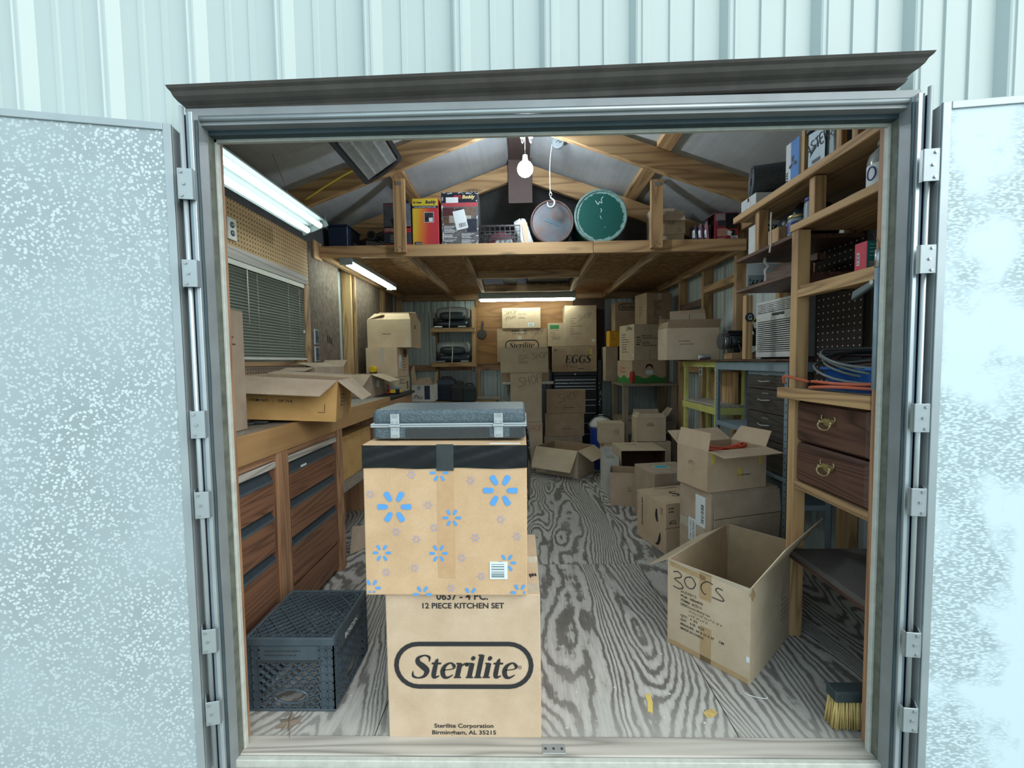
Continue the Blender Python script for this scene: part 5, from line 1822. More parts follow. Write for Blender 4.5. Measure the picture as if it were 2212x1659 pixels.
def apple_half(f, x0, x1, cx):
    m = MB()
    pts = []
    for k in range(25):
        t = -1 + 2 * k / 24
        x = cx + .045 * t
        if x < x0 or x > x1:
            continue
        h = .075 * math.sqrt(max(0, 1 - t * t)) ** .7
        pts.append((x, .065 - h * .95, .065 + h * (1 - .18 * math.exp(-(t * 5) ** 2))))
    for (xa, la, ha), (xb, lb_, hb) in zip(pts, pts[1:]):
        m.add([f.p(xa, la + .005, .0012), f.p(xb, lb_ + .005, .0012), f.p(xb, hb, .0012), f.p(xa, ha, .0012)], [(0, 1, 2, 3)])
    return m.build('printed_apple', M['red'], b.root)
apple_half(f, .26, .3145, .31)
apple_half(b.face('front'), .0005, .05, -.005)
f = b.face('front')
m = MB()
ribbon(m, f, [(.17, .16, .012), (.185, .19, .022), (.215, .20, .022), (.245, .19, .022), (.26, .16, .012)], .02, 0, 0, 1)
m.build('hand_hole', M['black'], b.root)
sticker(f, .215, .12, .09, .045, M['paper'])
lines(f, .18, .128, .07, 2, M['steel_blue'], .008, 1.8, 3)
b = carton('carton with black recycling print, second on the grey table stack', 0.37, 0.315, 0.400, (1.246, 4.712, 1.2612), rz=17, near='l', mat='kraft_pale', tape='tape_clear')
f = b.face('front')
for k, (s, u, z) in enumerate((('MADE IN USA', .10, .265), ('Recycled Board Carton', .10, .24), ('WESTERN', .10, .185), ('Environmentally safe', .10, .16))):
    text(f, s, u, z, .024, M['ink'], bold=.018, align='LEFT', squash=.9)
m = MB()
for k in range(3):
    a0 = R(90 + 120 * k)
    ribbon(m, f, [(.055 + .02 * math.cos(a0 + t), .215 + .02 * math.sin(a0 + t)) for t in (.15, .6, 1.1, 1.6)], .008, 0, 0, 1)
m.build('recycling_mark', M['ink'], b.root)
lines(f, .025, .25, .05, 1, M['ink'], .016, 1, 2); lines(f, .025, .17, .05, 1, M['ink'], .016, 1, 2)
sticker(f, .20, .32, .02, .13, M['tape_clear'], 'tape'); sticker(f, .20, .06, .02, .11, M['tape_clear'], 'tape')
f = b.face('left')
for k in range(8):
    lines(f, .06, .29 - k * .028, .13, 1, M['ink'], .013, 1, k + 3)
scribble(f, .18, .34, .10, .04, M['pencil'])
sticker(f, .285, .06, .022, .022, M['paper'])
b = carton('carton with lines of small print on top of the grey table stack', 0.315, 0.25, 0.345, (1.398, 4.770, 1.6630), rz=15, near='l', mat='kraft_dim', tape='tape_clear', seam='y')
f = b.face('front')
for k in range(9):
    lines(f, .09, .25 - k * .021, (.10, .08, .06, .09, .11, .03, .05, .07, .05)[k], 1, M['ink'], .009, 1, k + 2)
sticker(f, .175, .075, .022, .022, M['paper'])
for k in range(4):
    lines(b.face('left'), .10, .19 - k * .03, .05, 1, M['ink_soft'], .012, 1, k)
b = carton('narrow worn carton under the small yellow carton by the back right corner', 0.15, 0.28, 0.425, (1.118, 5.40, 1.0108), mat='kraft_grey', tape='tape_clear')
b = carton('small bright yellow carton on the narrow worn carton', 0.13, 0.2, 0.192, (1.155, 5.36, 1.4370), mat='yellow_card', tape=None)
lines(b.face('front'), .03, .13, .05, 4, M['ink_soft'], .009, 2.0, 4)
b = carton('plain carton behind the recycling print carton carrying the logo carton', 0.25, 0.26, 0.615, (1.36, 5.42, 1.0108), mat='kraft_dim', tape=None)
b = carton('carton showing part of an oval logo behind the table stack', 0.33, 0.26, 0.345, (1.325, 5.40, 1.6300), mat='kraft_dim', tape='tape_clear')
f = b.face('front')
pill(f, .17, .285, .24, .075, .009, M['ink'])
serif_word(f, 'Sterilite', .070, .264, .060, M['ink'], shear=.18, sx=1.1)

# ============================================================ on the yellow and steel shelves
b = carton('large open tan carton with raised flaps on the yellow shelf', 0.437, 0.235, 0.268, (1.456, 3.755, 1.2642), top='open', mat='kraft_pale', inside='kraft_inside', flapmat='kraft_dim', flaps={'f': (24, .075, .004), 'r': (20, .08, .01), 'l': (-20, .06, .01), 'b': (-4, .10, .01)})
f = b.face('front')
lines(f, .10, .155, .17, 1, M['ink_soft'], .009, 1, 3); lines(f, .105, .13, .13, 1, M['ink_soft'], .008, 1, 5)
fp = thing('folded_carton', 'flattened folded carton standing inside the large open tan carton', 'cardboard', (1.44, 3.755, 1.2695))
MB().plate([(-.135, -.03, .05), (.165, -.03, .05), (.165, .01, .432), (-.135, .01, .415)], .008).build('sheet', M['kraft'], fp)
MB().plate([(-.135, -.042, .05), (.165, -.042, .05), (.165, -.002, .395), (-.135, -.002, .385)], .008).build('sheet', M['kraft_pale'], fp)
MB().box(.01, .013, -.05, -.045, .15, .38).build('slit', M['kraft_dark'], fp)

# ============================================================ on the left bench
b = carton('long shallow open carton tipped over the front edge of the bench', 0.46, 0.40, 0.205, (-1.185, 2.228, 0.9985), rz=12, ry=4.2, top='open', mat='kraft_gold', inside='kraft_grey', flapmat='kraft_grey', flaps={'f': (118, .150, .05), 'r': (128, .150, .03), 'b': (82, .10, .02)})
f = b.face('front')
text(f, 'MADE IN THAILAND', .065, .142, .017, M['ink_soft'], bold=.02, align='LEFT')
text(f, 'CARTONS', .065, .118, .017, M['ink_soft'], bold=.02, align='LEFT')
text(f, 'ITEM NO   -   OF 714', .065, .088, .017, M['ink'], bold=.02, align='LEFT', width=.19)
m = MB()
ribbon(m, f, [(.375, .045), (.405, .045), (.405, .085)], .0028, 0, 0, 1, smooth=False)
m.build('corner_mark', M['ink'], b.root)
f = b.face('right')
for k in range(4):
    lines(f, .09, .125 - k * .018, .08, 1, M['ink_soft'], .010, 1, k)
sticker(f, .17, .06, .045, .12, M['kraft_dim'], 'tape')
b = carton('open carton with a notched side at the wall behind the long shallow carton', 0.19, 0.46, 0.262, (-1.437, 2.98, 0.9850), top='open', mat='kraft_grey', inside='kraft_dim', flaps={'f': (100, .12, .01), 'r': (-75, .12, .01), 'b': (60, .1, .01)})
f = b.face('right')
m = MB()
m.add([f.p(.17, .14, .0008), f.p(.27, .14, .0008), f.p(.22, .21, .0008)], [(0, 1, 2)])
m.build('notch', M['kraft_dark'], b.root)
b = carton('square open carton with a label and two spread flaps on the bench', 0.265, 0.38, 0.190, (-1.255, 3.545, 0.9850), rz=2, near=True, top='open', mat='kraft_grey', inside='kraft_dim', flaps={'f': (128, .15, .03), 'r': (112, .165, .02), 'b': (174, .1, .02)})
f = b.face('right')
sticker(f, .19, .105, .09, .06, M['paper'], rot=-12)
lines(f, .16, .115, .06, 3, M['steel_blue'], .006, 2, 3)
b = carton('low carton at the far end of the bench under the torn labelled carton', 0.30, 0.42, 0.150, (-1.300, 4.165, 0.9850), mat='kraft_pale', tape=None)
f = b.face('right')
lines(f, .05, .12, .25, 3, M['ink'], .010, 1.8, 7)
sticker(f, .34, .06, .045, .08, M['ink_soft'], 'printed_panel')
b = carton('labelled carton with torn clear tape under the box with raised flaps', 0.295, 0.40, 0.278, (-1.2975, 4.155, 1.1362), mat='kraft', tape='tape_clear', seam='y')
f = b.face('front')
sticker(f, .15, .19, .035, .16, M['tape_clear'], 'torn_tape', rot=3)
f = b.face('right')
sticker(f, .095, .145, .075, .125, M['paper'])
bars(f, .10, .12, .045, .06, M['steel_blue'], horiz=True, n=8)
for k in range(7):
    lines(f, .19, .215 - k * .026, .12, 1, M['ink'], .010, 1, k + 1)
m = MB()
ribbon(m, f, [(.20, .245, .05), (.27, .23, .085), (.34, .235, .03)], .04, 0, 0, 1)
m.build('torn_hole', M['kraft_dark'], b.root)
b = carton('tan carton with half raised flaps, topmost at the far end of the bench', 0.413, 0.40, 0.262, (-1.2355, 4.205, 1.4155), top='open', mat='kraft', inside='kraft_inside', flaps={'f': (-62, .15, .03), 'r': (-20, .075, .03), 'b': (-50, .15, .02), 'l': (-70, .15, .02)})
f = b.face('front')
lines(f, .14, .125, .12, 1, M['ink'], .010, 1, 4)
sticker(f, .387, .13, .045, .26, M['kraft_pale'], 'tape')
f = b.face('right')
sticker(f, .16, .20, .05, .035, M['kraft_dark'], 'printed_mark')
b = carton('upright flattened carton leaning at the near end of the bench', 0.075, 0.24, 0.52, (-1.255, 1.74, 0.9850), mat='kraft_grey', tape=None, seam='y')
lines(b.face('right'), .14, .40, .03, 2, M['ink_soft'], .01, 3, 2)
b = carton('yellowish carton on the shelf under the bench', 0.30, 0.66, 0.300, (-1.345, 2.99, 0.4808), mat='kraft_gold', tape='tape_tan', seam='y')
f = b.face('right')
m = MB()
ribbon(m, f, [(.13, .06), (.165, .06), (.165, .10)], .003, 0, 0, 1, smooth=False)
m.build('corner_mark', M['ink'], b.root)
b = carton('plain carton on the floor behind the bench end', 0.42, 0.46, 0.840, (-1.20, 4.68, 0.001), mat='kraft_dim', tape=None)
b = carton('white and navy printed carton with open brown flaps beyond the bench', 0.235, 0.30, 0.185, (-1.078, 4.76, 0.8425), rz=3, top='open', mat='card_white', inside='kraft_dim')
f = b.face('front')
sticker(f, .165, .10, .06, .15, M['navy'], 'printed_panel')
sticker(f, .075, .15, .035, .04, M['steel_blue'], 'printed_panel')
scribble(f, .02, .03, .10, .05, M['ink'])
MB().plate([(-.115, -.145, .187), (-.115, .145, .187), (-.145, .14, .40), (-.13, -.10, .34)], .004).build('flap', M['kraft'], b.root)
MB().plate([(-.10, -.147, .187), (.11, -.147, .187), (.07, -.10, .27), (-.05, -.09, .25)], .004).build('flap', M['kraft'], b.root)
MB().plate([(.115, -.14, .187), (.115, .14, .187), (.13, .13, .33), (.13, -.08, .30)], .004).build('flap', M['kraft_dim'], b.root)

# ============================================================ on the loft
def printed_box(label, w, d, h, loc, rz=0, base='#b5303c', group=None, name='printed_box', wear=.12, ry=0):
    root = thing(name, label, 'box', loc, rz, 0, ry, group)
    MB().box(-w / 2, w / 2, -d / 2, d / 2, 0, h).build('body', plain(base, .5, 0, wear, 30), root, .003, 2)
    return Box(root, w, d, h)
LZ = 2.1745
t = thing('storage_tote', 'dark blue tote at the left end of the loft edge', 'tote', (-1.425, 3.50, LZ))
MB().hexa([(-.075, -.12, 0), (.075, -.12, 0), (.075, .12, 0), (-.075, .12, 0), (-.08, -.13, .17), (.08, -.13, .17), (.08, .13, .17), (-.08, .13, .17)]).build('body', M['navy'], t, .005)
MB().box(-.085, .085, -.14, .14, .171, .185).build('lid', M['navy'], t, .004)

GP = 'grey pipe fittings on the loft edge'
pipem = plain('#5b666a', .4, 0, .2, 20)
ringm = plain('#b9c0c0', .45, 0, .1, 20)
def pipe(label, pts, r, mat=None, loc=(0, 0, 0)):
    o = thing('pipe_fitting', label, 'pipe', loc, group=GP)
    MB().tube(catmull(pts, 5) if len(pts) > 2 else pts, r, 14).build('pipe', mat or pipem, o)
    p0, p1 = Vector(pts[0]), Vector(pts[1])
    d = (p0 - p1).normalized()
    MB().tube([p0 + d * .001, p0 - d * .02], r * 1.12, 14).build('collar', mat or pipem, o)
    MB().cyl(p0 + d * .001, p0 + d * .0018, r * .84, 14).build('bore', M['black'], o)
    return o
pipe('grey elbow lying lowest of the pipe fittings next to the blue tote', [(0, 0, .035), (.06, .02, .036), (.10, .08, .036)], .032, None, (-1.215, 3.42, LZ))
pipe('grey pipe tee lying on top of the pipe fittings', [(0, 0, .05), (0, .12, .05)], .034, None, (-1.175, 3.42, LZ + .062))
pipe('white ringed pipe end at the front of the pipe fittings', [(0, 0, .02), (0, .3, .02)], .018, ringm, (-1.105, 3.39, LZ))
pipe('second white ringed pipe end beside the tall heater box', [(0, 0, .02), (0, .3, .02)], .0185, ringm, (-1.062, 3.39, LZ))
pipe('slanted white pipe end between the grey elbows', [(0, 0, .02), (.05, .10, .035)], .021, ringm, (-1.135, 3.50, LZ + .045))
pipe('upright grey pipe elbow standing at the back of the pipe fittings', [(0, 0, .0), (0, 0, .08), (-.02, -.03, .13)], .026, None, (-1.115, 3.58, LZ + .031))
pipe('fat dark pipe coupling behind the white ringed pipe ends', [(0, 0, .05), (0, .14, .05)], .048, M['charcoal'], (-1.045, 3.52, LZ + .041))
pipe('small dark pipe lying beside the blue tote', [(0, 0, .02), (-.03, .2, .02)], .019, M['charcoal'], (-1.300, 3.38, LZ))

b = printed_box('tall blue and red printed heater carton left of the loft post', .215, .16, .335, (-.945, 3.435, LZ), base='#3d4a5c', group='heater boxes on the loft')
f = b.face('front')
sticker(f, .1075, .235, .205, .185, plain('#7d8796', .5, 0, .5, 14), 'printed_photo')
sticker(f, .125, .275, .04, .07, M['charcoal'], 'printed_photo', th=.0014); sticker(f, .125, .28, .022, .04, M['tape_yellow'], 'printed_photo', th=.0016)
sticker(f, .11, .19, .09, .07, M['navy'], 'printed_photo', rot=20, th=.0014)
sticker(f, .1075, .131, .213, .044, M['red'], 'printed_band')
text(f, 'INDOOR SAFE\nPORTABLE RADIANT', .006, .147, .017, M['paper'], bold=.03, align='LEFT', h=.0015, line=.9)
sticker(f, .1075, .012, .213, .022, M['red'], 'printed_band')
lines(f, .05, .085, .10, 4, M['paper'], .007, 2.2, 4)
lines(f, .05, .009, .14, 1, M['paper'], .010, 1, 4, )
text(f, 'HEATER', .01, .312, .018, plain('#d46a86', .5), bold=.03, align='LEFT')

b = printed_box('yellow and red printed heater carton right of the loft post', .205, .17, .365, (-.7255, 3.435, LZ), base='#c9473a', group='heater boxes on the loft')
def fade_mat():
    t = NT('printed_fade')
    tc = t.n('ShaderNodeTexCoord')
    sp = t.n('ShaderNodeSeparateXYZ')
    t.l(tc.outputs['Generated'], sp.inputs[0])
    q = t.math('ADD', t.math('MULTIPLY', sp.outputs['X'], .9), t.math('MULTIPLY', sp.outputs['Z'], -.12))
    return t.out(t.ramp(q, [(0.0, '#d9c23a'), (0.22, '#d98a35'), (0.5, '#c8433c'), (0.9, '#b02f4a')]), .5)
f = b.face('front')
sticker(f, .1025, .150, .197, .28, fade_mat(), 'printed_panel')
sticker(f, .1025, .333, .197, .056, plain('#d8c53f', .5, 0, .12, 8), 'printed_panel')
text(f, 'Mr. Heater', .012, .325, .021, M['ink'], bold=.03, align='LEFT', width=.066, h=.0015)
text(f, 'Buddy', .145, .323, .033, M['navy'], bold=.045, shear=.2, h=.0015, width=.086)
sticker(f, .1025, .297, .203, .018, M['navy'], 'printed_band', th=.0012)
text(f, 'FOR RECREATIONAL USE', .1025, .2925, .0105, M['paper'], bold=.03, h=.0018, width=.165)
lines(f, .012, .270, .12, 2, M['paper'], .006, 1.4, 6)
sticker(f, .132, .218, .074, .078, M['paper'], 'printed_photo', th=.0012)
sticker(f, .132, .218, .068, .072, plain('#3c3f4c', .5, 0, .6, 40), 'printed_photo', th=.0015)
sticker(f, .146, .20, .03, .03, M['paper'], 'printed_photo', th=.0018); sticker(f, .115, .21, .018, .018, M['black'], 'printed_photo', th=.0018)
for k in range(13):
    lines(f, .022, .245 - k * .0115, .05, 1, M['ink'], .0045, 1, k)
lines(f, .02, .075, .075, 1, M['paper'], .006, 1, 6); lines(f, .02, .062, .08, 2, M['ink'], .005, 1.6, 6)
sticker(f, .045, .022, .062, .020, M['navy'], 'printed_panel', th=.0012); text(f, 'MR HEATER', .05, .018, .009, M['paper'], bold=.03, h=.0015)

b = printed_box('large scuffed heater carton with a white shipping label stuck askew on the loft', .286, .2, .405, (-.457, 3.45, LZ), base='#6b6c6e', group='heater boxes on the loft', wear=.5)
f = b.face('front')
sticker(f, .143, .363, .278, .075, plain('#1e2634', .45, 0, .35, 30), 'printed_panel')
text(f, 'BIG', .125, .355, .036, M['red'], bold=.04, shear=.2, h=.0015)
text(f, 'Buddy', .21, .355, .036, plain('#e3cf8a', .5), bold=.045, shear=.2, h=.0015, width=.10)
sticker(f, .085, .345, .095, .042, M['paper'], 'label', th=.0018)
sticker(f, .143, .309, .278, .030, plain('#b04a50', .5), 'printed_band', th=.0012)
lines(f, .02, .31, .24, 2, M['paper'], .007, 1.5, 2)
for i, (a, bb, w_, h_, c_) in enumerate(((.055, .255, .085, .06, '#5a2f33'), (.145, .25, .075, .06, '#3f2b26'), (.225, .255, .085, .06, '#7a6656'), (.055, .19, .08, .06, '#6d5545'), (.10, .20, .08, .055, '#a9a49a'), (.20, .20, .06, .05, '#d0cabb'), (.235, .15, .075, .10, '#232c3d'))):
    sticker(f, a, bb, w_, h_, plain(c_, .5, 0, .5, 40), 'printed_photo', th=.0012 + i * .0001)
sticker(f, .148, .195, .092, .145, M['paper'], 'label', rot=12, th=.0026)
lines(f, .115, .245, .05, 2, M['ink_soft'], .006, 2, 5, rot=12); bars(f, .165, .155, .055, .032, M['ink_soft'], n=12, rot=12, hh=.0032)
for k, (x, z, w_) in enumerate(((.02, .145, .1), (.02, .125, .1), (.02, .108, .1), (.02, .08, .11), (.02, .067, .1), (.02, .04, .11), (.155, .085, .1), (.155, .065, .1), (.155, .04, .1), (.155, .025, .08))):
    lines(f, x, z, w_, 2, M['paper'], .006, 1.5, k)
m = MB()
rnd = random.Random(9)
for k in range(26):
    x, z = rnd.choice((rnd.uniform(.004, .016), rnd.uniform(.27, .282))), rnd.uniform(.01, .39)
    ribbon(m, f, [(x, z), (x + rnd.uniform(-.003, .003), z + rnd.uniform(.006, .02))], rnd.uniform(.002, .007), 0, 0, 1, smooth=False, h=.0031)
for k in range(22):
    x = rnd.uniform(.01, .27)
    z = rnd.choice((rnd.uniform(.004, .02), rnd.uniform(.392, .402), rnd.uniform(.01, .10)))
    ribbon(m, f, [(x, z), (x + rnd.uniform(.004, .025), z + rnd.uniform(-.006, .006))], rnd.uniform(.002, .006), 0, 0, 1, smooth=False, h=.0031)
m.build('scuff', M['paper'], b.root, kind='stuff')

# small black crate with odds and ends
def lattice_crate(root, w, d, h, mat, rows, bar=.004, upside=True, cell=.032):
    W2, D2 = w / 2, d / 2
    r = MB()
    e = .012
    for z0, z1 in ((0, .018), (h - .022, h)):
        r.box(-W2, W2, -D2, -D2 + e, z0, z1).box(-W2, W2, D2 - e, D2, z0, z1).box(-W2, -W2 + e, -D2, D2, z0, z1).box(W2 - e, W2, -D2, D2, z0, z1)
    r.build('rim', mat, root, .002)
    return r
bc = thing('plastic_crate', 'small brown black lattice crate on the loft between the scuffed carton and the drum', 'crate', (-.147, 3.46, LZ))
bcm = plain('#252123', .45, 0, .2)
w, d, h = .315, .22, .150
m = MB()
for z0, z1 in ((0, .010), (.052, .058), (.100, .106), (.138, .150)):
    for y in (-d / 2, d / 2 - .006):
        m.box(-w / 2, w / 2, y, y + .006, z0, z1)
    for x in (-w / 2, w / 2 - .006):
        m.box(x, x + .006, -d / 2, d / 2, z0, z1)
for k in range(9):
    x = -w / 2 + k * (w - .006) / 8
    for y in (-d / 2, d / 2 - .006):
        m.box(x, x + .005, y, y + .006, 0, h)
for k in range(8):
    x0, x1 = -w / 2 + k * w / 8, -w / 2 + (k + 1) * w / 8
    for a, c_ in ((x0, x1), (x1, x0)):
        m.beam((a, -d / 2 + .003, .01), (c_, -d / 2 + .003, .10), .003, .004, (0, 1, 0))
m.box(-w / 2, w / 2, -d / 2, d / 2, 0, .004)
m.build('lattice', bcm, bc, kind='stuff')
for k, (x, y, rz_) in enumerate(((.02, -.04, 10), (.03, .03, -14))):
    o = thing('foam_tray', ('pale foam tray lying in the small lattice crate, front one', 'pale foam tray lying in the small lattice crate, rear one')[k], 'tray', (-.147 + x, 3.46 + y, LZ + .006 + k * .032), rz_)
    MB().box(-.07, .07, -.03, .03, 0, .03).build('tray', M['paper'], o, .006)
rb = thing('cap', 'crumpled dark red cloth bag behind the lattice crate', 'bag', (-.155, 3.71, LZ))
MB().lathe([(.10, 0), (.115, .05), (.112, .12), (.09, .172), (.04, .195), (.005, .20)], 18, T(0, 0, 0) @ Matrix.Diagonal((1, .8, 1, 1))).build('cloth', plain('#8f2c42', .8, 0, .25), rb)
MB().lathe([(.003, 0), (.006, .004), (.003, .008)], 8, T(.06, -.062, .16)).build('button', M['paper'], rb)

pb = thing('plastic_bag', 'crumpled white plastic bag with a cardboard strip beside the rusty drum', 'bag', (.045, 3.415, LZ))
def bagf(u, v):
    a = 2 * math.pi * u
    r = .055 * (1 - .25 * v) * (1 + .22 * math.sin(3 * a + 5 * v) + .12 * math.sin(7 * a + 11 * v))
    if v > .98:
        r *= .2
    return (r * math.cos(a) * 1.05 - .03 * v, r * math.sin(a) * .8, .205 * v + .012 * math.sin(5 * a))
MB().grid(bagf, 36, 14).build('bag', M['paper'], pb)
MB().hexa([(-.005, -.072, .006), (.03, -.072, .006), (.03, -.066, .006), (-.005, -.066, .006), (-.025, -.056, .165), (.018, -.056, .165), (.018, -.050, .165), (-.025, -.050, .165)]).build('cardboard_strip', M['kraft_pale'], pb)

def drum(label, x, r, L, face_m, side_m, lip, rim_w):
    o = thing('drum', label, 'drum', (x, 3.365, LZ + r + .001), rx=-90, group='steel drums on the loft')
    # local z runs into the loft
    MB().lathe([(r * .955, .012), (r, .016), (r, .05), (r * .975, .056), (r * .975, L * .45), (r * .99, L * .47), (r * .99, L * .51), (r * .975, L * .53), (r * .975, L)], 40).build('shell', side_m, o)
    MB().lathe([(r * .90, .008), (r * .90, .013)], 40).build('head', face_m, o)
    MB().lathe([(r * .90, .014), (r * .90, .004), (r * .93, -.004), (r * .985, -.004), (r * 1.0, .006), (r * 1.0, .02)], 40, cap=False).build('rim', lip, o)
    return o
def rust():
    t = NT('rusty_drum_lid')
    n1 = t.noise(t.coord(shift=False), 9, 6, .65)
    n2 = t.noise(t.coord(loc=(3, 1, 0), shift=False), 4, 4, .6)
    c = t.ramp(n1, [(.35, '#4b5d67'), (.5, '#5b6268'), (.66, '#665049')])
    c = t.mix(t.ramp(n2, [(.5, 0.), (.7, .8)]), c, '#57443d')
    return t.out(c, .5, .2)
rustm = rust()
d1 = drum('rusty grey blue drum lying on the loft behind the hanging hook', .2565, .169, .30, rustm, plain('#1d3a36', .5), plain('#6d5752', .55, .2, .3, 20), .02)
m = MB().prism([(-.06, -.012), (.02, .018), (.03, .03), (.06, .034), (.04, .01), (-.03, -.03)], .004, .0075)
m.build('dent', plain('#41606c', .5, .2), d1)
tealm = plain('#14504c', .45, 0, .12, 10)
def teal_worn():
    t = NT('worn_teal_drum_head')
    tc = t.n('ShaderNodeTexCoord')
    ln = t.n('ShaderNodeVectorMath', operation='LENGTH')
    t.l(tc.outputs['Object'], ln.inputs[0])
    n1 = t.noise(tc.outputs['Object'], 26, 5, .7)
    v = t.math('ADD', t.math('MULTIPLY', ln.outputs['Value'], 6.5), t.math('MULTIPLY', n1, .42))
    return t.out(t.mix(t.ramp(v, [(1.33, 0.), (1.38, 1.)] if False else [(.0, 0.), (1., 0.)]), '#14544f', '#8fb5ae') if False else t.mix(t.math('GREATER_THAN', v, 1.335), '#175650', '#86a9a2'), .45)
d2 = drum('big teal green drum with scratched paint lying on the loft', .633, .206, .33, teal_worn(), tealm, plain('#7fa39d', .5, 0, .5, 30), .02)
m = MB()
f = Face(d2, (0, 0, .008), (1, 0, 0), (0, -1, 0), (0, 0, -1))
for P in ([(-.04, .12), (-.02, .09), (-.01, .11), (.01, .10), (.005, .13), (.02, .15)], [(.0, .06), (.006, .045), (.0, .03)], [(-.005, .005), (.002, -.012), (.004, -.02)], [(.03, -.08), (.034, -.086)]):
    ribbon(m, f, P, .005, 0, 0, 1, h=.0008)
m.build('scratch', plain('#c9d8d4', .6), d2, kind='stuff')

b = carton('battered carton with a round printed stamp on the loft right of the post', .225, .22, .225, (1.160, 3.475, LZ), top='open', mat='kraft_pale', inside='kraft_dark', flaps={'f': (150, .085, .005), 'b': (-30, .1, .02), 'l': (15, .05, .02)}, rz=-1)
MB().plate([(-.10, -.118, .05), (.118, -.120, .062), (.108, -.118, .228), (-.10, -.114, .232)], .004).build('flap', M['kraft_pale'], b.root)
f = Face(b.root, (-.1125, -.1235, 0), (1, 0, 0), (0, 0, 1), (0, -1, 0))
m = MB()
for rr in (.026, .022):
    ribbon(m, f, [(.125 + rr * math.cos(2 * math.pi * k / 24), .155 + rr * math.sin(2 * math.pi * k / 24)) for k in range(25)], .0016, 0, 0, 1, smooth=False)
ribbon(m, f, [(.11, .15), (.12, .17), (.132, .145), (.14, .165)], .003, 0, 0, 1)
ribbon(m, f, [(.17, .09), (.185, .1), (.195, .08), (.175, .075), (.17, .09)], .002, 0, 0, 1)
m.build('round_stamp', M['ink_soft'], b.root)

pk = thing('blister_pack', 'pink and silver packages leaning together on the loft edge', 'package', (1.405, 3.42, LZ))
for k in range(3):
    x = -.075 + k * .045
    MB().plate([(x, -.02, .004), (x + .045, -.05, .004), (x + .035, -.04, .13 + .012 * k), (x + .0, -.012, .11)], .006).build('card', plain(('#4b4258', '#6e4a68', '#a0687f')[k], .4, 0, .35, 40), pk)
    MB().plate([(x + .010, -.036, .03), (x + .030, -.050, .03), (x + .027, -.044, .09), (x + .01, -.03, .085)], .004).build('bubble', M['steel'], pk)

b = printed_box('red and black printed power tool carton at the right end of the loft', .175, .16, .215, (1.600, 3.445, LZ), rz=-3, base='#98323f', wear=.35)
f = b.face('front')
sticker(f, .125, .15, .09, .115, M['black'], 'printed_panel'); sticker(f, .04, .18, .07, .055, plain('#9a8d92', .5, 0, .3), 'printed_panel')
sticker(f, .05, .135, .055, .045, M['charcoal'], 'printed_photo'); sticker(f, .055, .065, .075, .06, plain('#b98a78', .5, 0, .3), 'printed_panel')
sticker(f, .105, .06, .04, .035, M['paper'], 'printed_photo', rot=-20); sticker(f, .135, .06, .03, .045, M['black'], 'printed_photo')
sticker(f, .145, .022, .05, .034, M['paper']); bars(f, .145, .024, .038, .02, M['ink'], n=12)
lines(f, .02, .018, .09, 1, plain('#d8a0a6', .5), .010, 1, 4)
MB().plate([(-.0875, -.08, .217), (-.0875, .06, .217), (-.15, .05, .175), (-.15, -.06, .178)], .004).build('flap', plain('#8d8690', .5, 0, .3), b.root)
f = b.face('left')
sticker(f, .08, .12, .12, .14, M['black'], 'printed_panel')
dkb = carton('dark open carton between the packages and the power tool carton on the loft', .075, .14, .14, (1.462, 3.49, LZ), top='open', mat='kraft_dark', inside='kraft_dark')

for lab, x0, x1, h_, mm, nm in (('navy blue tote lying across the hatch of the loft', .08, .55, .30, 'navy', 'storage_tote'), ('pale blue jug lying across the hatch of the loft', -.19, -.03, .12, 'steel_blue', 'foam_board')):
    o = thing(nm, lab if nm != 'foam_board' else 'pale blue foam board laid across the loft hatch', 'tote' if nm != 'foam_board' else 'board', ((x0 + x1) / 2, 4.62, LZ))
    MB().box(-(x1 - x0) / 2, (x1 - x0) / 2, -.50, .50, 0, h_).build('body', M[mm], o, .008)

# wire hanging from heater
w_ = MB().tube(catmull([(-.86, 2.83, 2.40), (-.872, 3.1, 2.62), (-.93, 3.345, 2.60), (-.935, 3.40, 2.515)], 6), .0015, 5)
tag(w_.build('hanging_wire', M['charcoal']), 'thin wire hanging down beside the left loft post', 'wire')

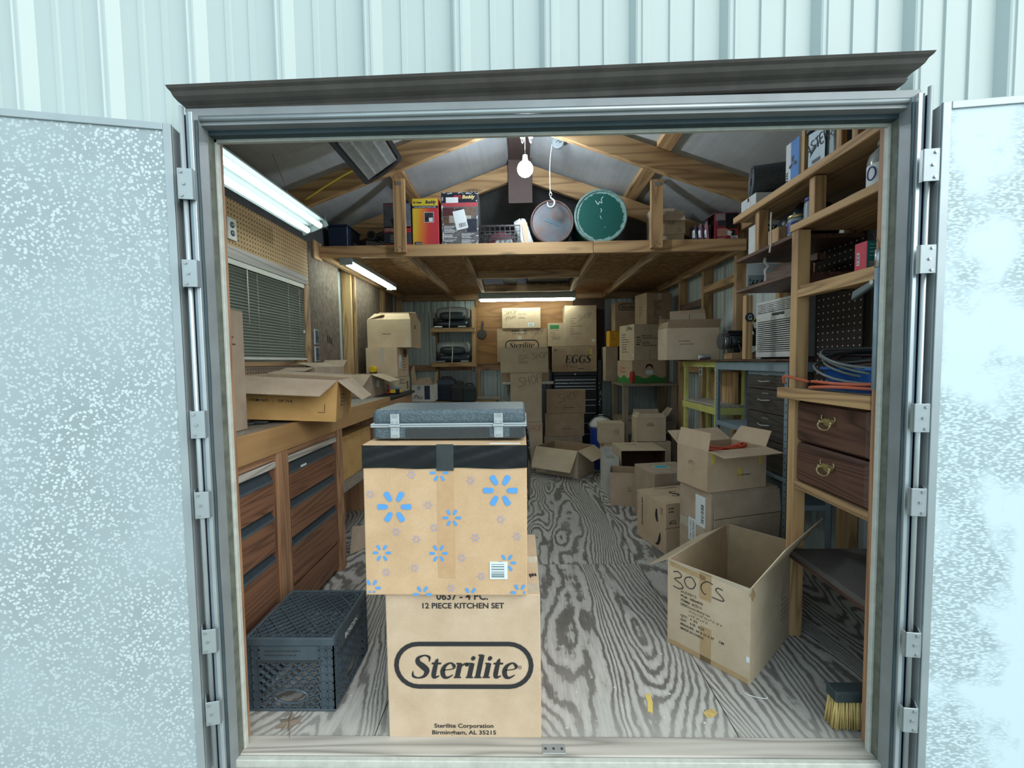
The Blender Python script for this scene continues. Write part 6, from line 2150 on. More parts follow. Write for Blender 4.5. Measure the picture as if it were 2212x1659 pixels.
# ============================================================ boat seats, back wall bits
seat_dark = plain('#1f2a3a', .38, 0, .15)
seat_grey = plain('#a9b3b7', .35, 0, .15)
def sup(m, c, s, ex=.35, n=20, k=10):
    def se(w, e):
        return math.copysign(abs(w) ** e, w)
    v = []
    for j in range(k + 1):
        b_ = -math.pi / 2 + math.pi * j / k
        for i in range(n):
            a = 2 * math.pi * i / n
            v.append((c[0] + s[0] * se(math.cos(b_), ex) * se(math.cos(a), ex), c[1] + s[1] * se(math.cos(b_), ex) * se(math.sin(a), ex), c[2] + s[2] * se(math.sin(b_), ex)))
    f = [(j * n + i, j * n + (i + 1) % n, (j + 1) * n + (i + 1) % n, (j + 1) * n + i) for j in range(k) for i in range(n)]
    return m.add(v, f, None, True)
def boat_seat(label, x, z, dx):
    o = thing('boat_seat', label, 'seat', (x, 5.56, z), group='folded boat seats on the wall rack')
    MB().box(-.19, .19, -.10, .10, .001, .014).build('mount', M['black'], o)
    sup(MB(), (0, -.01, .060), (.235, .15, .046), .4).build('cushion', seat_dark, o)
    m = MB()
    sup(m, (dx, .0, .200), (.215, .13, .085), .55)
    m.build('backrest', seat_grey, o)
    sup(MB(), (dx, -.06, .165), (.17, .085, .055), .5).build('backrest_pad', plain('#3a444c', .4, 0, .15), o)
    for sx in (-1, 1):
        MB().box(sx * .235 - .004, sx * .235 + .004, -.03, .03, .03, .15).build('hinge', M['charcoal'], o, .003)
        MB().box(sx * .15 - .05, sx * .15 + .05, -.1635, -.157, .018, .032).build('tag_strip', M['steel'], o)
    MB().tube(catmull([(-.01, -.168, .01), (-.008, -.170, .06), (-.005, -.150, .13), (-.004, -.145, .20), (-.004, -.10, .275), (-.004, 0, .292)], 4), .006, 6).build('strap', M['card_white'], o)
    return o
boat_seat('folded grey and navy boat seat strapped on the upper rack shelf', -.885, 1.6945, .02)
boat_seat('folded grey and navy boat seat strapped on the lower rack shelf', -.860, 1.2565, -.01)

pd = thing('wooden_paddle', 'small round dark wooden paddle hung on the back plywood', 'paddle', (-.508, 5.72, 1.575))
m = MB()
m.lathe([(.058, 0), (.064, .005), (.058, .011)], 20, T(-.004, 0, .062, rx=90))
m.build('disc', M['black_wood_x'], pd)
MB().hexa([(-.022, -.012, .115), (.012, -.012, .12), (.012, -.002, .12), (-.022, -.002, .115), (-.008, -.012, .235), (.022, -.012, .235), (.022, -.002, .235), (-.008, -.002, .235)]).build('handle', M['black_wood_z'], pd, .003)
MB().cyl((.008, -.013, .225), (.008, .004, .225), .004, 8).build('nail', M['steel'], pd)

def outlet(label, loc, rz, s=1.0):
    o = thing('outlet', label, 'outlet', loc, rz)
    MB().box(-.036 * s, .036 * s, -.010, 0, -.058 * s, .058 * s).build('cover_plate', M['card_white'], o, .003)
    for z in (-.022 * s, .022 * s):
        m = MB().lathe([(.016 * s, 0), (.0155 * s, .003)], 16, T(0, -.010, z, rx=90))
        soc = m.build('socket', M['charcoal'], o)
        MB().box(-.008 * s, -.005 * s, -.0138, -.013, z - .004, z + .006).box(.005 * s, .008 * s, -.0138, -.013, z - .004, z + .006).build('slot', M['paper'], soc, kind='stuff')
    return o
outlet('double outlet on the tan pegboard above the window', (-1.5505, 2.300, 2.000), 90)
outlet('double outlet on the back wall below the seat rack', (-.626, 5.740 - .002, 1.170), 0, .85)
outlet('grey outlet on a right wall stud behind the yellow shelf', (1.7115, 4.07, 1.17), -90)
for i, z in enumerate((1.475, 1.345)):
    ob = thing('switch_box', ('empty switch box cut into the left wall panel, upper one', 'empty switch box cut into the left wall panel, lower one')[i], 'switch box', (-1.5485, 3.215, z), 90, group='switch boxes in the wall panel')
    MB().box(-.035, .035, -.006, 0, -.055, .055).build('frame', plain('#8b959a', .5), ob, .001)
    MB().box(-.028, .028, -.0068, -.0061, -.048, .048).build('recess', plain('#3b4650', .6, 0, .3), ob)
    MB().box(-.0365, -.0325, -.009, 0, -.058, .058).build('edge', M['paper'], ob)
    MB().tube([(-.005, -.008, -.01), (.005, -.014, 0), (.012, -.012, -.012)], .003, 6).build('wire', M['black'], ob)
for k in range(3):
    MB().box(-1.5485, -1.5478, 3.40 + k * .035, 3.418 + k * .035, 1.44 - .006 * k, 1.50 - .010 * k).build('slot', M['black'], wl)

def case_box(label, w, d, h, loc, rz=0, mat=None, latch=True, name='tool_case'):
    o = thing(name, label, 'case', loc, rz, group='dark tool cases on the low bench')
    mm = mat or M['black_plastic']
    MB().box(-w / 2, w / 2, -d / 2, d / 2, 0, h * .66).build('body', mm, o, .01, 2)
    MB().hexa([(-w / 2 - .004, -d / 2 - .004, h * .665), (w / 2 + .004, -d / 2 - .004, h * .665), (w / 2 + .004, d / 2 + .004, h * .665), (-w / 2 - .004, d / 2 + .004, h * .665), (-w / 2 + .03, -d / 2 + .03, h * .9), (w / 2 - .03, -d / 2 + .03, h * .9), (w / 2 - .03, d / 2 - .03, h * .9), (-w / 2 + .03, d / 2 - .03, h * .9)]).build('lid', mm, o, .006, 2)
    MB().tube(catmull([(-w * .25, 0, h * .88), (-w * .22, 0, h * .98), (w * .22, 0, h * .98), (w * .25, 0, h * .88)], 4), .009, 8).build('handle', M['charcoal'], o)
    for x in (-w * .25, w * .25):
        MB().box(x - .012, x + .012, -d / 2 - .008, -d / 2 - .001, h * .52, h * .68).build('latch', M['charcoal'], o, .002)
    return o
case_box('tall dark blue tool case leftmost on the low bench', .24, .2, .30, (-.945, 5.42, .786), mat=M['navy'])
case_box('dark tool case in front, middle of the low bench', .185, .18, .245, (-.765, 5.26, .786))
case_box('dark tool bag with a looped handle right of the other cases', .15, .18, .22, (-.630, 5.40 - .16, .786), mat=plain('#26343a', .5, 0, .2))

ch = thing('folded_stand', 'dark folded metal stand with steel beads for glints between tool chest and grey table', 'stand', (1.003, 5.50, .001))
for x, y, h_ in ((0, 0, 1.3), (.018, .05, 1.2), (-.018, .08, 1.05), (.010, -.06, .95)):
    MB().cyl((x, y, 0), (x * .6, y, h_), .012, 8).build('tube', M['black'], ch)
m = MB()
rnd = random.Random(3)
for k in range(14):
    m.ball((rnd.uniform(-.03, .03), -.085 + rnd.uniform(-.01, .01), rnd.uniform(.55, .98)), rnd.uniform(.005, .012), 8)
m.build('glint_bead', M['steel'], ch, kind='stuff')  # beads scattered to imitate glints on the dark shape
MB().hexa([(-.03, -.078, .5), (.03, -.078, .5), (.03, -.02, .5), (-.03, -.02, .5), (-.025, -.075, 1.28), (.025, -.075, 1.28), (.025, -.02, 1.28), (-.025, -.02, 1.28)]).build('cloth', M['black'], ch, .008)

co = thing('cooler', 'blue drink cooler with a white lid half hidden behind the stamped carton', 'cooler', (.935, 4.985, .001))
blue = plain('#1f3f9a', .35, 0, .1)
MB().lathe([(.118, 0), (.128, .02), (.13, .46), (.134, .49)], 28, Matrix.Diagonal((1, .8, 1, 1))).build('body', blue, co)
MB().lathe([(.137, .492), (.139, .52), (.12, .56), (.07, .595), (.02, .605)], 28, Matrix.Diagonal((1, .8, 1, 1))).build('lid', M['white'], co)
MB().box(-.03, .03, -.02, .02, .595, .635).build('lid_knob', M['white'], co, .008, 2)
MB().tube(catmull([(-.14, 0, .46), (-.15, -.02, .53), (-.08, -.06, .615), (0, -.07, .63), (.08, -.06, .615), (.15, -.02, .53), (.14, 0, .46)], 5), .008, 8).build('handle', M['charcoal'], co)

# ============================================================ bench odds and ends
wr_ = thing('pliers', 'dark pliers lying on the dusty bench top by the jamb', 'pliers', (-1.265, 1.995, .9855), 25)
MB().tube(catmull([(-.08, -.012, .006), (-.03, -.016, .006), (.0, 0, .007), (.04, .012, .006)], 5), .006, 7).build('handle', M['charcoal'], wr_)
MB().tube(catmull([(-.08, .016, .006), (-.03, .016, .006), (.0, 0, .007), (.04, -.012, .006)], 5), .006, 7).build('handle', M['charcoal'], wr_)
MB().tube([(-.01, 0, .008), (.05, 0, .008)], lambda t: .011 - .006 * t, 8).build('jaw', M['charcoal'], wr_)
tp = thing('tape_measure', 'yellow tape measure sitting on the rim behind the square open carton', 'tape measure', (-1.37, 3.935, 1.1765 + .001))
MB().lathe([(.032, 0), (.034, .006), (.034, .028), (.030, .034)], 18, T(0, .017, .034, rx=90)).build('case', plain('#e0b823', .45), tp, .002)
MB().box(-.03, .03, -.017, .017, 0, .012).build('base', M['black'], tp, .003)
tg = thing('tool_organizer', 'black tool organizer with a yellow latch at the end of the bench', 'case', (-1.165, 3.90, .9855 - .0005), 4)
MB().box(-.055, .05, -.055, .055, 0, .045).build('body', M['black'], tg, .004)
MB().box(-.058, .053, -.058, .058, .046, .062).build('lid', M['steel_blue'], tg, .003)
MB().box(-.03, .02, -.066, -.0585, .012, .045).build('latch', plain('#e0c02a', .4), tg, .002)
MB().box(.0505, .058, -.03, .02, .012, .045).build('latch', plain('#e0c02a', .4), tg, .002)
rd = thing('red_tool', 'small red tool handle by the square open carton on the bench', 'tool', (-1.205, 3.825, .9855))
MB().tube(catmull([(0, -.03, .012), (.01, 0, .02), (.0, .02, .05), (-.01, .03, .085)], 5), .010, 8).build('handle', M['red'], rd)
sc = thing('cardboard_scrap', 'brown cardboard scrap leaning on the floor beyond the bench post', 'cardboard', (-1.13, 2.84, .001))
MB().plate([(-.02, -.10, .002), (.09, .06, .002), (.05, .10, .13), (-.03, -.02, .16)], .004).build('sheet', M['kraft_grey'], sc)

# ============================================================ right shelving contents
b = printed_box('white printed carton under the rug roll on the top shelf', .42, .15, .086, (1.455, 2.385, 2.0535), base='#cfd6d8', wear=.05)
f = b.face('left')
m = MB()
for k in range(14):
    a = 2 * math.pi * k / 14
    m.add([f.p(.075 + .026 * math.cos(a) + dx, .043 + .026 * math.sin(a) + dz, .001) for dx, dz in ((-.002, -.002), (.002, -.002), (.002, .002), (-.002, .002))], [(0, 1, 2, 3)])
m.build('printed_dial', M['ink_soft'], b.root, kind='stuff')
sticker(f, .075, .072, .014, .020, M['black'], 'printed_mark')
rg = thing('rug_roll', 'rolled dark grey rug lying on the top shelf, spiral end showing', 'rug', (1.262, 2.390, 2.2255), rz=72)
m = MB()
n, turns = 130, 5.0
V, F = [], []
for i in range(n + 1):
    a = turns * 2 * math.pi * i / n
    r0 = .016 + .060 * i / n
    for rr in (r0, r0 + .0088):
        for y in (0, -.40):
            V.append((rr * math.cos(a), y, rr * math.sin(a)))
for i in range(n):
    k = 4 * i
    F += [(k, k + 2, k + 6, k + 4), (k + 3, k + 1, k + 5, k + 7), (k + 2, k + 3, k + 7, k + 6), (k + 1, k, k + 4, k + 5)]
m.add(V, F, None, False)
m.build('rug', M['rug'], rg)
m = MB()
pts = []
for i in range(n + 1):
    a = turns * 2 * math.pi * i / n
    r0 = .0204 + .060 * i / n
    pts.append((r0 * math.cos(a), .0005, r0 * math.sin(a)))
m.tube(pts, .0017, 4)
m.build('bound_edge', plain('#7d8790', .8), rg)
MB().lathe([(.0875, 0), (.088, .012)], 30, T(0, -.20, .0, rx=-90), cap=False).build('string', M['charcoal'], rg)

b = printed_box('blue and white fan carton standing upright on the top shelf', .40, .098, .188, (1.432, 1.990, 2.0535), base='#d5dfe4', wear=.05)
f = b.face('left')
sticker(f, .068, .094, .058, .184, plain('#2f83d0', .45, 0, .2, 6), 'printed_panel')
m = MB()
for k in range(3):
    a = R(90 + 120 * k)
    ribbon(m, f, [(.055 + .004 * math.cos(a), .09 + .004 * math.sin(a), .004), (.055 + .014 * math.cos(a + .2), .09 + .014 * math.sin(a + .2), .014), (.055 + .026 * math.cos(a), .09 + .026 * math.sin(a), .014), (.055 + .031 * math.cos(a), .09 + .031 * math.sin(a), .004)], .01, 0, 0, 1, h=.0015)
m.build('fan_mark', plain('#16283f', .5), b.root)
text(f, 'FAN', .02, .02, .022, M['ink'], bold=.02, rot=90, align='LEFT')
sp(MB().box(1.236, 1.262, 1.915, 1.935, 2.0535, 2.265), 'divider', M['pine_z'])
tt = thing('clear_tote', 'grey tote lettered ASTERS in black on the top shelf by the door', 'tote', (1.445, 1.825, 2.0535))
MB().hexa([(-.195, -.075, 0), (.19, -.075, 0), (.19, .072, 0), (-.195, .072, 0), (-.205, -.080, .165), (.20, -.080, .165), (.20, .078, .165), (-.205, .078, .165)]).build('body', plain('#7f99a3', .3, 0, .2, 6), tt, .008, 2)
MB().box(-.212, .205, -.084, .082, .1655, .185).build('lid', plain('#27363d', .4), tt, .005)
f = Face(tt, (-.2045, .072, .0), (0, -1, 0), (-.06, 0, 1), (-1, 0, -.06))
sticker(f, .060, .085, .10, .13, plain('#b9d7e6', .35, 0, .25, 7), 'label', rot=-6)
m = MB()
ribbon(m, f, [(.02, .06, .003), (.04, .085, .02), (.07, .095, .012), (.08, .11, .002)], .01, 0, 0, 1, h=.0015)
m.build('printed_swoosh', plain('#18455f', .5), tt)
sticker(f, .055, .035, .05, .014, M['navy'], 'printed_mark', th=.0015)
hand(Face(tt, f.o + f.n * .0012, f.u, f.v, f.n), 'ASTERS', .006, .070, .044, M['ink'], .09, rot=10, name='handwriting')
nb = thing('dark_ball', 'dark navy bag end at the near end of the top shelf', 'bag', (1.40, 1.53, 2.0535))
sup(MB(), (0, 0, .06), (.10, .05, .06), .7).build('bag', M['navy'], nb)

jug = thing('clear_jug', 'clear plastic jug with a round letter label on the second shelf', 'jug', (1.285, 1.555, 1.8535))
MB().lathe([(.045, 0), (.052, .008), (.052, .10), (.046, .125), (.022, .150), (.02, .16)], 22).build('jug', plain('#9aa3a2', .15, 0, .1), jug)
MB().lathe([(.024, .155), (.024, .172), (.020, .175)], 16).build('cap', plain('#b9bfb8', .4), jug)
m = MB().grid(lambda u, v: (.0526 * math.cos(R(150 + 70 * u)), .0526 * math.sin(R(150 + 70 * u)), .012 + .075 * v), 8, 2)
m.build('label', M['paper'], jug)
m = MB()
pts = [(.0532 * math.cos(R(185 + 17 * math.cos(t))), .0532 * math.sin(R(185 + 17 * math.cos(t))), .055 + .022 * math.sin(t)) for t in [2 * math.pi * k / 16 for k in range(17)]]
m.tube(pts, .0026, 5)
m.build('printed_letter', plain('#2a3f97', .5), jug)
cl = thing('folded_cloth', 'folded grey cloth lying on the second shelf by the jug', 'cloth', (1.36, 1.70, 1.8535))
sup(MB(), (0, 0, .027), (.08, .085, .026), .6).build('cloth', plain('#66747a', .9, 0, .2), cl)

def jar(label, loc, r, h, lid, lab):
    o = thing('jar', label, 'jar', loc, group='jars on the right shelves')
    MB().lathe([(r * .94, 0), (r, .006), (r, h * .78), (r * .86, h * .86)], 20).build('glass', plain('#8fa2a6', .12, 0, .1), o)
    MB().lathe([(r * .93, h * .865), (r * .95, h * .87), (r * .95, h), (r * .9, h * 1.01)], 20).build('lid', lid, o)
    MB().lathe([(r * 1.012, h * .12), (r * 1.012, h * .66)], 20, cap=False).build('label', lab, o)
    m = MB()
    for k in range(4):
        z = h * (.22 + .1 * k)
        m.add([(r * 1.02 * math.cos(R(a)), r * 1.02 * math.sin(R(a)), z + dz) for a, dz in ((190, 0), (250, 0), (250, .004), (190, .004))], [(0, 1, 2, 3)])
    m.build('printed_text', M['paper'], o)
    return o
jar('jar with a gold lid and blue label beside the middle shelf post', (1.262, 2.000, 1.8215), .036, .092, M['brass'], plain('#27408c', .4))
jar('jar with a blue lid by the short post on the second shelf', (1.268, 1.905, 1.8535), .03, .105, plain('#23358a', .4), M['steel_blue'])
gb = thing('black_bag', 'bulging dark bag stuffed on the shelf behind the gold lidded jar', 'bag', (1.405, 2.11, 1.8215))
def bg_(u, v):
    a, b_ = 2 * math.pi * u, math.pi * (v - .5)
    w = 1 + .10 * math.sin(5 * a + 3 * b_) + .07 * math.sin(9 * a - 7 * v)
    return (.125 * math.cos(b_) * math.cos(a) * w, .10 * math.cos(b_) * math.sin(a) * w, max(.001, .09 + .092 * math.sin(b_) * w))
MB().grid(bg_, 30, 16).build('bag', plain('#17262e', .3, 0, .3, 20), gb)
b = printed_box('white paper covered carton with script at the far end of the third shelf', .20, .13, .165, (1.365, 2.352, 1.8215), base='#ccd3d4', wear=.06)
f = b.face('front')
scribble(f, .02, .11, .06, .035, M['ink'], rot=10, lw=.004); scribble(f, .03, .02, .05, .025, M['ink'], lw=.003)
sticker(f, .1, .08, .19, .002, M['ink_soft'], 'seam_line', rot=6)
wk = thing('wood_block', 'pale wooden block on the third shelf by the hanging cord', 'block', (1.262, 2.150, 1.8215))
MB().box(-.025, .045, -.055, .03, 0, .075).build('block', M['pine_z'], wk, .003)
MB().box(-.018, -.014, -.0555, -.055, .02, .06).build('saw_mark', M['ink_soft'], wk)
tag(MB().tube(catmull([(1.206, 2.10, 1.965), (1.204, 2.10, 1.90), (1.207, 2.10, 1.84), (1.203, 2.10, 1.79), (1.201, 2.10, 1.775)], 5), .0042, 7).build('white_cord', M['card_white']), 'short white cord hanging from the third shelf', 'cord')
tag(MB().tube(catmull([(1.30, 2.31, 1.796), (1.292, 2.30, 1.775), (1.312, 2.30, 1.752), (1.296, 2.30, 1.73), (1.30, 2.30, 1.70), (1.297, 2.30, 1.665)], 5), .008, 7).build('rope', M['card_white']), 'knotted white rope hanging beside the number plate', 'rope')
pl_ = thing('number_plate', 'old number plate reading 664 standing at the far end of the fourth shelf', 'plate', (1.365, 2.418, 1.6535))
MB().box(-.10, .10, -.002, .002, 0, .075).build('plate', plain('#8a979d', .4, .2, .2), pl_, .002)
f = Face(pl_, (-.10, -.002, 0), (1, 0, 0), (0, 0, 1), (0, -1, 0))
text(f, '664', .052, .010, .058, M['ink'], bold=.02, squash=.75)
text(f, 'A', .012, .042, .024, M['ink'], bold=.01); text(f, '2', .012, .010, .026, M['ink'], bold=.01)
sticker(f, .10, .037, .196, .071, plain('#9aa8ae', .4), 'plate_field', th=.0004)
pp = thing('paper_sheet', 'white sheet of paper standing above the number plate', 'paper', (1.365, 2.428, 1.6535))
MB().box(-.10, .09, 0, .0015, 0, .142).build('sheet', M['paper'], pp)
for k, (y, z, hh, rz_) in enumerate(((2.13, .0, .055, 0), (2.12, .056, .03, 3))):
    tag(MB().box(-.02, .02, -.15, .15, 0, hh).build('wood_plank', M['walnut_y']), ('dark plank lying on the fourth shelf, lower one', 'dark plank lying on the fourth shelf, upper one')[k], 'board', 'dark planks on the fourth shelf')
    bpy.context.scene.collection.objects[-1].location = (1.31 + .04 * k, y, 1.6535 + z)
    bpy.context.scene.collection.objects[-1].rotation_euler = (0, 0, R(rz_))
sp(MB().box(1.302, 1.342, 2.500, 2.538, 1.2645, 1.633), 'post', M['pine_z'], bevel=.002)
gs = thing('round_sign', 'small round dark sign with a letter G on the shelf post', 'sign', (1.322, 2.499, 1.505))
MB().lathe([(.026, 0), (.026, .004), (.024, .005)], 22, T(0, 0, 0, rx=90)).build('disc', M['charcoal'], gs)
text(Face(gs, (0, -.005, 0), (1, 0, 0), (0, 0, 1), (0, -1, 0)), 'G', 0, -.014, .042, M['paper'], bold=.0, squash=.8)

rgb_ = printed_box('small red and teal carton on the right shelf by the conduit', .13, .055, .100, (1.303, 1.592, 1.5830), base='#1f6f6c', wear=.15)
f = rgb_.face('left')
sticker(f, .0275, .05, .054, .098, plain('#c42f4b', .45), 'printed_panel')
sticker(f, .016, .042, .012, .045, M['paper'], th=.0014); bars(f, .016, .042, .009, .036, M['ink'], horiz=True, n=10, hh=.0018)
f = rgb_.face('front')
for k in range(4):
    lines(f, .008, .085 - k * .013, .045, 1, plain('#7fc2b4', .5), .005, 1, k)
sticker(f, .018, .018, .02, .02, M['steel'], 'printed_photo')
dk = thing('dark_package', 'small dark package behind the red and teal carton', 'package', (1.44, 1.56, 1.5830))
MB().hexa([(-.06, -.03, 0), (.06, -.03, 0), (.06, .03, 0), (-.06, .03, 0), (-.05, -.02, .115), (.05, -.025, .10), (.05, .02, .10), (-.05, .025, .115)]).build('package', M['black'], dk, .005)
sw = thing('folding_saw', 'grey folding arm hanging under the right shelf', 'tool', (1.192, 1.50, 1.50))
MB().hexa([(-.008, .064, -.028), (.008, .064, -.028), (.008, .058, .002), (-.008, .058, .002), (-.008, -.040, .012), (.008, -.040, .012), (.008, -.046, .034), (-.008, -.046, .034)]).build('arm', plain('#69767a', .5, .1, .15), sw, .004, 2)
MB().tube(catmull([(0, -.03, .028), (.01, -.025, .036), (.02, -.01, .040), (.022, .0, .034)], 5), .003, 6).build('hook', M['steel'], sw)
MB().lathe([(.008, 0), (.008, .004)], 12, T(-.0085, -.03, .02, ry=-90)).build('pivot', M['steel'], sw)

tu = thing('blue_tub', 'glossy blue plastic tub under the coiled cables', 'tub', (1.43, 1.635, 1.1365))
m = MB()
o_, i_ = [], []
def rr_(w, d, z, r=.03):
    P = []
    for cx, cy, a0 in ((w - r, -d + r, -90), (w - r, d - r, 0), (-w + r, d - r, 90), (-w + r, -d + r, 180)):
        for k in range(5):
            a = R(a0 + 22.5 * k)
            P.append((cx + r * math.cos(a), cy + r * math.sin(a), z))
    return P
L0, L1, L2, L3 = rr_(.17, .14, 0), rr_(.19, .165, .088), rr_(.186, .161, .088), rr_(.166, .136, .005)
n = len(L0)
m.add(L0 + L1 + L2 + L3, [tuple(range(n - 1, -1, -1))] + [(a * n + i, a * n + (i + 1) % n, (a + 1) * n + (i + 1) % n, (a + 1) * n + i) for a in range(3) for i in range(n)] + [tuple(3 * n + i for i in range(n))], None, False)
m.build('tub', plain('#1d56a0', .15, 0, .1), tu)
MB().tube(rr_(.194, .169, .088), .006, 6, True).build('rim', plain('#2a68b8', .15), tu)
cb = thing('cable_coil', 'grey and orange cables coiled over the blue tub on the shelf', 'cable', (1.40, 1.69, 1.1365))
rnd = random.Random(21)
def loop(cx, cy, rx_, ry_, z, amp, ph, r, mat):
    pts = []
    for i in range(30):
        a = 2 * math.pi * i / 30
        pts.append((cx + rx_ * math.cos(a), cy + ry_ * math.sin(a), z + amp * math.sin(a + ph) + .006 * math.sin(3 * a + ph * 2)))
    MB().tube(pts, r, 7, True).build('cable', mat, cb)
gcm = plain('#6d7678', .4, 0, .1)
for k in range(5):
    loop(.02 + rnd.uniform(-.02, .02), rnd.uniform(-.03, .02), .215 + rnd.uniform(-.02, .012), .21 + rnd.uniform(-.03, .03), .075 + .014 * k, rnd.uniform(.04, .062), 0.1 + rnd.uniform(-.2, .2), .0052, gcm)
for k in range(3):
    loop(.02, -.01, .20 - .02 * k, .2 - .02 * k, .118 + .012 * k, .03, .3 + k * .5, .0058, M['charcoal'])
ocm = plain('#c8694c', .5, 0, .1)
for k in range(2):
    loop(.0, .0, .222 - .01 * k, .225, .022 + .012 * k, .010, 2.0 + k, .0064, ocm)
loop(.04, 0, .17, .19, .125, .02, 1.0, .0062, plain('#8a3f38', .5))
MB().tube(catmull([(-.17, .15, .03), (-.205, .20, .045), (-.225, .235, .05), (-.215, .25, .02)], 5), .0062, 7).build('cable', ocm, cb)
MB().box(-.19, .19, -.19, .17, .0005, .002).build('cable_tail', gcm, cb)
MB().cyl((-.10, -.20, .085), (-.085, -.205, .115), .0025, 6).build('wire_tie', M['card_white'], cb)

# window air conditioner
ac = thing('air_conditioner', 'white window air conditioner with slatted front on the dark board', 'air conditioner', (1.575, 2.475, 1.2645))
acm = plain('#c9cccb', .45, 0, .06)
AY0, AY1, AX = -.200, .195, -.122
MB().box(AX + .03, .122, AY0 + .008, AY1 - .008, .012, .332).build('cabinet', M['steel'], ac, .003)
fm = MB()
H = .340
fm.box(AX, AX + .03, AY0, AY1, .010, .042).box(AX, AX + .03, AY0, AY1, H - .016, H).box(AX, AX + .03, AY0, AY0 + .012, .042, H - .016).box(AX, AX + .03, AY1 - .012, AY1, .042, H - .016)
fm.box(AX, AX + .03, AY0 + .012, AY1 - .012, .222, .272)
fm.build('front_frame', acm, ac, .002)
MB().box(AX + .022, AX + .029, AY0 + .012, AY1 - .012, .042, H - .016).build('dark_core', M['black'], ac)
s0 = None
for k in range(15):
    z = .046 + k * .0118
    if s0 is None:
        s0 = MB().hexa([(AX + .001, AY0 + .012, 0), (AX + .001, AY1 - .012, 0), (AX + .016, AY1 - .012, .003), (AX + .016, AY0 + .012, .003), (AX + .001, AY0 + .012, .0062), (AX + .001, AY1 - .012, .0062), (AX + .016, AY1 - .012, .008), (AX + .016, AY0 + .012, .008)]).build('slat', acm, ac)
        o = s0
    else:
        o = s0.copy(); C.objects.link(o); o.parent = ac
    o.location = (0, 0, z)
for k in range(5):
    o = s0.copy(); C.objects.link(o); o.parent = ac
    o.location = (0, 0, .276 + k * .0098)
m = MB()
for y in (.0, .012, .09, -.09):
    m.box(AX + .0005, AX + .014, y - .0015, y + .0015, .274, H - .016)
m.build('vane', acm, ac, kind='stuff')
MB().box(AX - .0012, AX + .001, -.085, .03, .247, .263).build('control_panel', M['charcoal'], ac)
f = Face(ac, (AX, AY1, 0), (0, -1, 0), (0, 0, 1), (-1, 0, 0))
lines(f, .02, .235, .05, 1, M['steel_blue'], .006, 1, 4)
m = MB()
rnd = random.Random(8)
pts = [(.10 + .011 * k, .243 + rnd.uniform(-.006, .008)) for k in range(20)]
ribbon(m, f, pts, .0052, 0, 0, 1, h=.0022)
m.build('peeled_sticker', M['white'], ac)
for y in (AY0 + .02, AY1 - .04):
    MB().box(AX + .02, .11, y, y + .02, 0, .0115).build('foot', M['charcoal'], ac)

# winch
wn = thing('winch', 'black electric winch with a steel cable drum on the dark board', 'winch', (1.50, 3.02, 1.2645), rz=0)
MB().box(-.05, .12, -.05, .06, 0, .045).build('base', M['pine_old_x'], wn, .003)
MB().box(-.03, .02, -.04, .05, .046, .075).build('foot', M['black'], wn, .004)
MB().cyl((-.095, 0, .125), (-.055, 0, .125), .043, 20).build('cable_drum', M['steel'], wn)
for x in (-.105, -.056):
    MB().lathe([(.052, 0), (.054, .004), (.052, .008)], 22, T(x, 0, .125, ry=90)).build('flange', M['charcoal'], wn)
MB().lathe([(.036, 0), (.052, .006), (.052, .085), (.044, .095), (.02, .10)], 22, T(-.046, 0, .125, ry=90)).build('motor', M['black_plastic'], wn)
for z in (.175, .075):
    MB().cyl((-.105, -.03, z), (.04, -.03, z), .007, 10).build('tie_rod', M['charcoal'], wn)
MB().box(-.07, .09, -.045, .05, .182, .198).build('top_plate', M['black'], wn, .003)
MB().box(.056, .15, -.05, .05, .09, .17).build('gear_box', M['black_plastic'], wn, .012, 2)
for y_, z_ in ((-.0535, .12), (-.0535, .15)):
    MB().lathe([(.006, 0), (.005, .003)], 10, T(-.0 + .05 * (z_ - .12) * 20, y_, z_, rx=90)).build('bolt', M['steel'], wn)
MB().tube(catmull([(.0, -.055, .10), (.01, -.085, .05), (.05, -.10, .035), (.10, -.10, .06), (.13, -.09, .12), (.125, -.07, .18), (.11, -.05, .21)], 6), .0045, 7).build('power_cord', M['charcoal'], wn)
yt = thing('yellow_tool', 'yellow and black tool handle hooked above the winch', 'tool', (1.625, 3.03, 1.465))
MB().tube(catmull([(.02, 0, .075), (-.012, 0, .062), (-.026, 0, .03), (-.02, 0, -.002)], 6), lambda t: .010 + .006 * math.sin(math.pi * t), 9).build('handle', plain('#d9b92c', .4), yt)
MB().tube(catmull([(-.008, 0, .045), (.0, 0, .015), (.02, 0, -.01), (.03, 0, -.03)], 6), .010, 8).build('grip', M['black'], yt)
MB().box(.0, .045, -.012, .012, .058, .078).build('head', M['black'], yt, .004)
MB().box(.02, .04, -.004, .02, -.04, .0).build('hanger', M['black'], yt)
can = thing('metal_can', 'small silver can lying on its side before the large tan carton', 'can', (1.475, 3.46, 1.2855))
MB().lathe([(.018, 0), (.021, .003), (.021, .085), (.018, .088)], 18, T(-.04, 0, 0, ry=90)).build('can', M['steel'], can)
MB().lathe([(.0165, 0), (.0165, .001)], 16, T(-.0415, 0, 0, ry=90)).build('end', M['card_white'], can)

# ============================================================ doorway floor
cr = thing('milk_crate', 'black lattice milk crate standing upside down by the left jamb', 'crate', (-.855, 1.640, .001))
w, d, h = .330, .330, .277
W2 = w / 2
bm_ = plain('#47545d', .34, 0, .3, 12)
for z0, z1 in ((0, .010), (h - .030, h)):
    m = MB()
    m.box(-W2, W2, -W2, -W2 + .012, z0, z1).box(-W2, W2, W2 - .012, W2, z0, z1).box(-W2, -W2 + .012, -W2 + .012, W2 - .012, z0, z1).box(W2 - .012, W2, -W2 + .012, W2 - .012, z0, z1)
    m.build('rim', bm_, cr, .003)
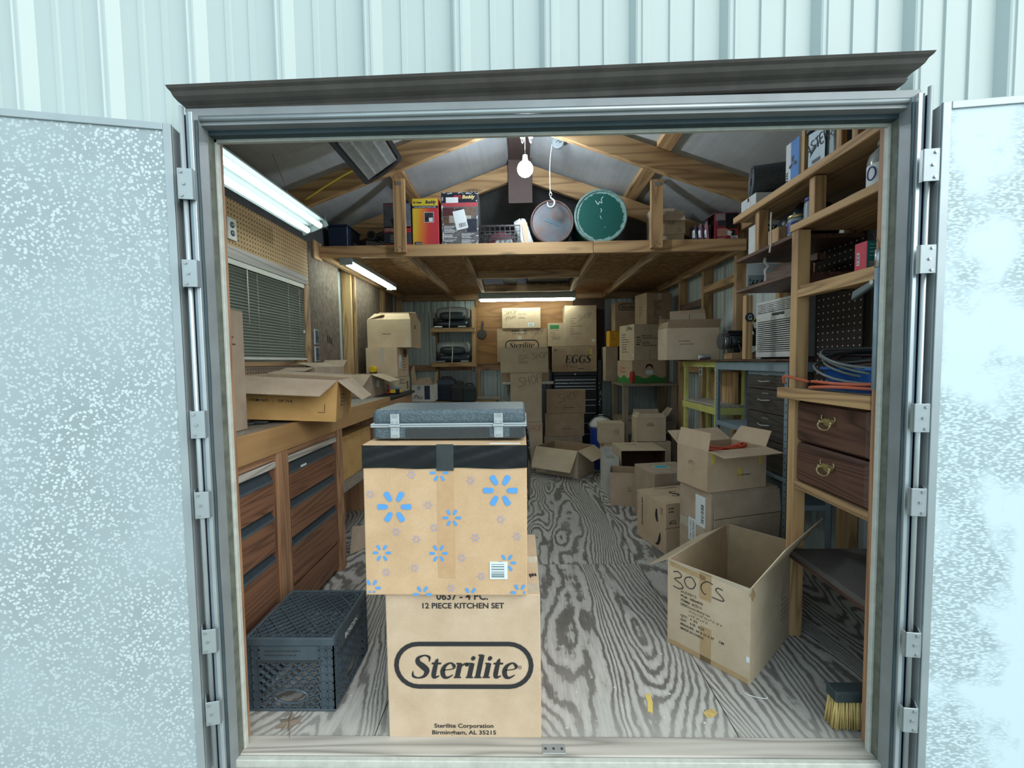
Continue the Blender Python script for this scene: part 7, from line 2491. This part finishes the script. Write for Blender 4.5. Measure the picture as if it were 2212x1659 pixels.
# corner posts with stacked ribs
for sx in (-1, 1):
    for sy in (-1, 1):
        m = MB()
        cx, cy = sx * (W2 - .028), sy * (W2 - .028)
        m.box(sx * W2 - sx * .006, sx * (W2 - .056), sy * (W2 - .004), sy * (W2 - .010), .01, h - .03)
        m.box(sx * (W2 - .004), sx * (W2 - .010), sy * W2 - sy * .006, sy * (W2 - .056), .01, h - .03)
        for k in range(8):
            z = .014 + k * .031
            m.box(sx * W2, sx * (W2 - .056), sy * W2, sy * (W2 - .006), z, z + .005)
            m.box(sx * W2, sx * (W2 - .006), sy * W2, sy * (W2 - .056), z, z + .005)
        for e in (0, .026, .052):
            m.box(sx * (W2 - e), sx * (W2 - e - .004), sy * W2, sy * (W2 - .008), .01, h - .03)
            m.box(sx * W2, sx * (W2 - .008), sy * (W2 - e), sy * (W2 - e - .004), .01, h - .03)
        m.build('corner_post', bm_, cr)
# solid upper band on each side and its shelf line
for i in range(4):
    rot = Matrix.Rotation(R(90 * i), 4, 'Z')
    MB().box(-W2 + .057, W2 - .057, -W2 + .003, -W2 + .008, h - .085, h - .031, rot).build('side_band', bm_, cr)
    MB().box(-W2 + .045, W2 - .045, -W2 - .001, -W2 + .010, h - .092, h - .086, rot).build('band_edge', M['charcoal'], cr, .001)
# diagonal lattice on four sides, with an oval hand hole low down
def clip_line(p, q, x0, x1, z0, z1):
    (ax, az), (bx_, bz) = p, q
    t0, t1 = 0.0, 1.0
    for dlt, lo, hi, s in ((bx_ - ax, x0, x1, ax), (bz - az, z0, z1, az)):
        if abs(dlt) < 1e-9:
            if s < lo or s > hi:
                return None
            continue
        ta, tb_ = (lo - s) / dlt, (hi - s) / dlt
        if ta > tb_:
            ta, tb_ = tb_, ta
        t0, t1 = max(t0, ta), min(t1, tb_)
    if t0 >= t1:
        return None
    return (ax + (bx_ - ax) * t0, az + (bz - az) * t0), (ax + (bx_ - ax) * t1, az + (bz - az) * t1)
HX, HZ, HRX, HRZ = 0.0, .055, .062, .026
for i in range(4):
    rot = Matrix.Rotation(R(90 * i), 4, 'Z')
    m = MB()
    for sgn in (1, -1):
        for k in range(-8, 14):
            c0 = -W2 - .06 + k * .0405
            seg = clip_line((c0, .0 if sgn > 0 else h), (c0 + h * 1.25, h if sgn > 0 else 0.0), -W2 + .056, W2 - .056, .012, h - .092)
            if not seg:
                continue
            (xa, za), (xb, zb) = seg
            N = 14
            for q in range(N):
                xs, zs = xa + (xb - xa) * q / N, za + (zb - za) * q / N
                xe, ze = xa + (xb - xa) * (q + 1) / N, za + (zb - za) * (q + 1) / N
                xm, zm = (xs + xe) / 2, (zs + ze) / 2
                if ((xm - HX) / HRX) ** 2 + ((zm - HZ) / HRZ) ** 2 < 1:
                    continue
                t = MB().beam((xs, -W2 + .006, zs), (xe, -W2 + .006, ze), .0042, .010, (0, 1, 0))
                m.add(t.v, t.f, rot)
    m.build('side_lattice', bm_, cr, kind='stuff')
    pts = [rot @ Vector((HX + HRX * math.cos(a), -W2 + .005, HZ + HRZ * math.sin(a))) for a in [2 * math.pi * k / 28 for k in range(28)]]
    MB().tube(pts, .0045, 6, True).build('hand_hole_rim', bm_, cr)
# bottom lattice now on top: short staggered slats in diamonds
m = MB()
for k in range(-9, 18):
    c0 = -W2 - .03 + k * .037
    seg = clip_line((c0, -W2), (c0 + w, W2), -W2 + .012, W2 - .012, -W2 + .012, W2 - .012)
    if seg:
        (xa, ya), (xb, yb) = seg
        m.beam((xa, ya, h - .007), (xb, yb, h - .007), .0028, .011)
    seg = clip_line((c0, W2), (c0 + w, -W2), -W2 + .012, W2 - .012, -W2 + .012, W2 - .012)
    if seg:
        (xa, ya), (xb, yb) = seg
        if k % 2 == 0:
            m.beam((xa, ya, h - .005), (xb, yb, h - .005), .004, .010)
        else:
            m.beam((xa, ya, h - .008), (xb, yb, h - .008), .0022, .009)
for k in range(-1, 12):
    for sx in (-1, 1):
        t_ = -W2 + .014 + k * .027
        if -W2 < t_ < W2 - .02:
            m.box(sx * (W2 - .012), sx * (W2 - .024), t_, t_ + .003, h - .012, h - .001)
            m.box(t_, t_ + .003, sx * (W2 - .012), sx * (W2 - .024), h - .012, h - .001)
for e in (-1, 1):
    m.box(-W2 + .012, W2 - .012, e * (W2 - .024), e * (W2 - .027), h - .012, h - .001)
    m.box(e * (W2 - .024), e * (W2 - .027), -W2 + .012, W2 - .012, h - .012, h - .001)
m.build('base_lattice', bm_, cr, kind='stuff')
f = Face(cr, (W2 - .003 - .005 + .0055, -W2, 0), (0, 1, 0), (0, 0, 1), (1, 0, 0))
text(f, 'BORDEN', .165, h - .070, .030, M['paper'], bold=.02, width=.12, rot=180 if False else 0)
f = Face(cr, (-W2, -W2 + .003, 0), (1, 0, 0), (0, 0, 1), (0, -1, 0))
lines(f, .075, h - .052, .16, 2, M['charcoal'], .008, 2.0, 5)

# broom head by the right jamb
br = thing('broom', 'broom head with straw coloured bristles by the right jamb', 'broom', (1.170, 1.425, .001))
MB().box(-.12, .12, -.025, .028, .100, .138).build('block', plain('#3b474a', .6, 0, .3, 20), br, .005)
m = MB()
rnd = random.Random(17)
for i in range(20):
    for j in range(3):
        x, y = -.112 + i * .0118, -.016 + j * .016
        for q in range(9):
            dx, dy = rnd.uniform(-.006, .006), rnd.uniform(-.006, .006)
            m.tube([(x + dx * .5, y + dy * .5, .100), (x + dx * 1.1 - (.006 if i < 2 else 0), y + dy * 1.3, .002 + rnd.uniform(0, .008))], .0019, 4)
m.build('bristles', plain('#d9c07c', .7, 0, .2, 40), br, kind='stuff')
MB().cyl((.05, .0, .139), (.10, .02, .34), .012, 10).build('handle', M['black_wood_z'], br)

# conduit beside the right jamb
cd = thing('conduit', 'grey steel conduit running down inside the right jamb', 'pipe', (1.1075, 1.356, 1.165))
MB().cyl((0, 0, 0), (0, 0, .38), .0078, 12).build('pipe', M['steel_blue'], cd)
MB().cyl((0, 0, .3805), (0, 0, .435), .0092, 12).build('coupling', M['steel'], cd)
MB().tube(catmull([(0, 0, .436), (0, .0, .455), (-.004, .004, .47)], 4), .002, 6).build('wire', plain('#9a6a58', .5), cd)

# litter on the floor
GLt = 'small litter on the plywood floor'
lf = thing('dry_leaf', 'dry brown leaf on the floor by the left jamb', 'leaf', (-.835, 1.425, .002), 30, group=GLt)
m = MB()
pts = [(0, -.045), (.012, -.02), (.04, -.022), (.026, -.002), (.045, .012), (.018, .016), (.012, .045), (-.004, .024), (-.03, .034), (-.022, .01), (-.046, .0), (-.02, -.012), (-.026, -.03), (-.006, -.02)]
m.add([(0, 0, .006)] + [(x, y, .001 + .004 * ((i % 3) == 0)) for i, (x, y) in enumerate(pts)], [(0, 1 + i, 1 + (i + 1) % len(pts)) for i in range(len(pts))])
m.build('blade', plain('#8d8071', .9, 0, .3, 40), lf)
MB().tube([(0, -.07, .002), (0, 0, .007), (.01, .04, .004)], .0012, 5).build('stem', plain('#6d5c4c', .9), lf)
yb = thing('wood_chip', 'thin yellow strip of bare wood on the floor before the open 30Cs carton', 'chip', (.462, 1.525, .0008), -12, group=GLt)
MB().prism([(-.010, -.045), (.008, -.05), (.012, .0), (.006, .045), (-.014, .03), (-.006, -.005)], 0, .0012).build('chip', plain('#d7bd6c', .8), yb)
yc = thing('wood_chip', 'yellow splintered knot patch on the floor near the sill', 'chip', (.668, 1.478, .0008), 20, group=GLt)
MB().prism([(-.030, -.012), (-.005, -.018), (.022, -.008), (.018, .012), (-.008, .014), (-.028, .008)], 0, .0012).build('chip', plain('#cdb270', .8, 0, .3, 60), yc)
tw_ = thing('plastic_tie', 'bent white plastic tie on the floor by the 30Cs carton corner', 'tie', (.865, 1.555, .001), -25, group=GLt)
MB().tube(catmull([(-.04, .006, .004), (-.03, -.006, .003), (0, -.008, .003), (.035, -.002, .004), (.042, .006, .006)], 5), .0015, 5).build('tie', M['white'], tw_)
m = MB()
rnd = random.Random(33)
for k in range(70):
    x, y = rnd.uniform(-.7, 1.0), rnd.uniform(1.39, 1.8) if k < 40 else rnd.uniform(1.8, 3.2)
    if (-.47 < x < .07 and y < 1.86) or (-1.03 < x < -.68 and y < 1.82) or (.6 < x and y > 1.55):
        continue
    s = rnd.uniform(.0012, .004)
    m.box(x - s, x + s, y - s * .7, y + s * .7, .0003, .0018, None)
cb_ = m.build('crumbs', M['card_white'], None, kind='stuff')
cb_['label'] = 'pale crumbs and grit scattered over the plywood floor'
cb_['category'] = 'debris'
